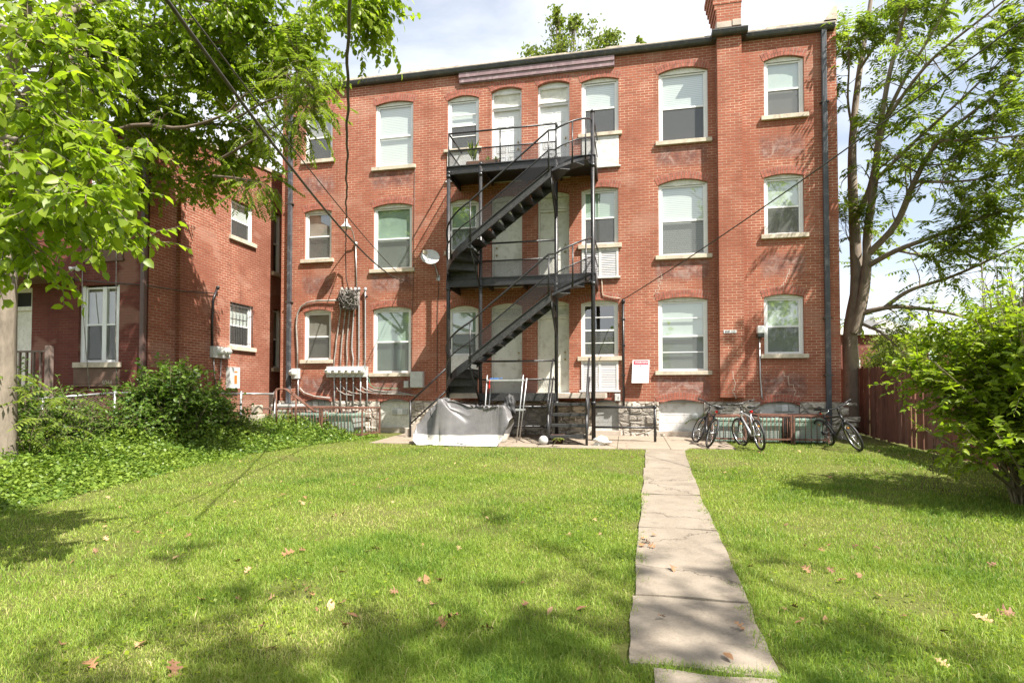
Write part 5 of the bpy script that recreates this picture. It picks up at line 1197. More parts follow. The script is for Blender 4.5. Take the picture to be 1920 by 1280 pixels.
# ================================================================== ground, path, slab
def ground_mat():
    m, t, b = newmat('lawn_soil'); N = NT(t); p = N.pos()
    a = N.noise(p, 0.5, 6).outputs['Fac']; f = N.noise(p, 30, 6, 0.7).outputs['Fac']
    c = N.mix(N.ramp(f, [(0.3, 0.0), (0.7, 1.0)]), (0.07, 0.085, 0.02), (0.13, 0.145, 0.035))
    c = N.mix(N.ramp(a, [(0.45, 0.0), (0.75, 0.5)]), c, (0.12, 0.09, 0.05))
    N.l(c, b.inputs['Base Color']); b.inputs['Roughness'].default_value = 1; b.inputs['Specular IOR Level'].default_value = 0.1; N.bump(f, b, 0.7, 0.03); return m
M['soil'] = ground_mat()
def conc_mat(name, c1, c2, c3):
    m, t, b = newmat(name); N = NT(t); p = N.pos()
    f = N.noise(p, 55, 6, 0.75).outputs['Fac']; a = N.noise(p, 1.6, 6, 0.65).outputs['Fac']; s = N.noise(p, 5, 7, 0.7, 0.6).outputs['Fac']
    c = N.mix(N.ramp(a, [(0.35, 0.0), (0.65, 1.0)]), c1, c2); c = N.mix(N.ramp(s, [(0.52, 0.0), (0.7, 0.7)]), c, c3)
    sp = N.n('ShaderNodeTexVoronoi'); sp.inputs['Scale'].default_value = 70; N.l(p, sp.inputs['Vector'])
    c = N.mix(N.ramp(sp.outputs['Distance'], [(0.0, 0.55), (0.28, 0.0)]), c, tuple(x * 0.45 for x in c1))
    c = N.mix(N.ramp(f, [(0.3, 0.0), (0.7, 0.55)]), c, tuple(min(1, x * 1.35) for x in c2))
    v = N.n('ShaderNodeTexVoronoi'); v.feature = 'DISTANCE_TO_EDGE'; v.inputs['Scale'].default_value = 0.55
    d = N.noise(p, 2.2, 5, 0.65); dv = N.n('ShaderNodeVectorMath'); dv.operation = 'MULTIPLY_ADD'; dv.inputs[1].default_value = (0.7, 0.7, 0); N.l(d.outputs['Color'], dv.inputs[0]); N.l(p, dv.inputs[2]); N.l(dv.outputs[0], v.inputs['Vector'])
    ck = N.ramp(v.outputs['Distance'], [(0.0, 1.0), (0.006, 0.0)]); c = N.mix(N.math('MULTIPLY', ck, 0.75), c, (0.07, 0.055, 0.04))
    N.l(c, b.inputs['Base Color']); b.inputs['Roughness'].default_value = 0.92; b.inputs['Specular IOR Level'].default_value = 0.2
    N.bump(N.math('SUBTRACT', f, N.math('MULTIPLY', ck, 1.5)), b, 0.5, 0.012); return m
M['path'] = conc_mat('worn_path_concrete', (0.15, 0.123, 0.094), (0.235, 0.20, 0.158), (0.085, 0.067, 0.048))
M['slab'] = conc_mat('worn_slab_concrete', (0.20, 0.162, 0.122), (0.27, 0.22, 0.17), (0.15, 0.115, 0.082))
g = MB(); xs = [-250, -60, -25, -14, -8, -4, 0, 4, 8, 14, 25, 60, 250]; ys = [-200, -40, -10, 2, 6, 10, 14, 19, 30, 60, 120, 400]
for i in range(len(xs) - 1):
    for j in range(len(ys) - 1):
        g.quad(*[(xs[a], ys[b], gz(0, ys[b])) for a, b in ((i, j), (i + 1, j), (i + 1, j + 1), (i, j + 1))])
g.build('ground', M['soil'], kind='structure')
# path: slabs of poured concrete with ragged edges, one a little tilted against the next
PL = [(1178, 1268), (1180, 1225), (1186, 1150), (1191, 1090), (1196, 1030), (1200, 985), (1203, 935), (1207, 890), (1211, 850)]
PRt = [(1462, 1278), (1440, 1225), (1412, 1150), (1387, 1090), (1358, 1030), (1336, 985), (1315, 935), (1298, 890), (1285, 850)]
PLw = [onG(*q) for q in PL]; PRw = [onG(*q) for q in PRt]
def pedge(tb, y):
    tb = sorted(tb, key=lambda p: p.y)
    for a, b in zip(tb, tb[1:]):
        if y <= b.y: t = (y - a.y) / (b.y - a.y); return a.x + (b.x - a.x) * t
    a, b = tb[-2], tb[-1]; return a.x + (b.x - a.x) * (y - a.y) / (b.y - a.y)
def pathx(y): return pedge(PLw, y), pedge(PRw, y)
cuts = [onG(1310, 1262).y, onG(1300, 1128).y, onG(1270, 995).y, onG(1255, 930).y, onG(1248, 880).y, 12.62]
pth = MB(); rp = random.Random(3)
def slab_piece(mb, ya, yb, xf, lift, n=14, gap=0.012, th=0.06, wig=0.010):
    top = []
    def wand():
        f1, f2, p1, p2 = rp.uniform(3, 6), rp.uniform(9, 16), rp.uniform(0, 6), rp.uniform(0, 6)
        return [wig * (.8 * math.sin(f1 * i / n + p1) + .35 * math.sin(f2 * i / n + p2)) + rp.uniform(-.2, .2) * wig for i in range(n + 1)]
    jl = wand(); jr = wand(); tilt = rp.uniform(-0.006, 0.006)
    for i in range(n + 1):
        y = ya + gap / 2 + (yb - ya - gap) * i / n; a, b = xf(y); z = gz(0, y) + lift + tilt * (i / n - 0.5) * 2
        a += jl[i]; b += jr[i]; m_ = 5
        top.append([(a + (b - a) * k / m_, y + (0.015 * math.sin(5 * k + ya) if i in (0, n) else 0), z + rp.uniform(-0.002, 0.002)) for k in range(m_ + 1)])
    vs = [p for r_ in top for p in r_]; m_ = 6; fs = [(i * m_ + k, i * m_ + k + 1, (i + 1) * m_ + k + 1, (i + 1) * m_ + k) for i in range(n) for k in range(m_ - 1)]
    mb.add(vs, fs)
    out = [top[0][k] for k in range(m_)] + [top[i][m_ - 1] for i in range(1, n + 1)] + [top[n][k] for k in range(m_ - 2, -1, -1)] + [top[i][0] for i in range(n - 1, 0, -1)]
    k = len(out); mb.add(out + [(x, y, z - th) for x, y, z in out], [(i, i + k, (i + 1) % k + k, (i + 1) % k) for i in range(k)])
for a, b, lf in zip(cuts, cuts[1:], (0.022, 0.029, 0.024, 0.027, 0.024)): slab_piece(pth, a, b, pathx, lf, 30, 0.014, 0.07, 0.013)
slab_piece(pth, 1.6, cuts[0] - 0.06, lambda y: (pathx(cuts[0])[0] + 0.14, pathx(cuts[0])[1] - 0.02), 0.04, 6)
pth.build('path', M['path'], kind='structure')
sl = MB(); sx0, sx1 = -6.2, 2.35; bounds = [sx0, -4.0, -2.0, -0.2, 0.95, sx1]
def slab_front(x): return 12.62 + 0.04 * math.sin(2.1 * x) + (0.22 if x < -4.3 else 0) + (0.35 if x > 1.3 else 0)
for a, b in zip(bounds, bounds[1:]):
    n = 10; q = []
    for i in range(n + 1):
        x = a + 0.006 + (b - a - 0.012) * i / n; q.append((x, slab_front(x) + rp.uniform(-0.02, 0.02)))
    for (x, y), (x2, y2) in zip(q, q[1:]):
        z = lambda yy: gz(0, yy) + 0.022
        sl.quad((x, y, z(y)), (x2, y2, z(y2)), (x2, YW + 0.1, z(YW)), (x, YW + 0.1, z(YW))); sl.quad((x, y, z(y) - 0.05), (x2, y2, z(y2) - 0.05), (x2, y2, z(y2)), (x, y, z(y)))
sl.build('pavement', M['slab'], kind='structure')

# ================================================================== the neighbouring house at the left
YN = 11.3; XN = -11.15; XN2 = -11.03
NFR = wall_frame(YN); NS = side_frame(XN2)
def nY(px, py): return onY(px, py, YN)
def nX(px, py): return onX(px, py, XN2)
NB = thing('brick_house', 'two storey dark red brick house at the left half hidden behind leafy branches', 'house', (-14, YN, 0.4))
def nop(x0, x1, y0, y1):
    xm = (x0 + x1) / 2; a, b = nY(x0, y1), nY(x1, y1); return dict(u0=a.x, u1=b.x, v0=nY(xm, y1).z, vs=nY(xm, y0).z, vc=nY(xm, y0).z)
def sop(x0, x1, y0, y1):
    xm = (x0 + x1) / 2; a, b = nX(x0, y1), nX(x1, y1); return dict(u0=a.y, u1=b.y, v0=nX(xm, y1).z, vs=nX(xm, y0).z, vc=nX(xm, y0).z)
n1, n2, nd = nop(146, 222, 534, 679), nop(166, 228, 318, 446), nop(12, 57, 540, 715)
nd['v0'] = 1.7
s1_, s2_ = sop(430.5, 474, 570, 650), sop(433, 475, 380, 449); g1, g2 = sop(512, 527, 580, 690), sop(512, 527, 400, 512)
ZN = nY(200, 250).z; ZN2 = ZN + 0.75
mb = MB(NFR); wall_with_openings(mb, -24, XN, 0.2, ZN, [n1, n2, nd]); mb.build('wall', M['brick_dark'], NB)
Yj = onX(337, 600, XN2).y
mb = MB(); mb.quad((XN, YN, 0.2), (XN, Yj, 0.2), (XN, Yj, ZN + 0.05), (XN, YN, ZN + 0.05)); mb.quad((XN, Yj, 0.2), (XN2, Yj, 0.2), (XN2, Yj, ZN + 0.2), (XN, Yj, ZN + 0.2))
mb.build('corner_wall', M['brick_plain'], NB)
mb = MB(NS); zs_ = 8.0
wall_with_openings(mb, Yj, 26, 0.2, ZN + 0.1, [s1_, s2_, g1, g2])
mb.add([(Yj, ZN + 0.1, 0), (26, ZN + 0.1, 0), (26, ZN2 + 1.2, 0), (Yj, ZN + 0.2, 0)], [(0, 1, 2, 3)])
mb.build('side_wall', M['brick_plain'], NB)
cp = MB(); cp.add([(XN2 + 0.04, Yj, ZN + 0.2), (XN2 + 0.04, 26, ZN2 + 1.2), (XN2 - 0.3, 26, ZN2 + 1.2), (XN2 - 0.3, Yj, ZN + 0.2), (XN2 + 0.04, Yj, ZN + 0.3), (XN2 + 0.04, 26, ZN2 + 1.3), (XN2 - 0.3, 26, ZN2 + 1.3), (XN2 - 0.3, Yj, ZN + 0.3)], [(0, 3, 2, 1), (4, 5, 6, 7), (0, 1, 5, 4), (2, 3, 7, 6), (0, 4, 7, 3), (1, 2, 6, 5)]); cp.build('coping', M['conc'], NB)
rf = MB(); rf.quad((-24, YN, ZN), (XN, YN, ZN), (XN2, 26, ZN + 1.2), (-24, 26, ZN + 1.2)); rf.build('roof', M['roof'], NB)
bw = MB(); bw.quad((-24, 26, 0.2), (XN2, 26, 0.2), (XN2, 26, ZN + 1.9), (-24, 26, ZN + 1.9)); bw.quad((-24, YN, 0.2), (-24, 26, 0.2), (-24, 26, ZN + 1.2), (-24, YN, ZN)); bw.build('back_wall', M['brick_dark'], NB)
gutter(-24, XN + 0.05, YN, ZN - 0.1, NB)
for o in (n1, n2):
    w = window(NB, NFR, o, 'shade_t' if o is n1 else 'shade', 'screen', sill=0.13, casing=0.12, arch=False)
    um = (o['u0'] + o['u1']) / 2 + 0.09; m_ = MB(NFR); m_.box(um - 0.06, um + 0.06, o['v0'] + 0.003, o['vs'] - 0.04, -0.18, -0.068); m_.build('mullion', M['vinyl'], w)
    p = MB(NFR); z1_ = o['v0'] - 0.135; p.rbox(o['u0'] - 0.1, o['u1'] + 0.06, z1_ - 0.40, z1_, -0.03, 0.03, 0.01); p.box(o['u0'] - 0.14, o['u1'] + 0.1, z1_ - 0.45, z1_ - 0.401, -0.03, 0.05)
    M['brownstone'] = M.get('brownstone') or paint('brown_stone_panel', (0.16, 0.095, 0.07), 0.9, var=0.25, nscale=4, bump=0.2)
    pn = p.build('stone_panel', M['brownstone'], NB)
    if o is n1:
        q = nY(193, 721); text_mesh('house_number', '6044', 0.155, Vector((q.x, YN - 0.033, q.z)), pn, M['lime'], 0.001, xs=0.95)
M['bars'] = M['iron']
for o, up in ((s1_, 'blind'), (s2_, 'blind')):
    w = window(NB, NS, o, up, 'screen', sill=0.12, casing=0.07, arch=False)
    if o is s1_:
        b = MB(NS)
        for i in range(7): u = o['u0'] + 0.06 + (o['u1'] - o['u0'] - 0.12) * i / 6; b.tube([(u, o['v0'] + 0.02, 0.03), (u, o['vs'] - 0.02, 0.03)], 0.008, 5)
        for v in (o['v0'] + 0.1, o['vs'] - 0.15): b.tube([(o['u0'] - 0.02, v, 0.035), (o['u1'] + 0.02, v, 0.035)], 0.009, 5)
        b.build('window_guard', M['iron'], w)
for o in (g1, g2): window(NB, NS, o, 'shade_t', None, sill=0.12, arch=False)
# door and porch of the neighbour
f = MB(NFR); u0, u1, v0, vs = nd['u0'], nd['u1'], nd['v0'], nd['vs']
f.box(u0, u0 + 0.1, v0, vs, -0.18, -0.06); f.box(u1 - 0.1, u1, v0, vs, -0.18, -0.06); f.box(u0 + 0.1, u1 - 0.1, vs - 0.1, vs, -0.18, -0.06); f.box(u0 + 0.1, u1 - 0.1, v0 + 2.0, v0 + 2.1, -0.18, -0.06)
d_ = f.build('door', M['offwhite'], NB)
f = MB(NFR); f.box(u0 + 0.1, u1 - 0.1, v0, v0 + 2.0, -0.16, -0.13); f.build('door_leaf', M['offwhite'], d_)
f = MB(NFR); f.quad((u0 + 0.1, v0 + 2.1, -0.14), (u1 - 0.1, v0 + 2.1, -0.14), (u1 - 0.1, vs - 0.1, -0.14), (u0 + 0.1, vs - 0.1, -0.14)); f.build('transom_pane', M['dark'], d_)
f = MB(NFR); f.quad((u0 - .1, v0 - .1, -0.2), (u1 + .1, v0 - .1, -0.2), (u1 + .1, vs + .1, -0.2), (u0 - .1, vs + .1, -0.2)); f.build('backing', M['dark'], d_)
pr = MB(); xq = nY(92, 690).x; yq = YN - 1.3; zq = 1.62
pr.box(-16.5, xq, yq, YN - 0.01, zq - 0.12, zq); po = pr.build('porch', M['conc'], NB)
zr = onY(60, 522, YN - 0.6).z; c = MB(); c.box(-16.5, nY(140, 520).x, YN - 1.0, YN - 0.01, zr, zr + 0.12); c.build('porch_canopy', M['brownstone'], po)
M['greywood'] = paint('grey_brown_wood', (0.17, 0.12, 0.10), 0.8, var=0.3, nscale=6, bump=0.2)
c = MB(); zt_ = onY(60, 657, yq).z; xr_ = onY(90, 690, yq).x
c.box(-16.5, xr_, yq - 0.03, yq + 0.03, zt_ - 0.04, zt_); c.box(-16.5, xr_, yq - 0.025, yq + 0.025, zq + 0.08, zq + 0.13); c.box(xr_ - 0.03, xr_ + 0.08, yq - 0.055, yq + 0.055, 0.3, zt_ + 0.1)
for i in range(22): x = xr_ - 0.2 - i * 0.19; c.box(x - 0.02, x + 0.02, yq - 0.02, yq + 0.02, zq + 0.131, zt_ - 0.041)
c.build('railing', M['greywood'], po)
X = onX(268, 500, XN).y
d = MB(); d.rbox(XN - 0.14, XN - 0.02, YN - 0.11, YN - 0.01, 0.4, ZN - 0.1, 0.015); M['brownmetal'] = paint('brown_downspout_metal', (0.10, 0.055, 0.045), 0.5, var=0.2, nscale=3); d.build('downspout', M['brownmetal'], NB)
# meters, boxes and wires on the neighbour's side wall
def S3(px, py, w=0.0): p = nX(px, py); return Vector((XN2 + w, p.y, p.z))
NM = thing('electric_meter', 'pair of round electric meters on the side wall of the left house', 'electric meter', tuple(S3(408, 660)))
a, b = S3(393, 668), S3(425, 652); d = MB(); d.rbox(XN2 + 0.001, XN2 + 0.12, a.y, b.y, a.z - 0.03, b.z, 0.01); d.build('meter_box', M['greybox'], NM)
for px in (404, 417):
    q = S3(px, 660); d = MB(); d.lathe([(0.09, 0), (0.09, 0.05), (0.08, 0.06), (0.078, 0.12), (0.06, 0.15), (0, 0.16)], (XN2 + 0.12, q.y, q.z), (1, 0, 0), 16); d.build('meter', M['meterglass'], NM)
d = MB(); d.tube([S3(395, 652, .05), S3(395, 600, .05), S3(397, 560, .05), S3(403, 543, .06)], 0.03, 8); d.lathe([(0.03, -.03), (0.05, 0), (0.045, 0.06), (0, .08)], S3(404, 541, .07), (0.3, -.2, 1), 10); d.build('conduit', M['iron'], NM)
d = MB(); d.tube([S3(399, 668, .03), S3(400, 700, .03), S3(404, 730, .03)], 0.014, 6); d.tube([S3(413, 668, .03), S3(412, 700, .03), S3(408, 730, .03)], 0.014, 6); d.build('drop_conduit', M['galv'], NM)
a, b = S3(423, 728), S3(442.5, 689); NBX = thing('utility_box', 'tall pale green grey electrical box with an orange sticker on the left house', 'utility box', tuple(S3(433, 728)))
d = MB(); d.rbox(XN2 + 0.001, XN2 + 0.14, a.y, b.y, a.z, b.z, 0.01); bx = d.build('box', M['greybox'], NBX); M['orange'] = paint('orange_sticker', (0.8, 0.16, 0.03), 0.5, var=0.1, nscale=9, bump=0)
d = MB(); h = b.z - a.z; w_ = b.y - a.y; d.box(XN2 + 0.1405, XN2 + 0.142, a.y + w_ * .42, a.y + w_ * .68, a.z + h * .22, a.z + h * .62); d.box(XN2 + 0.1405, XN2 + 0.142, a.y + w_ * .40, a.y + w_ * .72, a.z + h * .74, a.z + h * .81); d.build('sticker', M['orange'], bx)
a, b = S3(350, 709), S3(369, 696); NBX = thing('utility_box', 'small white box on the left house above the dark bushes', 'utility box', tuple(S3(360, 709)))
d = MB(); d.rbox(XN2 + 0.001, XN2 + 0.12, a.y, b.y, a.z, b.z, 0.01); d.build('box', M['greybox'], NBX); d = MB(); d.rbox(XN2 + 0.121, XN2 + 0.135, a.y + .03, b.y - .03, a.z + .02, b.z - .03, 0.004); d.build('cover', M['vinyl'], NBX)
wire('wall_wire', 'dark wire strung across the left house from the porch to the bent conduit', [nY(60, 530) + Vector((0, -.05, 0)), nY(140, 525) + Vector((0, -.05, 0)), nY(232, 532) + Vector((0, -.05, 0)), Vector((XN + .05, YN - .05, nY(268, 537).z)), S3(340, 546, .05), S3(400, 550, .05)], 0.012, 'cable')
wire('wall_wire', 'pale wire hanging in front of the ground floor window of the left house', [nY(159, 500) + Vector((0, -.06, 0)), nY(160, 560) + Vector((0, -.08, 0)), nY(167, 640) + Vector((0, -.1, 0)), nY(177, 735) + Vector((0, -.12, 0))], 0.010, 'cable_g')
wire('wall_wire', 'pale wire running down the right edge of the ground floor window of the left house', [nY(221, 440) + Vector((0, -.03, 0)), nY(221, 560) + Vector((0, -.05, 0)), nY(220, 650) + Vector((0, -.05, 0)), nY(221, 720) + Vector((0, -.03, 0))], 0.010, 'cable_g')
FLp = nY(150, 503); FL = thing('flood_light', 'small white twin flood light under the upper window of the left house', 'wall lamp', (FLp.x, YN, FLp.z))
d = MB(); d.rbox(FLp.x - .05, FLp.x + .05, YN - .06, YN - .001, FLp.z - .05, FLp.z + .05, .01); d.build('base', M['vinyl'], FL)
for s in (-1, 1): d = MB(); d.lathe([(0, .0), (.03, .01), (.04, .06), (.065, .12), (.06, .125), (0, .11)], (FLp.x + s * .06, YN - .06, FLp.z), (s * .5, -1, -.5), 12); d.build('lamp_head', M['vinyl'], FL)

# ------------------------------------------------------------------ fences
M['fencewood'] = bark_mat('stained_fence_wood', (0.105, 0.042, 0.026), (0.21, 0.092, 0.058), 6); M['fencewood2'] = bark_mat('dark_stained_fence_wood', (0.075, 0.03, 0.02), (0.16, 0.066, 0.042), 6); M['fencewood3'] = bark_mat('faded_fence_wood', (0.10, 0.045, 0.032), (0.21, 0.105, 0.075), 6)
FN = thing('wooden_fence', 'tall dark red stained board fence with uneven tops and gaps along the right side', 'fence', (6.15, 12, gz(6, 12)))
rf_ = random.Random(11)
def fence_panel(y0, y1, n0):
    d = MB(); y = y1
    while y > y0 + 0.05:
        w_ = rf_.uniform(0.125, 0.15); gap = 0.007 if rf_.random() < 0.86 else rf_.uniform(0.02, 0.07); h = 1.76 + rf_.uniform(-0.035, 0.03); zb_ = gz(0, y) + rf_.uniform(-0.02, 0.05); dx = rf_.uniform(-0.006, 0.006); tl_ = rf_.uniform(-0.012, 0.012)
        a, b = y - w_, y; t = 0.018; zt = zb_ + h
        pts = [(6.12 + dx, a, zb_), (6.12 + dx, b, zb_), (6.12 + dx, b + tl_, zt - 0.03), (6.12 + dx, b - 0.03 + tl_, zt), (6.12 + dx, a + 0.03 + tl_, zt), (6.12 + dx, a + tl_, zt - 0.03)]
        d.cm = rf_.choice((0, 0, 1, 1, 2)); d.prism(pts, (t, 0, 0)); y -= w_ + gap
    for zz in (0.35, 1.0, 1.55): d.add([(6.145, y0, gz(0, y0) + zz), (6.145, y1, gz(0, y1) + zz), (6.145, y1, gz(0, y1) + zz + 0.09), (6.145, y0, gz(0, y0) + zz + 0.09), (6.19, y0, gz(0, y0) + zz), (6.19, y1, gz(0, y1) + zz), (6.19, y1, gz(0, y1) + zz + 0.09), (6.19, y0, gz(0, y0) + zz + 0.09)], [(0, 1, 2, 3), (7, 6, 5, 4), (3, 2, 6, 7), (0, 4, 5, 1)])
    d.build('board_panel', [M['fencewood'], M['fencewood2'], M['fencewood3']], FN)
yy = 20.0
while yy > 3:
    fence_panel(yy - 2.4, yy, 0); p = MB(); p.box(6.20, 6.29, yy - 0.045, yy + 0.045, gz(0, yy) - .1, gz(0, yy) + 1.7); p.build('post', M['fencewood'], FN); yy -= 2.45
M['chain'] = alpha_mat('chain_link', (0.33, 0.27, 0.22), 0.3, 0.075, 0.5, 0.5, 0.10)
CF = thing('chain_link_fence', 'low chain link fence with a grey top rail in front of the left house', 'fence', (-11, 11.5, 0.3))
cps = [atd(-60, 752, 10.4), atd(80, 747, 11.2), atd(215, 736, 12.4), atd(330, 737, 13.2), atd(452, 737.5, 14.2), atd(515, 738, 14.9)]
for a, b in zip(cps, cps[1:]):
    MB().tube([a, b], 0.024, 8).build('top_rail', M['galv'], CF)
    d = MB(); d.quad((a.x, a.y, gz(0, a.y)), (b.x, b.y, gz(0, b.y)), tuple(b), tuple(a)); d.build('wire_mesh', M['chain'], CF)
for q in cps: MB().tube([(q.x, q.y, gz(0, q.y) - .1), (q.x, q.y, q.z + 0.06)], 0.028, 8).build('post', M['galv'], CF)
ST = thing('stone_pier', 'small pale rough stone pier behind the chain link fence', 'stone pier', tuple(atd(482, 790, 14.9)))
q = atd(482, 770, 14.9)
for i, (w_, z0_, z1_) in enumerate(((0.14, 0.35, 0.62), (0.12, 0.63, 0.86), (0.15, 0.87, 1.06), (0.11, 1.07, 1.3))):
    d = MB(); d.rbox(q.x - w_, q.x + w_, q.y - w_, q.y + w_, z0_, z1_, 0.03); d.build('stone_block', M['lime'], ST)
RH = thing('rusty_handrail', 'rusty bent pipe handrail sloping down behind the pale grey air conditioner', 'handrail', tuple(atd(540, 790, 14.5)))
for dd in (0, 0.45):
    MB().tube([atd(512 + dd * 6, 770, 14.5 + dd), atd(516 + dd * 6, 733, 14.5 + dd), atd(519 + dd * 10, 729, 14.5 + dd), atd(533 + dd * 10, 729, 14.5 + dd), atd(540 + dd * 10, 733, 14.5 + dd), atd(590 + dd * 6, 772, 14.5 + dd)], 0.022, 8).build('rail', M['rust'], RH)
for px, y_ in ((518, 729), (555, 744)): MB().tube([atd(px, y_, 14.5), atd(px, 795, 14.5)], 0.02, 8).build('post', M['rust'], RH)

# ------------------------------------------------------------------ houses far beyond the fence
M['slate'] = paint('pale_slate_roof', (0.26, 0.25, 0.235), 0.7, var=0.2, nscale=1.5, bump=0.1)
def far_house(label, d, x0, x1, yb, yt, peaks, win):
    a, b = atd(x0, yt, d), atd(x1, yt, d); zt = a.z; H = thing('far_brick_house', label, 'house', ((a.x + b.x) / 2, (a.y + b.y) / 2, 0.5)); ax = (b - a); ax.z = 0; L_ = ax.length; ax.normalize(); nr = Vector((-ax.y, ax.x, 0))
    fr = lambda u, v, w: tuple(Vector((a.x, a.y, 0)) + ax * u - nr * w + Vector((0, 0, v)))
    s = L_ / (x1 - x0)
    m_ = MB(fr); m_.box(0, L_, 0.3, zt, -8, 0); m_.build('wall', M['brick_dark'], H)
    m_ = MB(fr); m_.box(-0.3, L_ + .3, zt + 0.002, zt + 0.3, -8.2, 0.35); m_.build('cornice', M['white'], H)
    for (pa, pb, pc, pz) in peaks:                        # steep hipped roofs: left foot, apex, right foot, apex row
        u0, um, u1 = (pa - x0) * s, (pb - x0) * s, (pc - x0) * s; za = atd(pb, pz, d).z
        m_ = MB(fr); m_.add([(u0, zt + .3, 0.3), (u1, zt + .3, 0.3), (u1, zt + .3, -5), (u0, zt + .3, -5), (um, za, -2.4)], [(0, 1, 4), (1, 2, 4), (2, 3, 4), (3, 0, 4)]); m_.build('roof', M['slate'], H)
    for (wa, wb, wc, wd) in win:
        m_ = MB(fr); m_.box((wa - x0) * s, (wb - x0) * s, atd(wa, wd, d).z, atd(wa, wc, d).z, 0.001, 0.06); f_ = m_.build('window', M['white'], H)
        m_ = MB(fr); m_.box((wa - x0) * s + .1, (wb - x0) * s - .1, atd(wa, wd, d).z + .1, atd(wa, wc, d).z - .1, 0.061, 0.07); m_.build('pane', M['shade_g'], f_)
far_house('distant red brick house with steep pale slate roofs seen beyond the fence', 38, 1560, 1700, 700, 628, [(1612, 1644, 1668, 596), (1640, 1682, 1716, 582), (1556, 1566, 1604, 590)], [(1592, 1611, 674, 698), (1648, 1664, 650, 690)])
far_house('distant red brick house with a long pale roof behind the big shrub', 44, 1706, 1960, 700, 640, [(1700, 1760, 1840, 596), (1800, 1880, 1990, 600)], [(1740, 1756, 655, 690), (1800, 1816, 655, 690)])
# ================================================================== plants
rs = np.random.RandomState(5)
def unit(a): return a / np.maximum(np.linalg.norm(a, axis=-1, keepdims=True), 1e-9)
TB = np.array([(0, 0, 0), (.28, .42, .05), (.28, 0, -.03), (.28, -.42, .05), (.66, .36, .03), (.66, 0, -.05), (.66, -.36, .03), (1, 0, -.14)])
FB = [(0, 2, 1), (0, 3, 2), (1, 2, 5, 4), (2, 3, 6, 5), (4, 5, 7), (5, 6, 7)]
TS = np.array([(0, 0, 0), (.45, .5, .06), (.5, 0, -.03), (.45, -.5, .06), (1, 0, -.08)]); FS = [(0, 2, 1), (0, 3, 2), (1, 2, 4), (2, 3, 4)]
TQ = np.array([(0, 0, 0), (.5, .5, .05), (1, 0, -.05), (.5, -.5, .05)]); FQ = [(0, 3, 2, 1)]
def leaves(name, c, ax, up, ln, wd, mat, tint, parent=None, shape='B'):
    T, Fc = {'B': (TB, FB), 'S': (TS, FS), 'Q': (TQ, FQ)}[shape]
    n = len(c); ax = unit(ax); side = unit(np.cross(up, ax)); nm = np.cross(ax, side)
    ln = np.broadcast_to(ln, n)[:, None, None]; wd = np.broadcast_to(wd, n)[:, None, None]
    v = c[:, None, :] + ax[:, None, :] * T[None, :, 0:1] * ln + side[:, None, :] * T[None, :, 1:2] * wd + nm[:, None, :] * T[None, :, 2:3] * ln
    k = len(T); flat = []; lt = []
    base = np.arange(n)[:, None] * k
    idx = np.concatenate([np.array(f) for f in Fc]); lens = np.array([len(f) for f in Fc])
    flat = (base + idx[None, :]).ravel(); lt = np.tile(lens, n)
    o = big_mesh(name, v.reshape(-1, 3), flat, lt, mat, parent, np.repeat(tint, k), smooth=True)
    return o
def tubes(name, lst, mat, parent=None, n=5):
    """many thin branches [(points (k,3), radii (k))] in one mesh"""
    V = []; Fl = []; b = 0
    ang = np.arange(n) * 2 * np.pi / n
    for pts, rad in lst:
        pts = np.asarray(pts, float); k = len(pts); t = unit(np.gradient(pts, axis=0)); ref = np.array([0.31, 0.2, 0.93]); a = unit(np.cross(t, ref)); bb = np.cross(t, a)
        rg = pts[:, None, :] + (a[:, None, :] * np.cos(ang)[None, :, None] + bb[:, None, :] * np.sin(ang)[None, :, None]) * np.asarray(rad)[:, None, None]
        V.append(rg.reshape(-1, 3)); i = np.arange(k - 1)[:, None] * n; j = np.arange(n)[None, :]; j2 = (j + 1) % n
        Fl.append(np.stack([b + i + j, b + i + j2, b + i + n + j2, b + i + n + j], -1).reshape(-1)); b += k * n
    Fl = np.concatenate(Fl); return big_mesh(name, np.concatenate(V), Fl, np.full(len(Fl) // 4, 4), mat, parent, smooth=True)
def spline(pts, n):
    """Catmull-Rom through the points"""
    P = [np.array(p, float) for p in pts]; P = [2 * P[0] - P[1]] + P + [2 * P[-1] - P[-2]]; out = []
    m = len(P) - 3
    for i in range(n):
        u = i / (n - 1) * m; s = min(int(u), m - 1); t = u - s; a, b, c, d = P[s:s + 4]
        out.append(0.5 * ((2 * b) + (c - a) * t + (2 * a - 5 * b + 4 * c - d) * t * t + (3 * b - a - 3 * c + d) * t ** 3))
    return np.array(out)
def rvec(n): return unit(rs.normal(size=(n, 3)))
def tw_path(p, d, L, droop, k=5, wob=0.12):
    pts = [p]; d = d / np.linalg.norm(d)
    for i in range(k):
        d = d + rs.normal(size=3) * wob + np.array([0, 0, -droop]); d = d / np.linalg.norm(d); p = p + d * L / k; pts.append(p)
    return np.array(pts)
def twig_leaves(path, n, start=0.15):
    """n leaf seats along a twig, alternate left and right: positions, axes, up vectors"""
    k = len(path) - 1; t = np.linspace(start, 1, n) * k; i = np.minimum(t.astype(int), k - 1); f = (t - i)[:, None]
    p = path[i] * (1 - f) + path[i + 1] * f; tan = unit(path[i + 1] - path[i]); up = np.array([0, 0, 1.0]); side = unit(np.cross(tan, up) + 1e-6); s = np.where(np.arange(n) % 2 == 0, 1, -1)[:, None]
    return p, tan, side * s
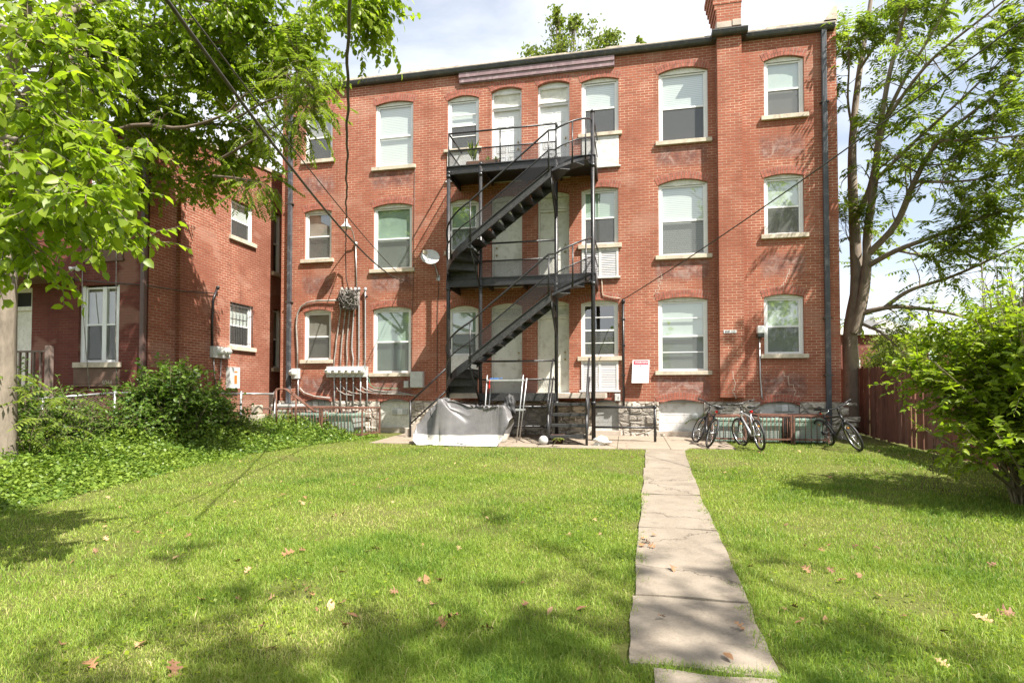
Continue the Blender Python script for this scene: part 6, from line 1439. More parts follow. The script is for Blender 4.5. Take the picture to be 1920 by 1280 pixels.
def grow(limbs, nsec, lsec, ntw, ltw, nlf, droop=0.12, frac0=0.25, dirbias=(0, 0, 0.1), sec_wob=0.14, lim_seg=26, spread=1.0):
    """limbs: [(polyline, r0, r1)] -> branch list, and twig paths"""
    br = []; tw = []
    for pts, r0, r1, dens in limbs:
        sp = spline(pts, lim_seg); br.append((sp, np.linspace(r0, r1, lim_seg)))
        for _ in range(int(nsec * dens)):
            t = frac0 + (1 - frac0) * rs.rand() ** 0.8; i = min(int(t * (lim_seg - 1)), lim_seg - 2); tan = unit(sp[i + 1] - sp[i]); d = tan * 0.7 + rvec(1)[0] * spread + np.array(dirbias)
            L = lsec * rs.uniform(0.5, 1.2) * (1.1 - 0.4 * t); q = tw_path(sp[i], d, L, droop * 0.5, 6, sec_wob); rr = max(0.004, (r0 + (r1 - r0) * t) * 0.4); br.append((q, np.linspace(min(rr, .03), 0.004, len(q))))
            for _ in range(ntw):
                u = 0.2 + 0.8 * rs.rand(); j = min(int(u * 6), 5); d2 = unit(q[j + 1] - q[j]) * 0.6 + rvec(1)[0] * 0.9 + np.array(dirbias)
                w = tw_path(q[j], d2, ltw * rs.uniform(0.6, 1.2), droop, 4, 0.16); br.append((w, np.linspace(0.004, 0.0018, 5))); tw.append(w)
            tw.append(q[2:])
    return br, tw
def leafy(tw, nlf, ln, wd, hang, mat, parent, name='crown', shape='B', jit=0.35, upj=0.5):
    P = []; A = []
    for w in tw:
        p, t, s = twig_leaves(w, nlf); P.append(p); A.append(t * 0.55 + s * 0.8 + rs.normal(size=p.shape) * jit + np.array([0, 0, -hang]))
    P = np.concatenate(P); A = np.concatenate(A); n = len(P); U = np.array([0, 0, 1.0]) + rs.normal(size=(n, 3)) * upj
    sz = rs.uniform(0.45, 1.2, n); return leaves(name, P, A, U, ln * sz, wd * sz * rs.uniform(.8, 1.15, n), mat, np.clip(rs.normal(0.5, 0.25, n), 0, 1), parent, shape)
def pinnate(tw_ends, L, nl, ll, lw, mat, parent, name='crown', droop=0.35):
    """compound leaves: a rachis with paired leaflets; tw_ends = [(point, direction)]"""
    P = []; A = []; U = []; ra = []; T = []
    for p, d in tw_ends:
        l = L * rs.uniform(0.6, 1.15); path = tw_path(np.array(p), np.array(d), l, droop / 5, 6, 0.05); ra.append((path, np.linspace(0.0035, 0.0012, 7))); k = nl
        t = np.linspace(0.18, 1, k) * 6; i = np.minimum(t.astype(int), 5); f = (t - i)[:, None]; q = path[i] * (1 - f) + path[i + 1] * f; tan = unit(path[i + 1] - path[i]); side = unit(np.cross(tan, np.array([0, 0, 1.0])) + 1e-6); tt = np.clip(rs.normal(0.5, 0.22), 0, 1)
        for s in (1, -1):
            P.append(q); A.append(tan * 0.45 + side * s + np.array([0, 0, -0.28]) + rs.normal(size=q.shape) * 0.1); U.append(np.array([0, 0, 1.0]) + rs.normal(size=q.shape) * 0.2); T.append(np.full(k, tt) + rs.normal(size=k) * 0.08)
    P = np.concatenate(P); A = np.concatenate(A); U = np.concatenate(U); n = len(P); sz = rs.uniform(0.75, 1.15, n)
    return leaves(name, P, A, U, ll * sz, lw * sz, mat, np.clip(np.concatenate(T), 0, 1), parent, 'S'), ra
M['leaf_mul'] = leaf_mat('mulberry_leaf', (0.13, 0.21, 0.018), (0.33, 0.41, 0.038), 0.6, 0.45)
M['leaf_ail'] = leaf_mat('pinnate_leaf', (0.09, 0.145, 0.022), (0.27, 0.33, 0.06), 0.5, 0.3)
M['leaf_bush'] = leaf_mat('shrub_leaf', (0.11, 0.19, 0.014), (0.33, 0.40, 0.034), 0.5, 0.35)
M['leaf_dark'] = leaf_mat('dark_shrub_leaf', (0.045, 0.10, 0.016), (0.15, 0.23, 0.032), 0.35, 0.3)
M['leaf_gc'] = leaf_mat('ground_cover_leaf', (0.075, 0.145, 0.02), (0.24, 0.32, 0.05), 0.35, 0.3)
M['leaf_far'] = leaf_mat('far_tree_leaf', (0.10, 0.145, 0.025), (0.25, 0.29, 0.07), 0.4, 0.2)
M['bark_l'] = bark_mat('brown_tree_bark', (0.085, 0.068, 0.05), (0.19, 0.155, 0.12))
M['bark'] = bark_mat('grey_brown_bark', (0.10, 0.075, 0.055), (0.22, 0.175, 0.135))
M['bark_d'] = bark_mat('dark_twig_bark', (0.06, 0.042, 0.03), (0.14, 0.10, 0.075))
M['stem'] = bark_mat('brown_stems', (0.075, 0.065, 0.035), (0.15, 0.125, 0.07), 12)
PT = lambda px, py, d: np.array(atd(px, py, d))

# ------------------------------------------------------------------ the big broad-leaved tree at the left
tb = PT(8, 700, 9.0); MT = thing('broadleaf_tree', 'large tree at the left edge with big bright leaves hanging before the left house', 'tree', (tb[0], tb[1], gz(0, tb[1])))
t0 = PT(12, 430, 9.0); t1 = PT(0, 250, 8.9); t2 = PT(40, 60, 8.6); t3 = PT(90, -150, 8.3)
limbs = [([[tb[0], tb[1], gz(0, tb[1]) - .1], PT(5, 650, 9), t0, t1, t2, t3], 0.21, 0.06, 0.5),
 ([t1, PT(130, 190, 12.2), PT(290, 150, 12.7), PT(420, 130, 12.3), PT(525, 150, 12.1)], 0.09, 0.012, 1.3),
 ([t1, PT(150, 235, 12.4), PT(300, 230, 13.0), PT(420, 235, 12.6), PT(515, 255, 12.4)], 0.08, 0.012, 1.3),
 ([t0, PT(140, 300, 12.6), PT(270, 275, 13.2), PT(380, 290, 12.8), PT(470, 310, 12.5)], 0.07, 0.01, 0.9),
 ([t2, PT(200, 60, 11.8), PT(350, 40, 11.2), PT(480, 40, 10.8), PT(560, 60, 10.6)], 0.08, 0.012, 1.3),
 ([t2, PT(240, -20, 11.4), PT(440, -60, 10.6), PT(580, -40, 10.2), PT(640, -10, 10.0), PT(690, 30, 9.9)], 0.07, 0.007, 0.95),
 ([t1, PT(100, 120, 9.6), PT(220, 100, 11.2), PT(330, 95, 11.8), PT(450, 100, 11.6)], 0.07, 0.012, 1.2),
 ([t2, PT(150, 0, 11.4), PT(280, -20, 10.8), PT(380, 0, 10.4), PT(500, 10, 10.3)], 0.06, 0.012, 1.1)]
limbs += [([t1, PT(90, 200, 9.8), PT(180, 170, 11.5), PT(260, 190, 12.2)], 0.05, 0.01, 1.2), ([t0, PT(80, 330, 10.2), PT(180, 330, 12.2), PT(300, 335, 13.0), PT(400, 345, 12.8)], 0.05, 0.01, 0.9), ([t2, PT(80, 80, 9.2), PT(160, 60, 10.8), PT(250, 70, 10.6)], 0.05, 0.01, 1.2), ([t2, PT(260, 120, 12.6), PT(400, 80, 11.0), PT(520, 100, 11.7), PT(575, 130, 11.6)], 0.05, 0.008, 1.1)]
br, tw = grow(limbs, 41, 1.25, 6, 0.42, 9, 0.16, 0.3)
nl = [([t0, PT(-200, 330, 6.2), PT(-60, 300, 4.8), PT(60, 320, 4.3), PT(160, 360, 4.1), PT(225, 385, 4.0)], 0.05, 0.005, 1.0),
 ([t1, PT(-220, 180, 6.0), PT(-60, 170, 4.7), PT(50, 205, 4.3), PT(130, 240, 4.1)], 0.05, 0.006, 1.1),
 ([t0, PT(-200, 420, 6.2), PT(-80, 400, 5.0), PT(10, 420, 4.5), PT(70, 465, 4.3)], 0.05, 0.005, 1.0),
 ([t2, PT(-220, 40, 5.8), PT(-60, 40, 4.8), PT(60, 70, 4.4), PT(140, 120, 4.3)], 0.05, 0.006, 1.1),
 ([t1, PT(-100, 240, 6.4), PT(20, 260, 5.4), PT(120, 290, 5.0), PT(190, 300, 4.8)], 0.05, 0.006, 1.0),
 ([t0, PT(-60, 380, 6.6), PT(60, 380, 5.6), PT(150, 395, 5.2), PT(215, 420, 5.0)], 0.04, 0.005, 0.8)]
br2, tw2 = grow(nl, 18, 0.6, 5, 0.30, 8, 0.2, 0.42)
tubes('trunk', br + br2, M['bark_l'], MT, 6)
leafy(tw, 10, 0.12, 0.09, 0.55, M['leaf_mul'], MT, 'crown'); leafy(tw2, 8, 0.10, 0.072, 0.5, M['leaf_mul'], MT, 'lower_crown')
# a feathery pinnate-leaved tree standing behind it, against the corner of the brick building
ab = PT(-40, 760, 11.0); AT = thing('feather_leaved_tree', 'slender tree with feathery compound leaves reaching in front of the apartment building corner', 'tree', (ab[0], ab[1], gz(0, ab[1])))
A0, A1, A2 = PT(440, 560, 11.0), PT(430, 380, 10.5), PT(450, 260, 10.0)
lb = [([PT(-40, 780, 11.0), PT(-30, 560, 11.0), PT(60, 330, 10.8), PT(230, 240, 10.5), PT(340, 240, 10.3), PT(420, 215, 10.1), PT(445, 190, 10.0)], 0.07, 0.012, 0.4), ([PT(410, 300, 10.2), PT(470, 265, 9.9), PT(520, 235, 9.6), PT(560, 225, 9.4)], 0.03, 0.006, 1.0), ([PT(400, 330, 10.2), PT(450, 335, 9.9), PT(490, 345, 9.7)], 0.025, 0.005, 0.8), ([PT(445, 190, 10), PT(500, 150, 9.7), PT(555, 140, 9.4), PT(575, 150, 9.3)], 0.02, 0.004, 1.1), ([PT(430, 230, 10), PT(500, 190, 9.7), PT(545, 185, 9.5), PT(580, 210, 9.4)], 0.02, 0.004, 1.1)]
br, tw = grow(lb, 16, 0.55, 2, 0.2, 4, 0.1, 0.4)
_, ra = pinnate([(w[-1], w[-1] - w[-2] + np.array([0, 0, -0.02])) for w in tw], 0.42, 9, 0.10, 0.036, M['leaf_ail'], AT)
tubes('trunk', br + ra, M['bark_d'], AT, 5)

# ------------------------------------------------------------------ the tall airy tree at the right
YT = 16.8
Q = lambda px, py, Y: np.array(onY(px, py, Y))
RT = thing('airy_tree', 'tall airy tree behind the fence with grey forked trunk and pale pinnate leaves', 'tree', tuple(Q(1598, 740, YT)[:2]) + (0.5,))
S = [Q(1596, 800, YT), Q(1596, 690, YT), Q(1594, 620, YT), Q(1606, 540, YT), Q(1603, 440, YT), Q(1598, 330, YT), Q(1600, 240, YT), Q(1612, 130, YT), Q(1630, 20, YT), Q(1648, -120, YT)]
limbs = [(S, 0.235, 0.035, 0.5),
 ([Q(1601, 625, YT - .1), Q(1617, 560, YT - .2), Q(1625, 500, YT - .3), Q(1626, 440, YT - .4), Q(1640, 340, YT - .8), Q(1650, 240, YT - 1.2), Q(1672, 120, YT - 1.6), Q(1710, -20, YT - 2)], 0.16, 0.03, 0.9),
 ([Q(1603, 592, YT), Q(1640, 581, YT - .4), Q(1690, 575, YT - .8), Q(1780, 587, YT - 1.4), Q(1860, 612, YT - 2)], 0.085, 0.02, 0.35),
 ([Q(1655, 579, YT - .5), Q(1705, 545, YT - 1), Q(1780, 520, YT - 1.6), Q(1850, 490, YT - 2.2), Q(1930, 450, YT - 2.8)], 0.06, 0.012, 0.6),
 ([Q(1602, 601, YT), Q(1630, 613, YT - .3), Q(1652, 624, YT - .5), Q(1685, 652, YT - .9), Q(1700, 672, YT - 1.1)], 0.05, 0.012, 0.5),
 ([Q(1625, 500, YT - .3), Q(1680, 470, YT - 1), Q(1760, 440, YT - 2), Q(1850, 405, YT - 3), Q(1960, 380, YT - 4)], 0.08, 0.015, 1.1),
 ([Q(1625, 480, YT - .3), Q(1680, 420, YT - .9), Q(1715, 340, YT - 1.5), Q(1760, 265, YT - 2.2), Q(1850, 190, YT - 3.2), Q(1950, 110, YT - 4.2)], 0.10, 0.015, 1.2),
 ([Q(1600, 420, YT), Q(1632, 350, YT - .5), Q(1652, 250, YT - .9), Q(1690, 160, YT - 1.4), Q(1760, 40, YT - 2), Q(1800, -60, YT - 2.6)], 0.09, 0.015, 1.0),
 ([Q(1640, 340, YT - .8), Q(1710, 270, YT - 1.6), Q(1810, 180, YT - 2.8), Q(1930, 60, YT - 4)], 0.06, 0.012, 1.2),
 ([Q(1600, 250, YT), Q(1590, 190, YT - .5), Q(1592, 120, YT - .9), Q(1590, 60, YT - 1.2)], 0.04, 0.01, 1.0),
 ([Q(1612, 130, YT), Q(1660, 60, YT - .8), Q(1720, 0, YT - 1.6)], 0.04, 0.01, 0.9),
 ([Q(1760, 265, YT - 2.2), Q(1850, 260, YT - 3.4), Q(1960, 250, YT - 4.6)], 0.04, 0.01, 1.1),
 ([Q(1715, 340, YT - 1.5), Q(1800, 340, YT - 2.6), Q(1930, 320, YT - 4)], 0.04, 0.01, 1.1),
 ([Q(1680, 470, YT - 1), Q(1760, 480, YT - 1.8), Q(1830, 440, YT - 2.5)], 0.03, 0.008, 0.8),
 ([Q(1650, 240, YT - 1.2), Q(1740, 120, YT - 2.6), Q(1860, 20, YT - 4), Q(1960, -60, YT - 5)], 0.05, 0.01, 1.2),
 ([Q(1603, 470, YT), Q(1588, 440, YT - .3), Q(1584, 400, YT - .5)], 0.02, 0.006, 0.5)]
br, tw = grow(limbs, 17, 0.95, 3, 0.35, 4, 0.05, 0.22, (0.05, 0, 0.2), 0.12)
ends = []
for w in tw:
    for k in range(2): ends.append((w[-1 - min(k, len(w) - 2)], unit(w[-1] - w[-2]) + rvec(1)[0] * 0.8))
_, ra = pinnate(ends, 0.42, 6, 0.155, 0.062, M['leaf_ail'], RT, droop=0.3)
tubes('trunk', br + ra, M['bark'], RT, 6)

# ------------------------------------------------------------------ trees behind the roof, and bare saplings beyond the fence
def far_tree(label, base, blobs, n, mat, leaf=0.30, r=0.12, name='background_tree', cat='tree'):
    T_ = thing(name, label, cat, tuple(base)); br = []; P = []; b = np.array(base, float)
    for (c, rad) in blobs:
        c = np.array(c, float); sp = spline([b, b * .45 + c * .55 + rs.normal(size=3) * .2, c], 12); br.append((sp, np.linspace(r, 0.03, 12))); sub = []
        for k in range(9):
            e = c + rvec(1)[0] * np.array(rad) * rs.uniform(.5, .95); q = spline([sp[8], (sp[8] + e) / 2 + rs.normal(size=3) * .15, e], 6); br.append((q, np.linspace(0.035, 0.01, 6))); sub.append(e); sub.append(q[3])
        sub = np.array(sub); k = rs.randint(0, len(sub), n); P.append(sub[k] + rs.normal(size=(n, 3)) * np.array(rad) * 0.24)
    P = np.concatenate(P); m = len(P); leaves('crown', P, rs.normal(size=(m, 3)) + np.array([0, 0, -.4]), rs.normal(size=(m, 3)) + np.array([0, 0, 1]), leaf * rs.uniform(.6, 1.2, m), leaf * .6, mat, np.clip(rs.normal(.5, .25, m), 0, 1), T_, 'Q')
    tubes('trunk', br, M['bark_d'], T_, 5)
B1 = np.array(atd(1060, 640, 34))
far_tree('sunlit tree showing its pointed top above the flat roof', (B1[0], B1[1], 0.6), [(atd(1048, 60, 34), (1.0, .9, 1.1)), (atd(1040, 95, 34), (1.5, 1.2, 1.2)), (atd(1010, 105, 34), (0.9, .9, 0.7)), (atd(1078, 42, 34), (.35, .35, .4)), (atd(1125, 62, 34), (1.0, 0.9, 0.8)), (atd(1140, 78, 34), (.8, .7, .6)), (atd(1105, 98, 34), (1.0, .9, .7)), (atd(1048, 30, 34), (.35, .35, .6)), (atd(1202, 81, 34), (.28, .28, .25))], 620, M['leaf_far'], 0.24)
far_tree('round pale green tree beyond the fence before the distant red house', tuple(np.array(atd(1660, 720, 26))[:2]) + (0.55,), [(atd(1650, 660, 26), (.9, .9, .8)), (atd(1672, 640, 26), (.9, .9, .6)), (atd(1700, 650, 26), (1, 1, .8)), (atd(1640, 680, 26), (.7, .7, .5)), (atd(1690, 680, 26), (.9, .9, .6))], 700, M['leaf_far'], 0.13)
far_tree('dense dark green tree beyond the fence at the right edge', tuple(np.array(atd(1900, 720, 28))[:2]) + (0.55,), [(atd(1880, 590, 28), (1.2, 1, .9)), (atd(1925, 575, 28), (1.2, 1, .9)), (atd(1840, 620, 28), (1, 1, .7)), (atd(1780, 640, 28), (1, 1, .6)), (atd(1960, 560, 28), (1.3, 1, 1.2))], 600, M['leaf_dark'], 0.2)
for i, (px, py, dd, lab) in enumerate(((1868, 480, 24, 'bare twiggy sapling rising above the big shrub, left of two'), (1908, 445, 25, 'bare twiggy sapling at the right edge above the big shrub'))):
    b = np.array(atd(px + 6, 720, dd)); T_ = thing('bare_sapling', lab, 'tree', (b[0], b[1], .6)); br = []
    for k in range(7):
        e = np.array(atd(px + rs.uniform(-34, 34), py + rs.uniform(-5, 60), dd)); sp = spline([(b[0], b[1], 0.5), (b + e) / 2 + rs.normal(size=3) * .15, e], 14); br.append((sp, np.linspace(.05, .01, 14)))
        for j in range(9): q = tw_path(sp[rs.randint(5, 13)], unit(sp[-1] - sp[0]) + rvec(1)[0] * .7, rs.uniform(.5, 1.3), -.02, 5, .1); br.append((q, np.linspace(.014, .005, 6)))
    tubes('trunk', br, M['bark_d'], T_, 4)

# ------------------------------------------------------------------ the big shrub at the right
sb = np.array((4.95, 8.15, gz(0, 8.15))); SH = thing('leafy_shrub', 'big bright green leafy shrub with many bare lower stems in front of the board fence', 'shrub', tuple(sb))
br = []; tw = []
for i in range(88):
    a = rs.uniform(0, 2 * np.pi); R_ = 1.6 * np.sqrt(rs.rand()); top = sb + np.array([R_ * np.cos(a) + 0.1, R_ * np.sin(a), 1.25 + 1.55 * np.sqrt(max(0, 1 - (R_ / 1.7) ** 2)) * rs.uniform(.72, 1.02)])
    b0 = sb + np.array([np.cos(a) * .22 * rs.rand(), np.sin(a) * .22 * rs.rand(), -.03]); mid = b0 * .45 + top * .55 + np.array([0, 0, .12]) - np.array([np.cos(a), np.sin(a), 0]) * .22
    sp = spline([b0, b0 * .75 + mid * .25 + np.array([0, 0, .1]), mid, top], 14); br.append((sp, np.linspace(rs.uniform(.012, .022), .004, 14)))
    for k in range(20):
        t = rs.uniform(.48, 1) ; j = min(int(t * 13), 12); d = unit(sp[j + 1] - sp[j]) * .5 + rvec(1)[0] * .9 + np.array([np.cos(a) * .4, np.sin(a) * .4, .15]); q = tw_path(sp[j], d, rs.uniform(.25, .6), .07, 5, .12); br.append((q, np.linspace(.004, .0015, 6))); tw.append(q)
for i in range(5):
    a = rs.uniform(2.6, 4.2); sp = spline([sb, sb + np.array([np.cos(a) * .7, np.sin(a) * .7, .5]), sb + np.array([np.cos(a) * 1.5, np.sin(a) * 1.3, .9 + .3 * rs.rand()])], 10); br.append((sp, np.linspace(.014, .004, 10)))
    for k in range(5): q = tw_path(sp[rs.randint(5, 9)], rvec(1)[0] + np.array([-.4, -.2, .3]), .35, .1); tw.append(q); br.append((q, np.linspace(.003, .0015, 6)))
leafy(tw, 16, 0.10, 0.054, 0.1, M['leaf_bush'], SH, 'crown', 'B', .35, .55); tubes('stems', br, M['stem'], SH, 5)
# its dead hanging twig
M['deadleaf'] = leaf_mat('dead_leaf', (0.05, 0.02, 0.012), (0.13, 0.06, 0.03), 0.1, 0.1)
dt = []; dtw = []
for i in range(4):
    q = tw_path(PT(1750 + i * 6, 820, 7.6), np.array([-.25, -.1, -1.0]) + rs.normal(size=3) * .2, .75, .1, 6, .12); dt.append((q, np.linspace(.005, .002, 7))); dtw.append(q)
leafy(dtw, 10, .05, .02, .9, M['deadleaf'], SH, 'dead_leaves', 'S'); tubes('dead_twig', dt, M['bark_d'], SH, 4)

# ------------------------------------------------------------------ dark undergrowth at the left
def shrub(name, label, c, rad, n_st, n_tw, nlf, ln, wd, mat, cat='shrub', low=.25, hang=.15, shape='B'):
    c = np.array(c, float); T_ = thing(name, label, cat, tuple(c)); br = []; tw = []
    for i in range(n_st):
        a = rs.uniform(0, 2 * np.pi); q = np.sqrt(rs.rand()); top = c + np.array([rad[0] * q * np.cos(a), rad[1] * q * np.sin(a), rad[2] * (low + (1 - low) * np.sqrt(max(0, 1 - q * q * .9)) * rs.uniform(.6, 1.05))]); b0 = c + np.array([rad[0] * q * .45 * np.cos(a), rad[1] * q * .45 * np.sin(a), -.05])
        sp = spline([b0, (b0 + top) / 2 + np.array([0, 0, .1]), top], 10); br.append((sp, np.linspace(.012, .003, 10)))
        for k in range(n_tw):
            j = rs.randint(2, 9); q2 = tw_path(sp[j], unit(sp[j + 1] - sp[j]) * .4 + rvec(1)[0] + np.array([0, 0, .1]), rs.uniform(.25, .72), .08, 4, .15); br.append((q2, np.linspace(.0035, .0015, 5))); tw.append(q2)
    leafy(tw, nlf, ln, wd, hang, mat, T_, 'foliage', shape); tubes('stems', br, M['stem'], T_, 4); return T_
def gp(px, d): p = atd(px, 760, d); return (p.x, p.y, gz(0, p.y))
shrub('dark_shrub', 'dense dark green bush below the corner of the left house', gp(322, 12.6), (1.05, .85, 2.25), 46, 20, 12, .10, .072, M['leaf_dark'])
shrub('dark_shrub', 'lower dark green bush leaning toward the chain link fence', gp(402, 13.4), (0.85, .7, 1.45), 30, 17, 11, .09, .066, M['leaf_dark'])
shrub('dark_shrub', 'dark weedy bush in front of the chain link fence, left of the tallest bush', gp(215, 11.6), (0.9, .8, 1.12), 28, 16, 11, .075, .055, M['leaf_dark'])
shrub('dark_shrub', 'dark leafy undergrowth at the far left edge under the tree', gp(30, 10.4), (1.3, .9, 1.75), 34, 16, 11, .08, .055, M['leaf_dark'])
shrub('dark_shrub', 'low dark weeds between the tree trunk and the front of the ground cover', gp(118, 10.8), (0.9, .7, 1.3), 28, 15, 10, .07, .05, M['leaf_dark'])
def sapling(label, px, d, h, n, name='tree_sapling', sc_=1.0):
    c = np.array(gp(px, d)); T_ = thing(name, label, 'sapling', tuple(c)); br = []; e = []
    for i in range(n):
        top = c + np.array([rs.normal() * .35, rs.normal() * .3, h * rs.uniform(.6, 1)]); sp = spline([c + rs.normal(size=3) * np.array([.15, .15, 0]), (c + top) / 2 + rs.normal(size=3) * .06, top], 9); br.append((sp, np.linspace(.014, .005, 9)))
        for k in range(11):
            j = rs.randint(3, 9); a = rs.uniform(0, 6.28); e.append((sp[j], np.array([np.cos(a), np.sin(a), .45])))
    _, ra = pinnate(e, .62 * sc_, 9, .115 * sc_, .042 * sc_, M['leaf_ail'], T_, 'foliage', .9); tubes('stems', br + ra, M['stem'], T_, 4)
sapling('young sapling with long feathery leaves in front of the porch of the left house', 45, 9.3, 1.9, 3)
sapling('small fern-like sapling growing beside the right white basement panel', 1352, 14.6, 0.85, 3, 'tree_sapling', .8)
sapling('tiny green weed growing through the entry steps', 1040, 12.95, 0.28, 1, 'weed_plant', .25)

# potted plants on the top landing
PTs = [(-4.1, YM + 0.25), (-3.35, YM + 0.2)]
M['potbrown'] = paint('brown_plastic_pot', (0.22, 0.11, 0.06), .7, var=.3, nscale=9)
d = MB(); d.rbox(P0 + .45, P0 + 1.35, YM + .08, YM + .30, ZF[2] + .002, ZF[2] + .16, .02); PB = thing('planter_box', 'long brown planter box with a spiky green plant on the top landing', 'planter', (P0 + .9, YM + .2, ZF[2])); d.build('trough', M['potbrown'], PB)
P = []; A = []
for x0_, n_, h_ in ((P0 + .62, 26, .5), (P0 + 1.05, 16, .18), (P0 + 1.25, 14, .14)):
    for i in range(n_): P.append((x0_ + rs.normal() * .03, YM + .18, ZF[2] + .14 + (rs.rand() * .25 if h_ > .3 else 0))); A.append((rs.normal() * .35, rs.normal() * .35, 1.0))
leaves('plant', np.array(P), np.array(A), rs.normal(size=(len(P), 3)), np.array([.42] * 26 + [.16] * 30) * rs.uniform(.6, 1.1, 56), np.array([.035] * 26 + [.03] * 30), M['leaf_bush'], rs.rand(56), PB, 'S')

# ------------------------------------------------------------------ ground cover, grass, fallen leaves
GC = [onG(*q) for q in ((-260, 1010), (0, 960), (130, 925), (250, 898), (350, 872), (450, 852), (560, 836), (650, 826), (735, 814))]
def gcx(y):
    """right-hand limit of the ground cover at a given distance"""
    ys = np.array([p.y for p in GC]); xs = np.array([p.x for p in GC]); o = np.argsort(ys); return np.interp(y, ys[o], xs[o], left=-99)
n = 200000
y = rs.uniform(5.0, 14.3, n); x = rs.uniform(-13.5, -3.5, n); lim = gcx(y); inside = lim - x
keep = (inside > -0.05 - 0.25 * rs.rand(n)) & (x < -5.6); x, y, inside = x[keep], y[keep], inside[keep]; n = len(x)
clump = 0.5 + 0.5 * np.sin(x * 2.3 + 1.1 * np.sin(y * 1.9)) * np.sin(y * 2.7 + np.sin(x * 3.1))
hmax = np.clip(0.06 + 0.38 * inside, 0.05, 0.62) * (0.55 + 0.45 * clump + .25 * rs.rand(n))
z = 0.035 * np.clip(y - 2, 0, 17) + hmax * rs.rand(n) ** 0.6
P = np.stack([x, y, z], 1); A = np.concatenate([rs.normal(size=(n, 2)), rs.normal(size=(n, 1)) * .45 - .05], 1); U = np.array([0, -0.15, 1.0]) + rs.normal(size=(n, 3)) * .55
sz = rs.uniform(.5, 1.3, n); o = leaves('ground_cover', P, A, U, .060 * sz, .046 * sz, M['leaf_gc'], np.clip(rs.normal(.42, .28, n) + .5 * (clump - .5), 0, 1), None, 'Q'); tag(o, 'low leafy vine ground cover spreading in front of the left bushes', 'ground cover', kind='stuff')

def grass_mat():
    m, t, b = newmat('grass_blade'); N = NT(t); at = N.n('ShaderNodeAttribute'); at.attribute_name = 'tint'
    c = N.ramp(at.outputs['Fac'], [(0.0, (0.06, 0.15, 0.018)), (0.5, (0.235, 0.335, 0.046)), (0.86, (0.38, 0.44, 0.10)), (1.0, (0.55, 0.46, 0.24))])
    N.l(c, b.inputs['Base Color']); b.inputs['Roughness'].default_value = 0.5; b.inputs['Specular IOR Level'].default_value = 0.3
    tr = N.n('ShaderNodeBsdfTranslucent'); N.l(N.mix(1.0, c, (1.2, 1.25, .6), 'MULTIPLY'), tr.inputs['Color']); ms = N.n('ShaderNodeMixShader'); ms.inputs[0].default_value = .4
    N.l(b.outputs[0], ms.inputs[1]); N.l(tr.outputs[0], ms.inputs[2]); N.l(ms.outputs[0], t.nodes['Material Output'].inputs[0]); return m
M['grass'] = grass_mat()
pl_y = np.array(sorted(p.y for p in PLw)); pl_x = np.array([pedge(PLw, yy) for yy in pl_y]); pr_y = np.array(sorted(p.y for p in PRw)); pr_x = np.array([pedge(PRw, yy) for yy in pr_y])
def lawn_ok(x, y, soft=0.0):
    a = np.interp(y, pl_y, pl_x); b = np.interp(y, pr_y, pr_x); j = 0.04 * np.sin(x * 9 + y * 13) + 0.03 * np.sin(y * 31) + 0.10 * np.clip(np.sin(y * 2.3 + x) + .7 * np.sin(y * 6.1) - .3, 0, 1.3)
    on_path = (x > a + .045 - j) & (x < b - .045 + j) & (y > cuts[0] + .04); on_path |= (x > a + .2) & (x < b - .08) & (y < cuts[0] - .12)
    fr = 12.62 + 0.04 * np.sin(2.1 * x) + np.where(x < -4.3, .22, 0) + np.where(x > 1.3, .35, 0); slab = (x > -6.2) & (x < 2.3) & (y > fr - .03)
    house = (y > 14.15) & (x < 5.3)
    return ~on_path & ~slab & ~house & (x < 6.08) & (x > gcx(y) - .6)
def sample(n, dmin, dmax):
    u = rs.rand(n); d = np.sqrt(dmin ** 2 + (dmax ** 2 - dmin ** 2) * u); a = YAW + rs.uniform(-1.12, 1.12, n); x = -np.sin(a) * d; y = np.cos(a) * d; k = lawn_ok(x, y); return x[k], y[k]
GX = []; GY = []; GW = []; GH = []
for n, d0, d1, w, h in ((225000, 1.6, 3.6, .0030, .046), (245000, 3.6, 6.0, .0038, .044), (200000, 6.0, 9.5, .0056, .040), (165000, 9.5, 15.5, .0085, .036)):
    x, y = sample(n, d0, d1); GX.append(x); GY.append(y); GW.append(np.full(len(x), w)); GH.append(np.full(len(x), h))
gx, gy, gw, gh = map(np.concatenate, (GX, GY, GW, GH))
thin = np.sin(gx * 1.9 + 1.7 * np.sin(gy * 1.3 + 1)) * np.sin(gy * 2.1 + 1.3 * np.sin(gx * 1.1)) + .35 * np.sin(gx * 7.3 + gy * 2) * np.sin(gy * 6.7); k = rs.rand(len(gx)) > np.clip((thin - .55) * 1.6, 0, .72); gx, gy, gw, gh = gx[k], gy[k], gw[k], gh[k]; n = len(gx)
cl = np.sin(gx * 1.7 + 1.3 * np.sin(gy * 1.1)) * np.sin(gy * 1.9 + 1.7 * np.sin(gx * .9)) + .6 * np.sin(gx * 5.1 + gy * 3.7) * np.sin(gy * 6.3 - gx * 2.2)
gh = gh * np.clip(.78 + .42 * cl + rs.normal(size=n) * .34 + np.where(rs.rand(n) < .02, .9, 0), .25, 2.3); g0 = 0.035 * np.clip(gy - 2, 0, 17)
an = rs.uniform(0, 2 * np.pi, n); lean = np.abs(rs.normal(.7, .45, n)); dx, dy = np.cos(an), np.sin(an)
sa = rs.uniform(0, 2 * np.pi, n); sx_, sy_ = np.cos(sa) * gw * .5, np.sin(sa) * gw * .5
V = np.empty((n, 5, 3)); V[:, 0] = np.stack([gx - sx_, gy - sy_, g0 - .004], 1); V[:, 1] = np.stack([gx + sx_, gy + sy_, g0 - .004], 1)
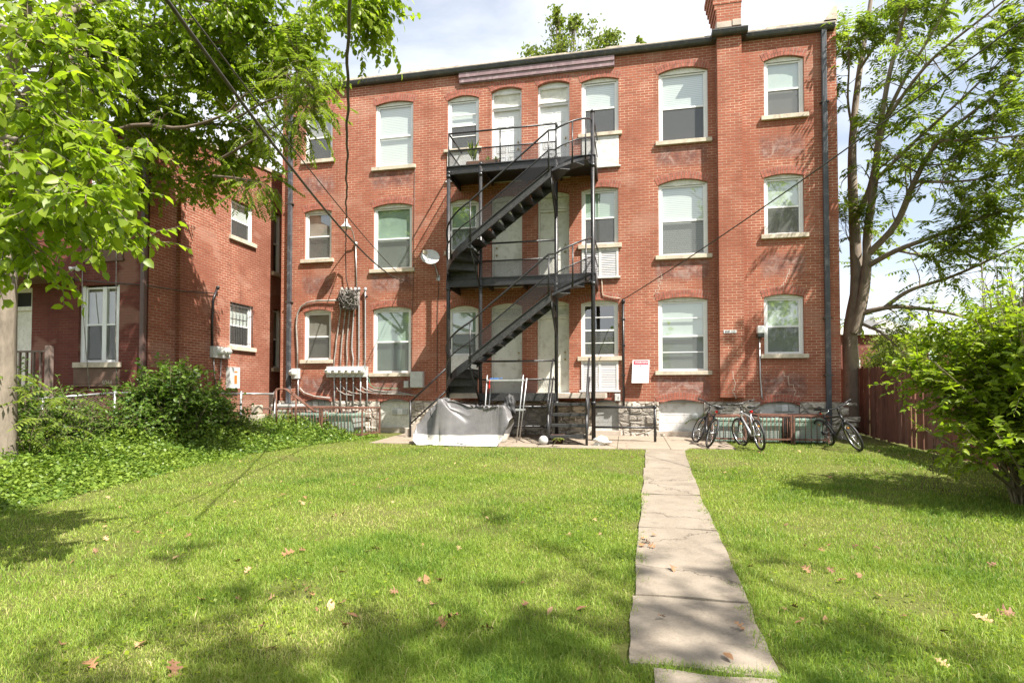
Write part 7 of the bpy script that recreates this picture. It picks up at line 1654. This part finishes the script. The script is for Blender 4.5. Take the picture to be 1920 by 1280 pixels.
mx_, my_ = gx + dx * gh * lean * .4, gy + dy * gh * lean * .4
V[:, 2] = np.stack([mx_ + sx_ * .8, my_ + sy_ * .8, g0 + gh * .62], 1); V[:, 3] = np.stack([mx_ - sx_ * .8, my_ - sy_ * .8, g0 + gh * .62], 1)
V[:, 4] = np.stack([gx + dx * gh * lean * 1.1, gy + dy * gh * lean * 1.1, g0 + gh * (1.05 - .3 * np.minimum(lean, 1.5))], 1)
ix = np.arange(n)[:, None] * 5; flat = (ix + np.array([0, 1, 2, 3, 3, 2, 4])[None]).ravel(); lt = np.tile([4, 3], n)
dry = np.clip(np.sin(gx * .8 + 1.3 * np.sin(gy * .7) + 2) * np.sin(gy * .9 + 1.1 * np.sin(gx * .6)) - .35, 0, 1); tint = np.clip(.46 + .3 * dry - .17 * cl + rs.normal(size=n) * .16 + np.where(rs.rand(n) < .035, .5, 0), 0, 1)
o = big_mesh('grass', V.reshape(-1, 3), flat, lt, M['grass'], None, np.repeat(tint, 5)); tag(o, 'uneven sunlit lawn grass on both sides of the path', 'grass', kind='stuff')
# clover and broad-leaved weeds in the lawn
x, y = sample(44000, 2.0, 13); k = (np.sin(x * 1.3 + 2) * np.sin(y * 1.1 + 1) + rs.normal(size=len(x)) * .4) > .4; x, y = x[k], y[k]; n = len(x)
P = np.stack([x, y, 0.035 * np.clip(y - 2, 0, 17) + rs.uniform(.015, .05, n)], 1); A = np.concatenate([rs.normal(size=(n, 2)), np.full((n, 1), .1)], 1); s_ = rs.uniform(.6, 1.3, n)
o = leaves('lawn_weeds', P, A, np.array([0, 0, 1.]) + rs.normal(size=(n, 3)) * .3, .028 * s_, .024 * s_, M['leaf_bush'], rs.rand(n), None, 'Q'); tag(o, 'clover and small broad weeds mixed into the lawn', 'weeds', kind='stuff')

# fallen leaves, each its own
M['brownleaf'] = paint('dry_brown_leaf', (0.26, 0.135, 0.06), 0.7, var=.4, nscale=9, bump=.1); M['tanleaf'] = paint('dry_tan_leaf', (0.40, 0.25, 0.13), 0.7, var=.35, nscale=9, bump=.1); M['redleaf'] = paint('dry_red_brown_leaf', (0.20, 0.095, 0.05), 0.7, var=.3, nscale=9)
def oak_leaf_mesh(seed, mat, lobed=True):
    r_ = random.Random(seed); half = [(0, .02), (.12, .06), (.2, .22), (.27, .26), (.30, .09), (.42, .12), (.48, .36), (.57, .42), (.58, .13), (.70, .12), (.78, .28), (.86, .26), (.84, .08), (1.0, 0.0)] if lobed else [(0, .02), (.15, .14), (.35, .24), (.6, .22), (.85, .1), (1, 0)]
    vs = []; fs = []; cu = r_.uniform(.5, 1.6); tw_ = r_.uniform(-.6, .6)
    def P_(t, s): return (t - .5, s, .10 * math.sin(t * 3.1) * cu * .6 + cu * s * s * .9 + tw_ * s * (t - .4))
    for t, s in half: vs += [P_(t, 0), P_(t, s), P_(t, -s)]
    for i in range(len(half) - 1): a, b = 3 * i, 3 * i + 3; fs += [(a, b, b + 1, a + 1), (a, a + 2, b + 2, b)]
    me = bpy.data.meshes.new('fallen_leaf'); me.from_pydata(vs, [], fs); me.materials.append(mat); me.polygons.foreach_set('use_smooth', [True] * len(fs)); boxuv(me); return me
LM = [oak_leaf_mesh(i, (M['brownleaf'], M['tanleaf'], M['redleaf'])[i % 3], i % 4 != 3) for i in range(12)]
rl = random.Random(21)
def fallen(px, py, size, m, where='lawn', dz=0.022):
    p = onG(px, py); o = bpy.data.objects.new('fallen_leaf', m); C.objects.link(o); o.location = (p.x, p.y, gz(0, p.y) + dz); o.scale = (size,) * 3; o.rotation_euler = (rl.uniform(-.7, .7), rl.uniform(-.7, .7), rl.uniform(0, 6.28))
    lab = {'lawn': 'dry curled brown leaf lying on the lawn grass', 'path': 'dry tan leaf lying on the concrete path', 'slab': 'dry leaf on the slab'}[where]; tag(o, lab, 'fallen leaf', 'fallen leaves on the ' + where); return o
BIGL = [(540, 1042, .15), (690, 1038, .12), (705, 1034, .12), (800, 1092, .13), (826, 1092, .12), (845, 1165, .17), (830, 1172, .14), (620, 1140, .13), (640, 1136, .12), (378, 1130, .12), (508, 1128, .12), (660, 1158, .10), (646, 1178, .10), (508, 1222, .12), (496, 1178, .10), (268, 1212, .13), (258, 1214, .09), (325, 1262, .16), (170, 1252, .12), (446, 1056, .11), (448, 1128, .09), (915, 1184, .12), (812, 1138, .10), (1090, 1146, .12), (1512, 1072, .11), (1408, 1066, .09), (1605, 1030, .10), (1770, 1190, .11), (1845, 1166, .14), (1885, 1155, .14), (1540, 1035, .08), (330, 1048, .09), (352, 1008, .10), (575, 1060, .08), (860, 1032, .08), (232, 1120, .08), (114, 1214, .09), (210, 1085, .08), (1860, 1065, .10), (1548, 1168, .09), (1768, 1250, .09), (300, 1004, .09), (250, 1000, .07)]
for k, (px, py, s) in enumerate(BIGL): fallen(px, py, s * .88, LM[k % 12])
k = 0
hubs = [(rl.uniform(60, 1800), 845 + 330 * rl.random() ** 1.5) for _ in range(34)]
while k < 130:
    hx, hy = rl.choice(hubs); px, py = (hx + rl.gauss(0, 45), hy + rl.gauss(0, 12)) if rl.random() < .7 else (rl.uniform(60, 1800), 845 + 300 * rl.random() ** 1.7)
    if py < 842: continue
    p = onG(px, py)
    if lawn_ok(np.array([p.x]), np.array([p.y]))[0] and p.x > gcx(p.y): fallen(px, py, rl.uniform(.035, .085), LM[rl.randrange(12)], dz=.028); k += 1
for px, py in ((1208, 1016), (1216, 1022), (1205, 1030), (1222, 1032), (1212, 1024), (1386, 1186), (1366, 1244), (1240, 1168), (1260, 1075), (1226, 1010)): fallen(px, py, rl.uniform(.055, .10), LM[rl.randrange(12)], 'path', .045)

# ------------------------------------------------------------------ the oak behind the photographer, whose open crown dapples the lawn
ob = np.array((12.5, -7.0, 0.)); OT = thing('oak_tree', 'open crowned oak tree behind the viewpoint whose branches shade the near lawn', 'tree', tuple(ob))
tp = ob + np.array([-.6, .5, 8.0])
limbs = [([ob - np.array([0, 0, .1]), ob + np.array([0, .1, 4]), tp, ob + np.array([-1.6, 1.2, 13.5])], .32, .1, .0)]
for g, h, dn in (((-3.2, 3.0), 12, 1.0), ((-1.2, 4.4), 13, 1.0), ((0.6, 5.6), 11.5, .7), ((-2.0, 2.2), 13.5, 1.0), ((0.9, 3.3), 12, .9), ((2.6, 4.0), 12.5, .8), ((4.2, 3.4), 11, .8), ((-4.4, 4.6), 12.5, .6), ((-0.4, 2.3), 11.0, .9), ((-1.6, 3.4), 12.2, 1.5), ((-0.2, 3.9), 11.4, .9), ((0.7, 4.4), 13, .7), ((-3.0, 3.6), 12.6, 1.6), ((-2.1, 4.7), 11.8, 1.5), ((-3.4, 2.5), 12, 1.4), ((-1.2, 5.9), 13, 1.0), ((-2.4, 2.9), 13, 1.2)):
    e = np.array((g[0] + .62 * h, g[1] - .40 * h, float(h))); limbs.append(([tp, tp * .55 + e * .45 + np.array([0, 0, .8]), e], .09, .012, dn))
br, tw = grow(limbs, 10, 1.5, 4, .45, 7, .05, .5, (0, 0, .1))
leafy(tw, 8, .15, .10, .3, M['leaf_mul'], OT, 'crown', 'S'); tubes('trunk', br, M['bark'], OT, 6)

# ------------------------------------------------------------------ unseen trees added behind the photographer for the window glass to reflect
for i, (x, y, h, w) in enumerate(((-9, -17, 11, 4.2), (0, -20, 9, 4.5), (9, -16, 12, 4.5), (18, -19, 10, 4.5))):
    far_tree(('round leafy tree added for window reflections behind the viewpoint, west end of the row', 'low broad tree added for window reflections behind the viewpoint, second in the row', 'tall tree added for window reflections behind the viewpoint, third in the row', 'wide tree added for window reflections behind the viewpoint, east end of the row')[i], (x, y, 0), [((x + w * .5 * math.cos(a), y + w * .5 * math.sin(a), h * k), (w * .55, w * .55, h * .22)) for a, k in ((0, .5), (2.1, .55), (4.2, .6), (1, .8))], 500, M['leaf_mul'], .5, .2)
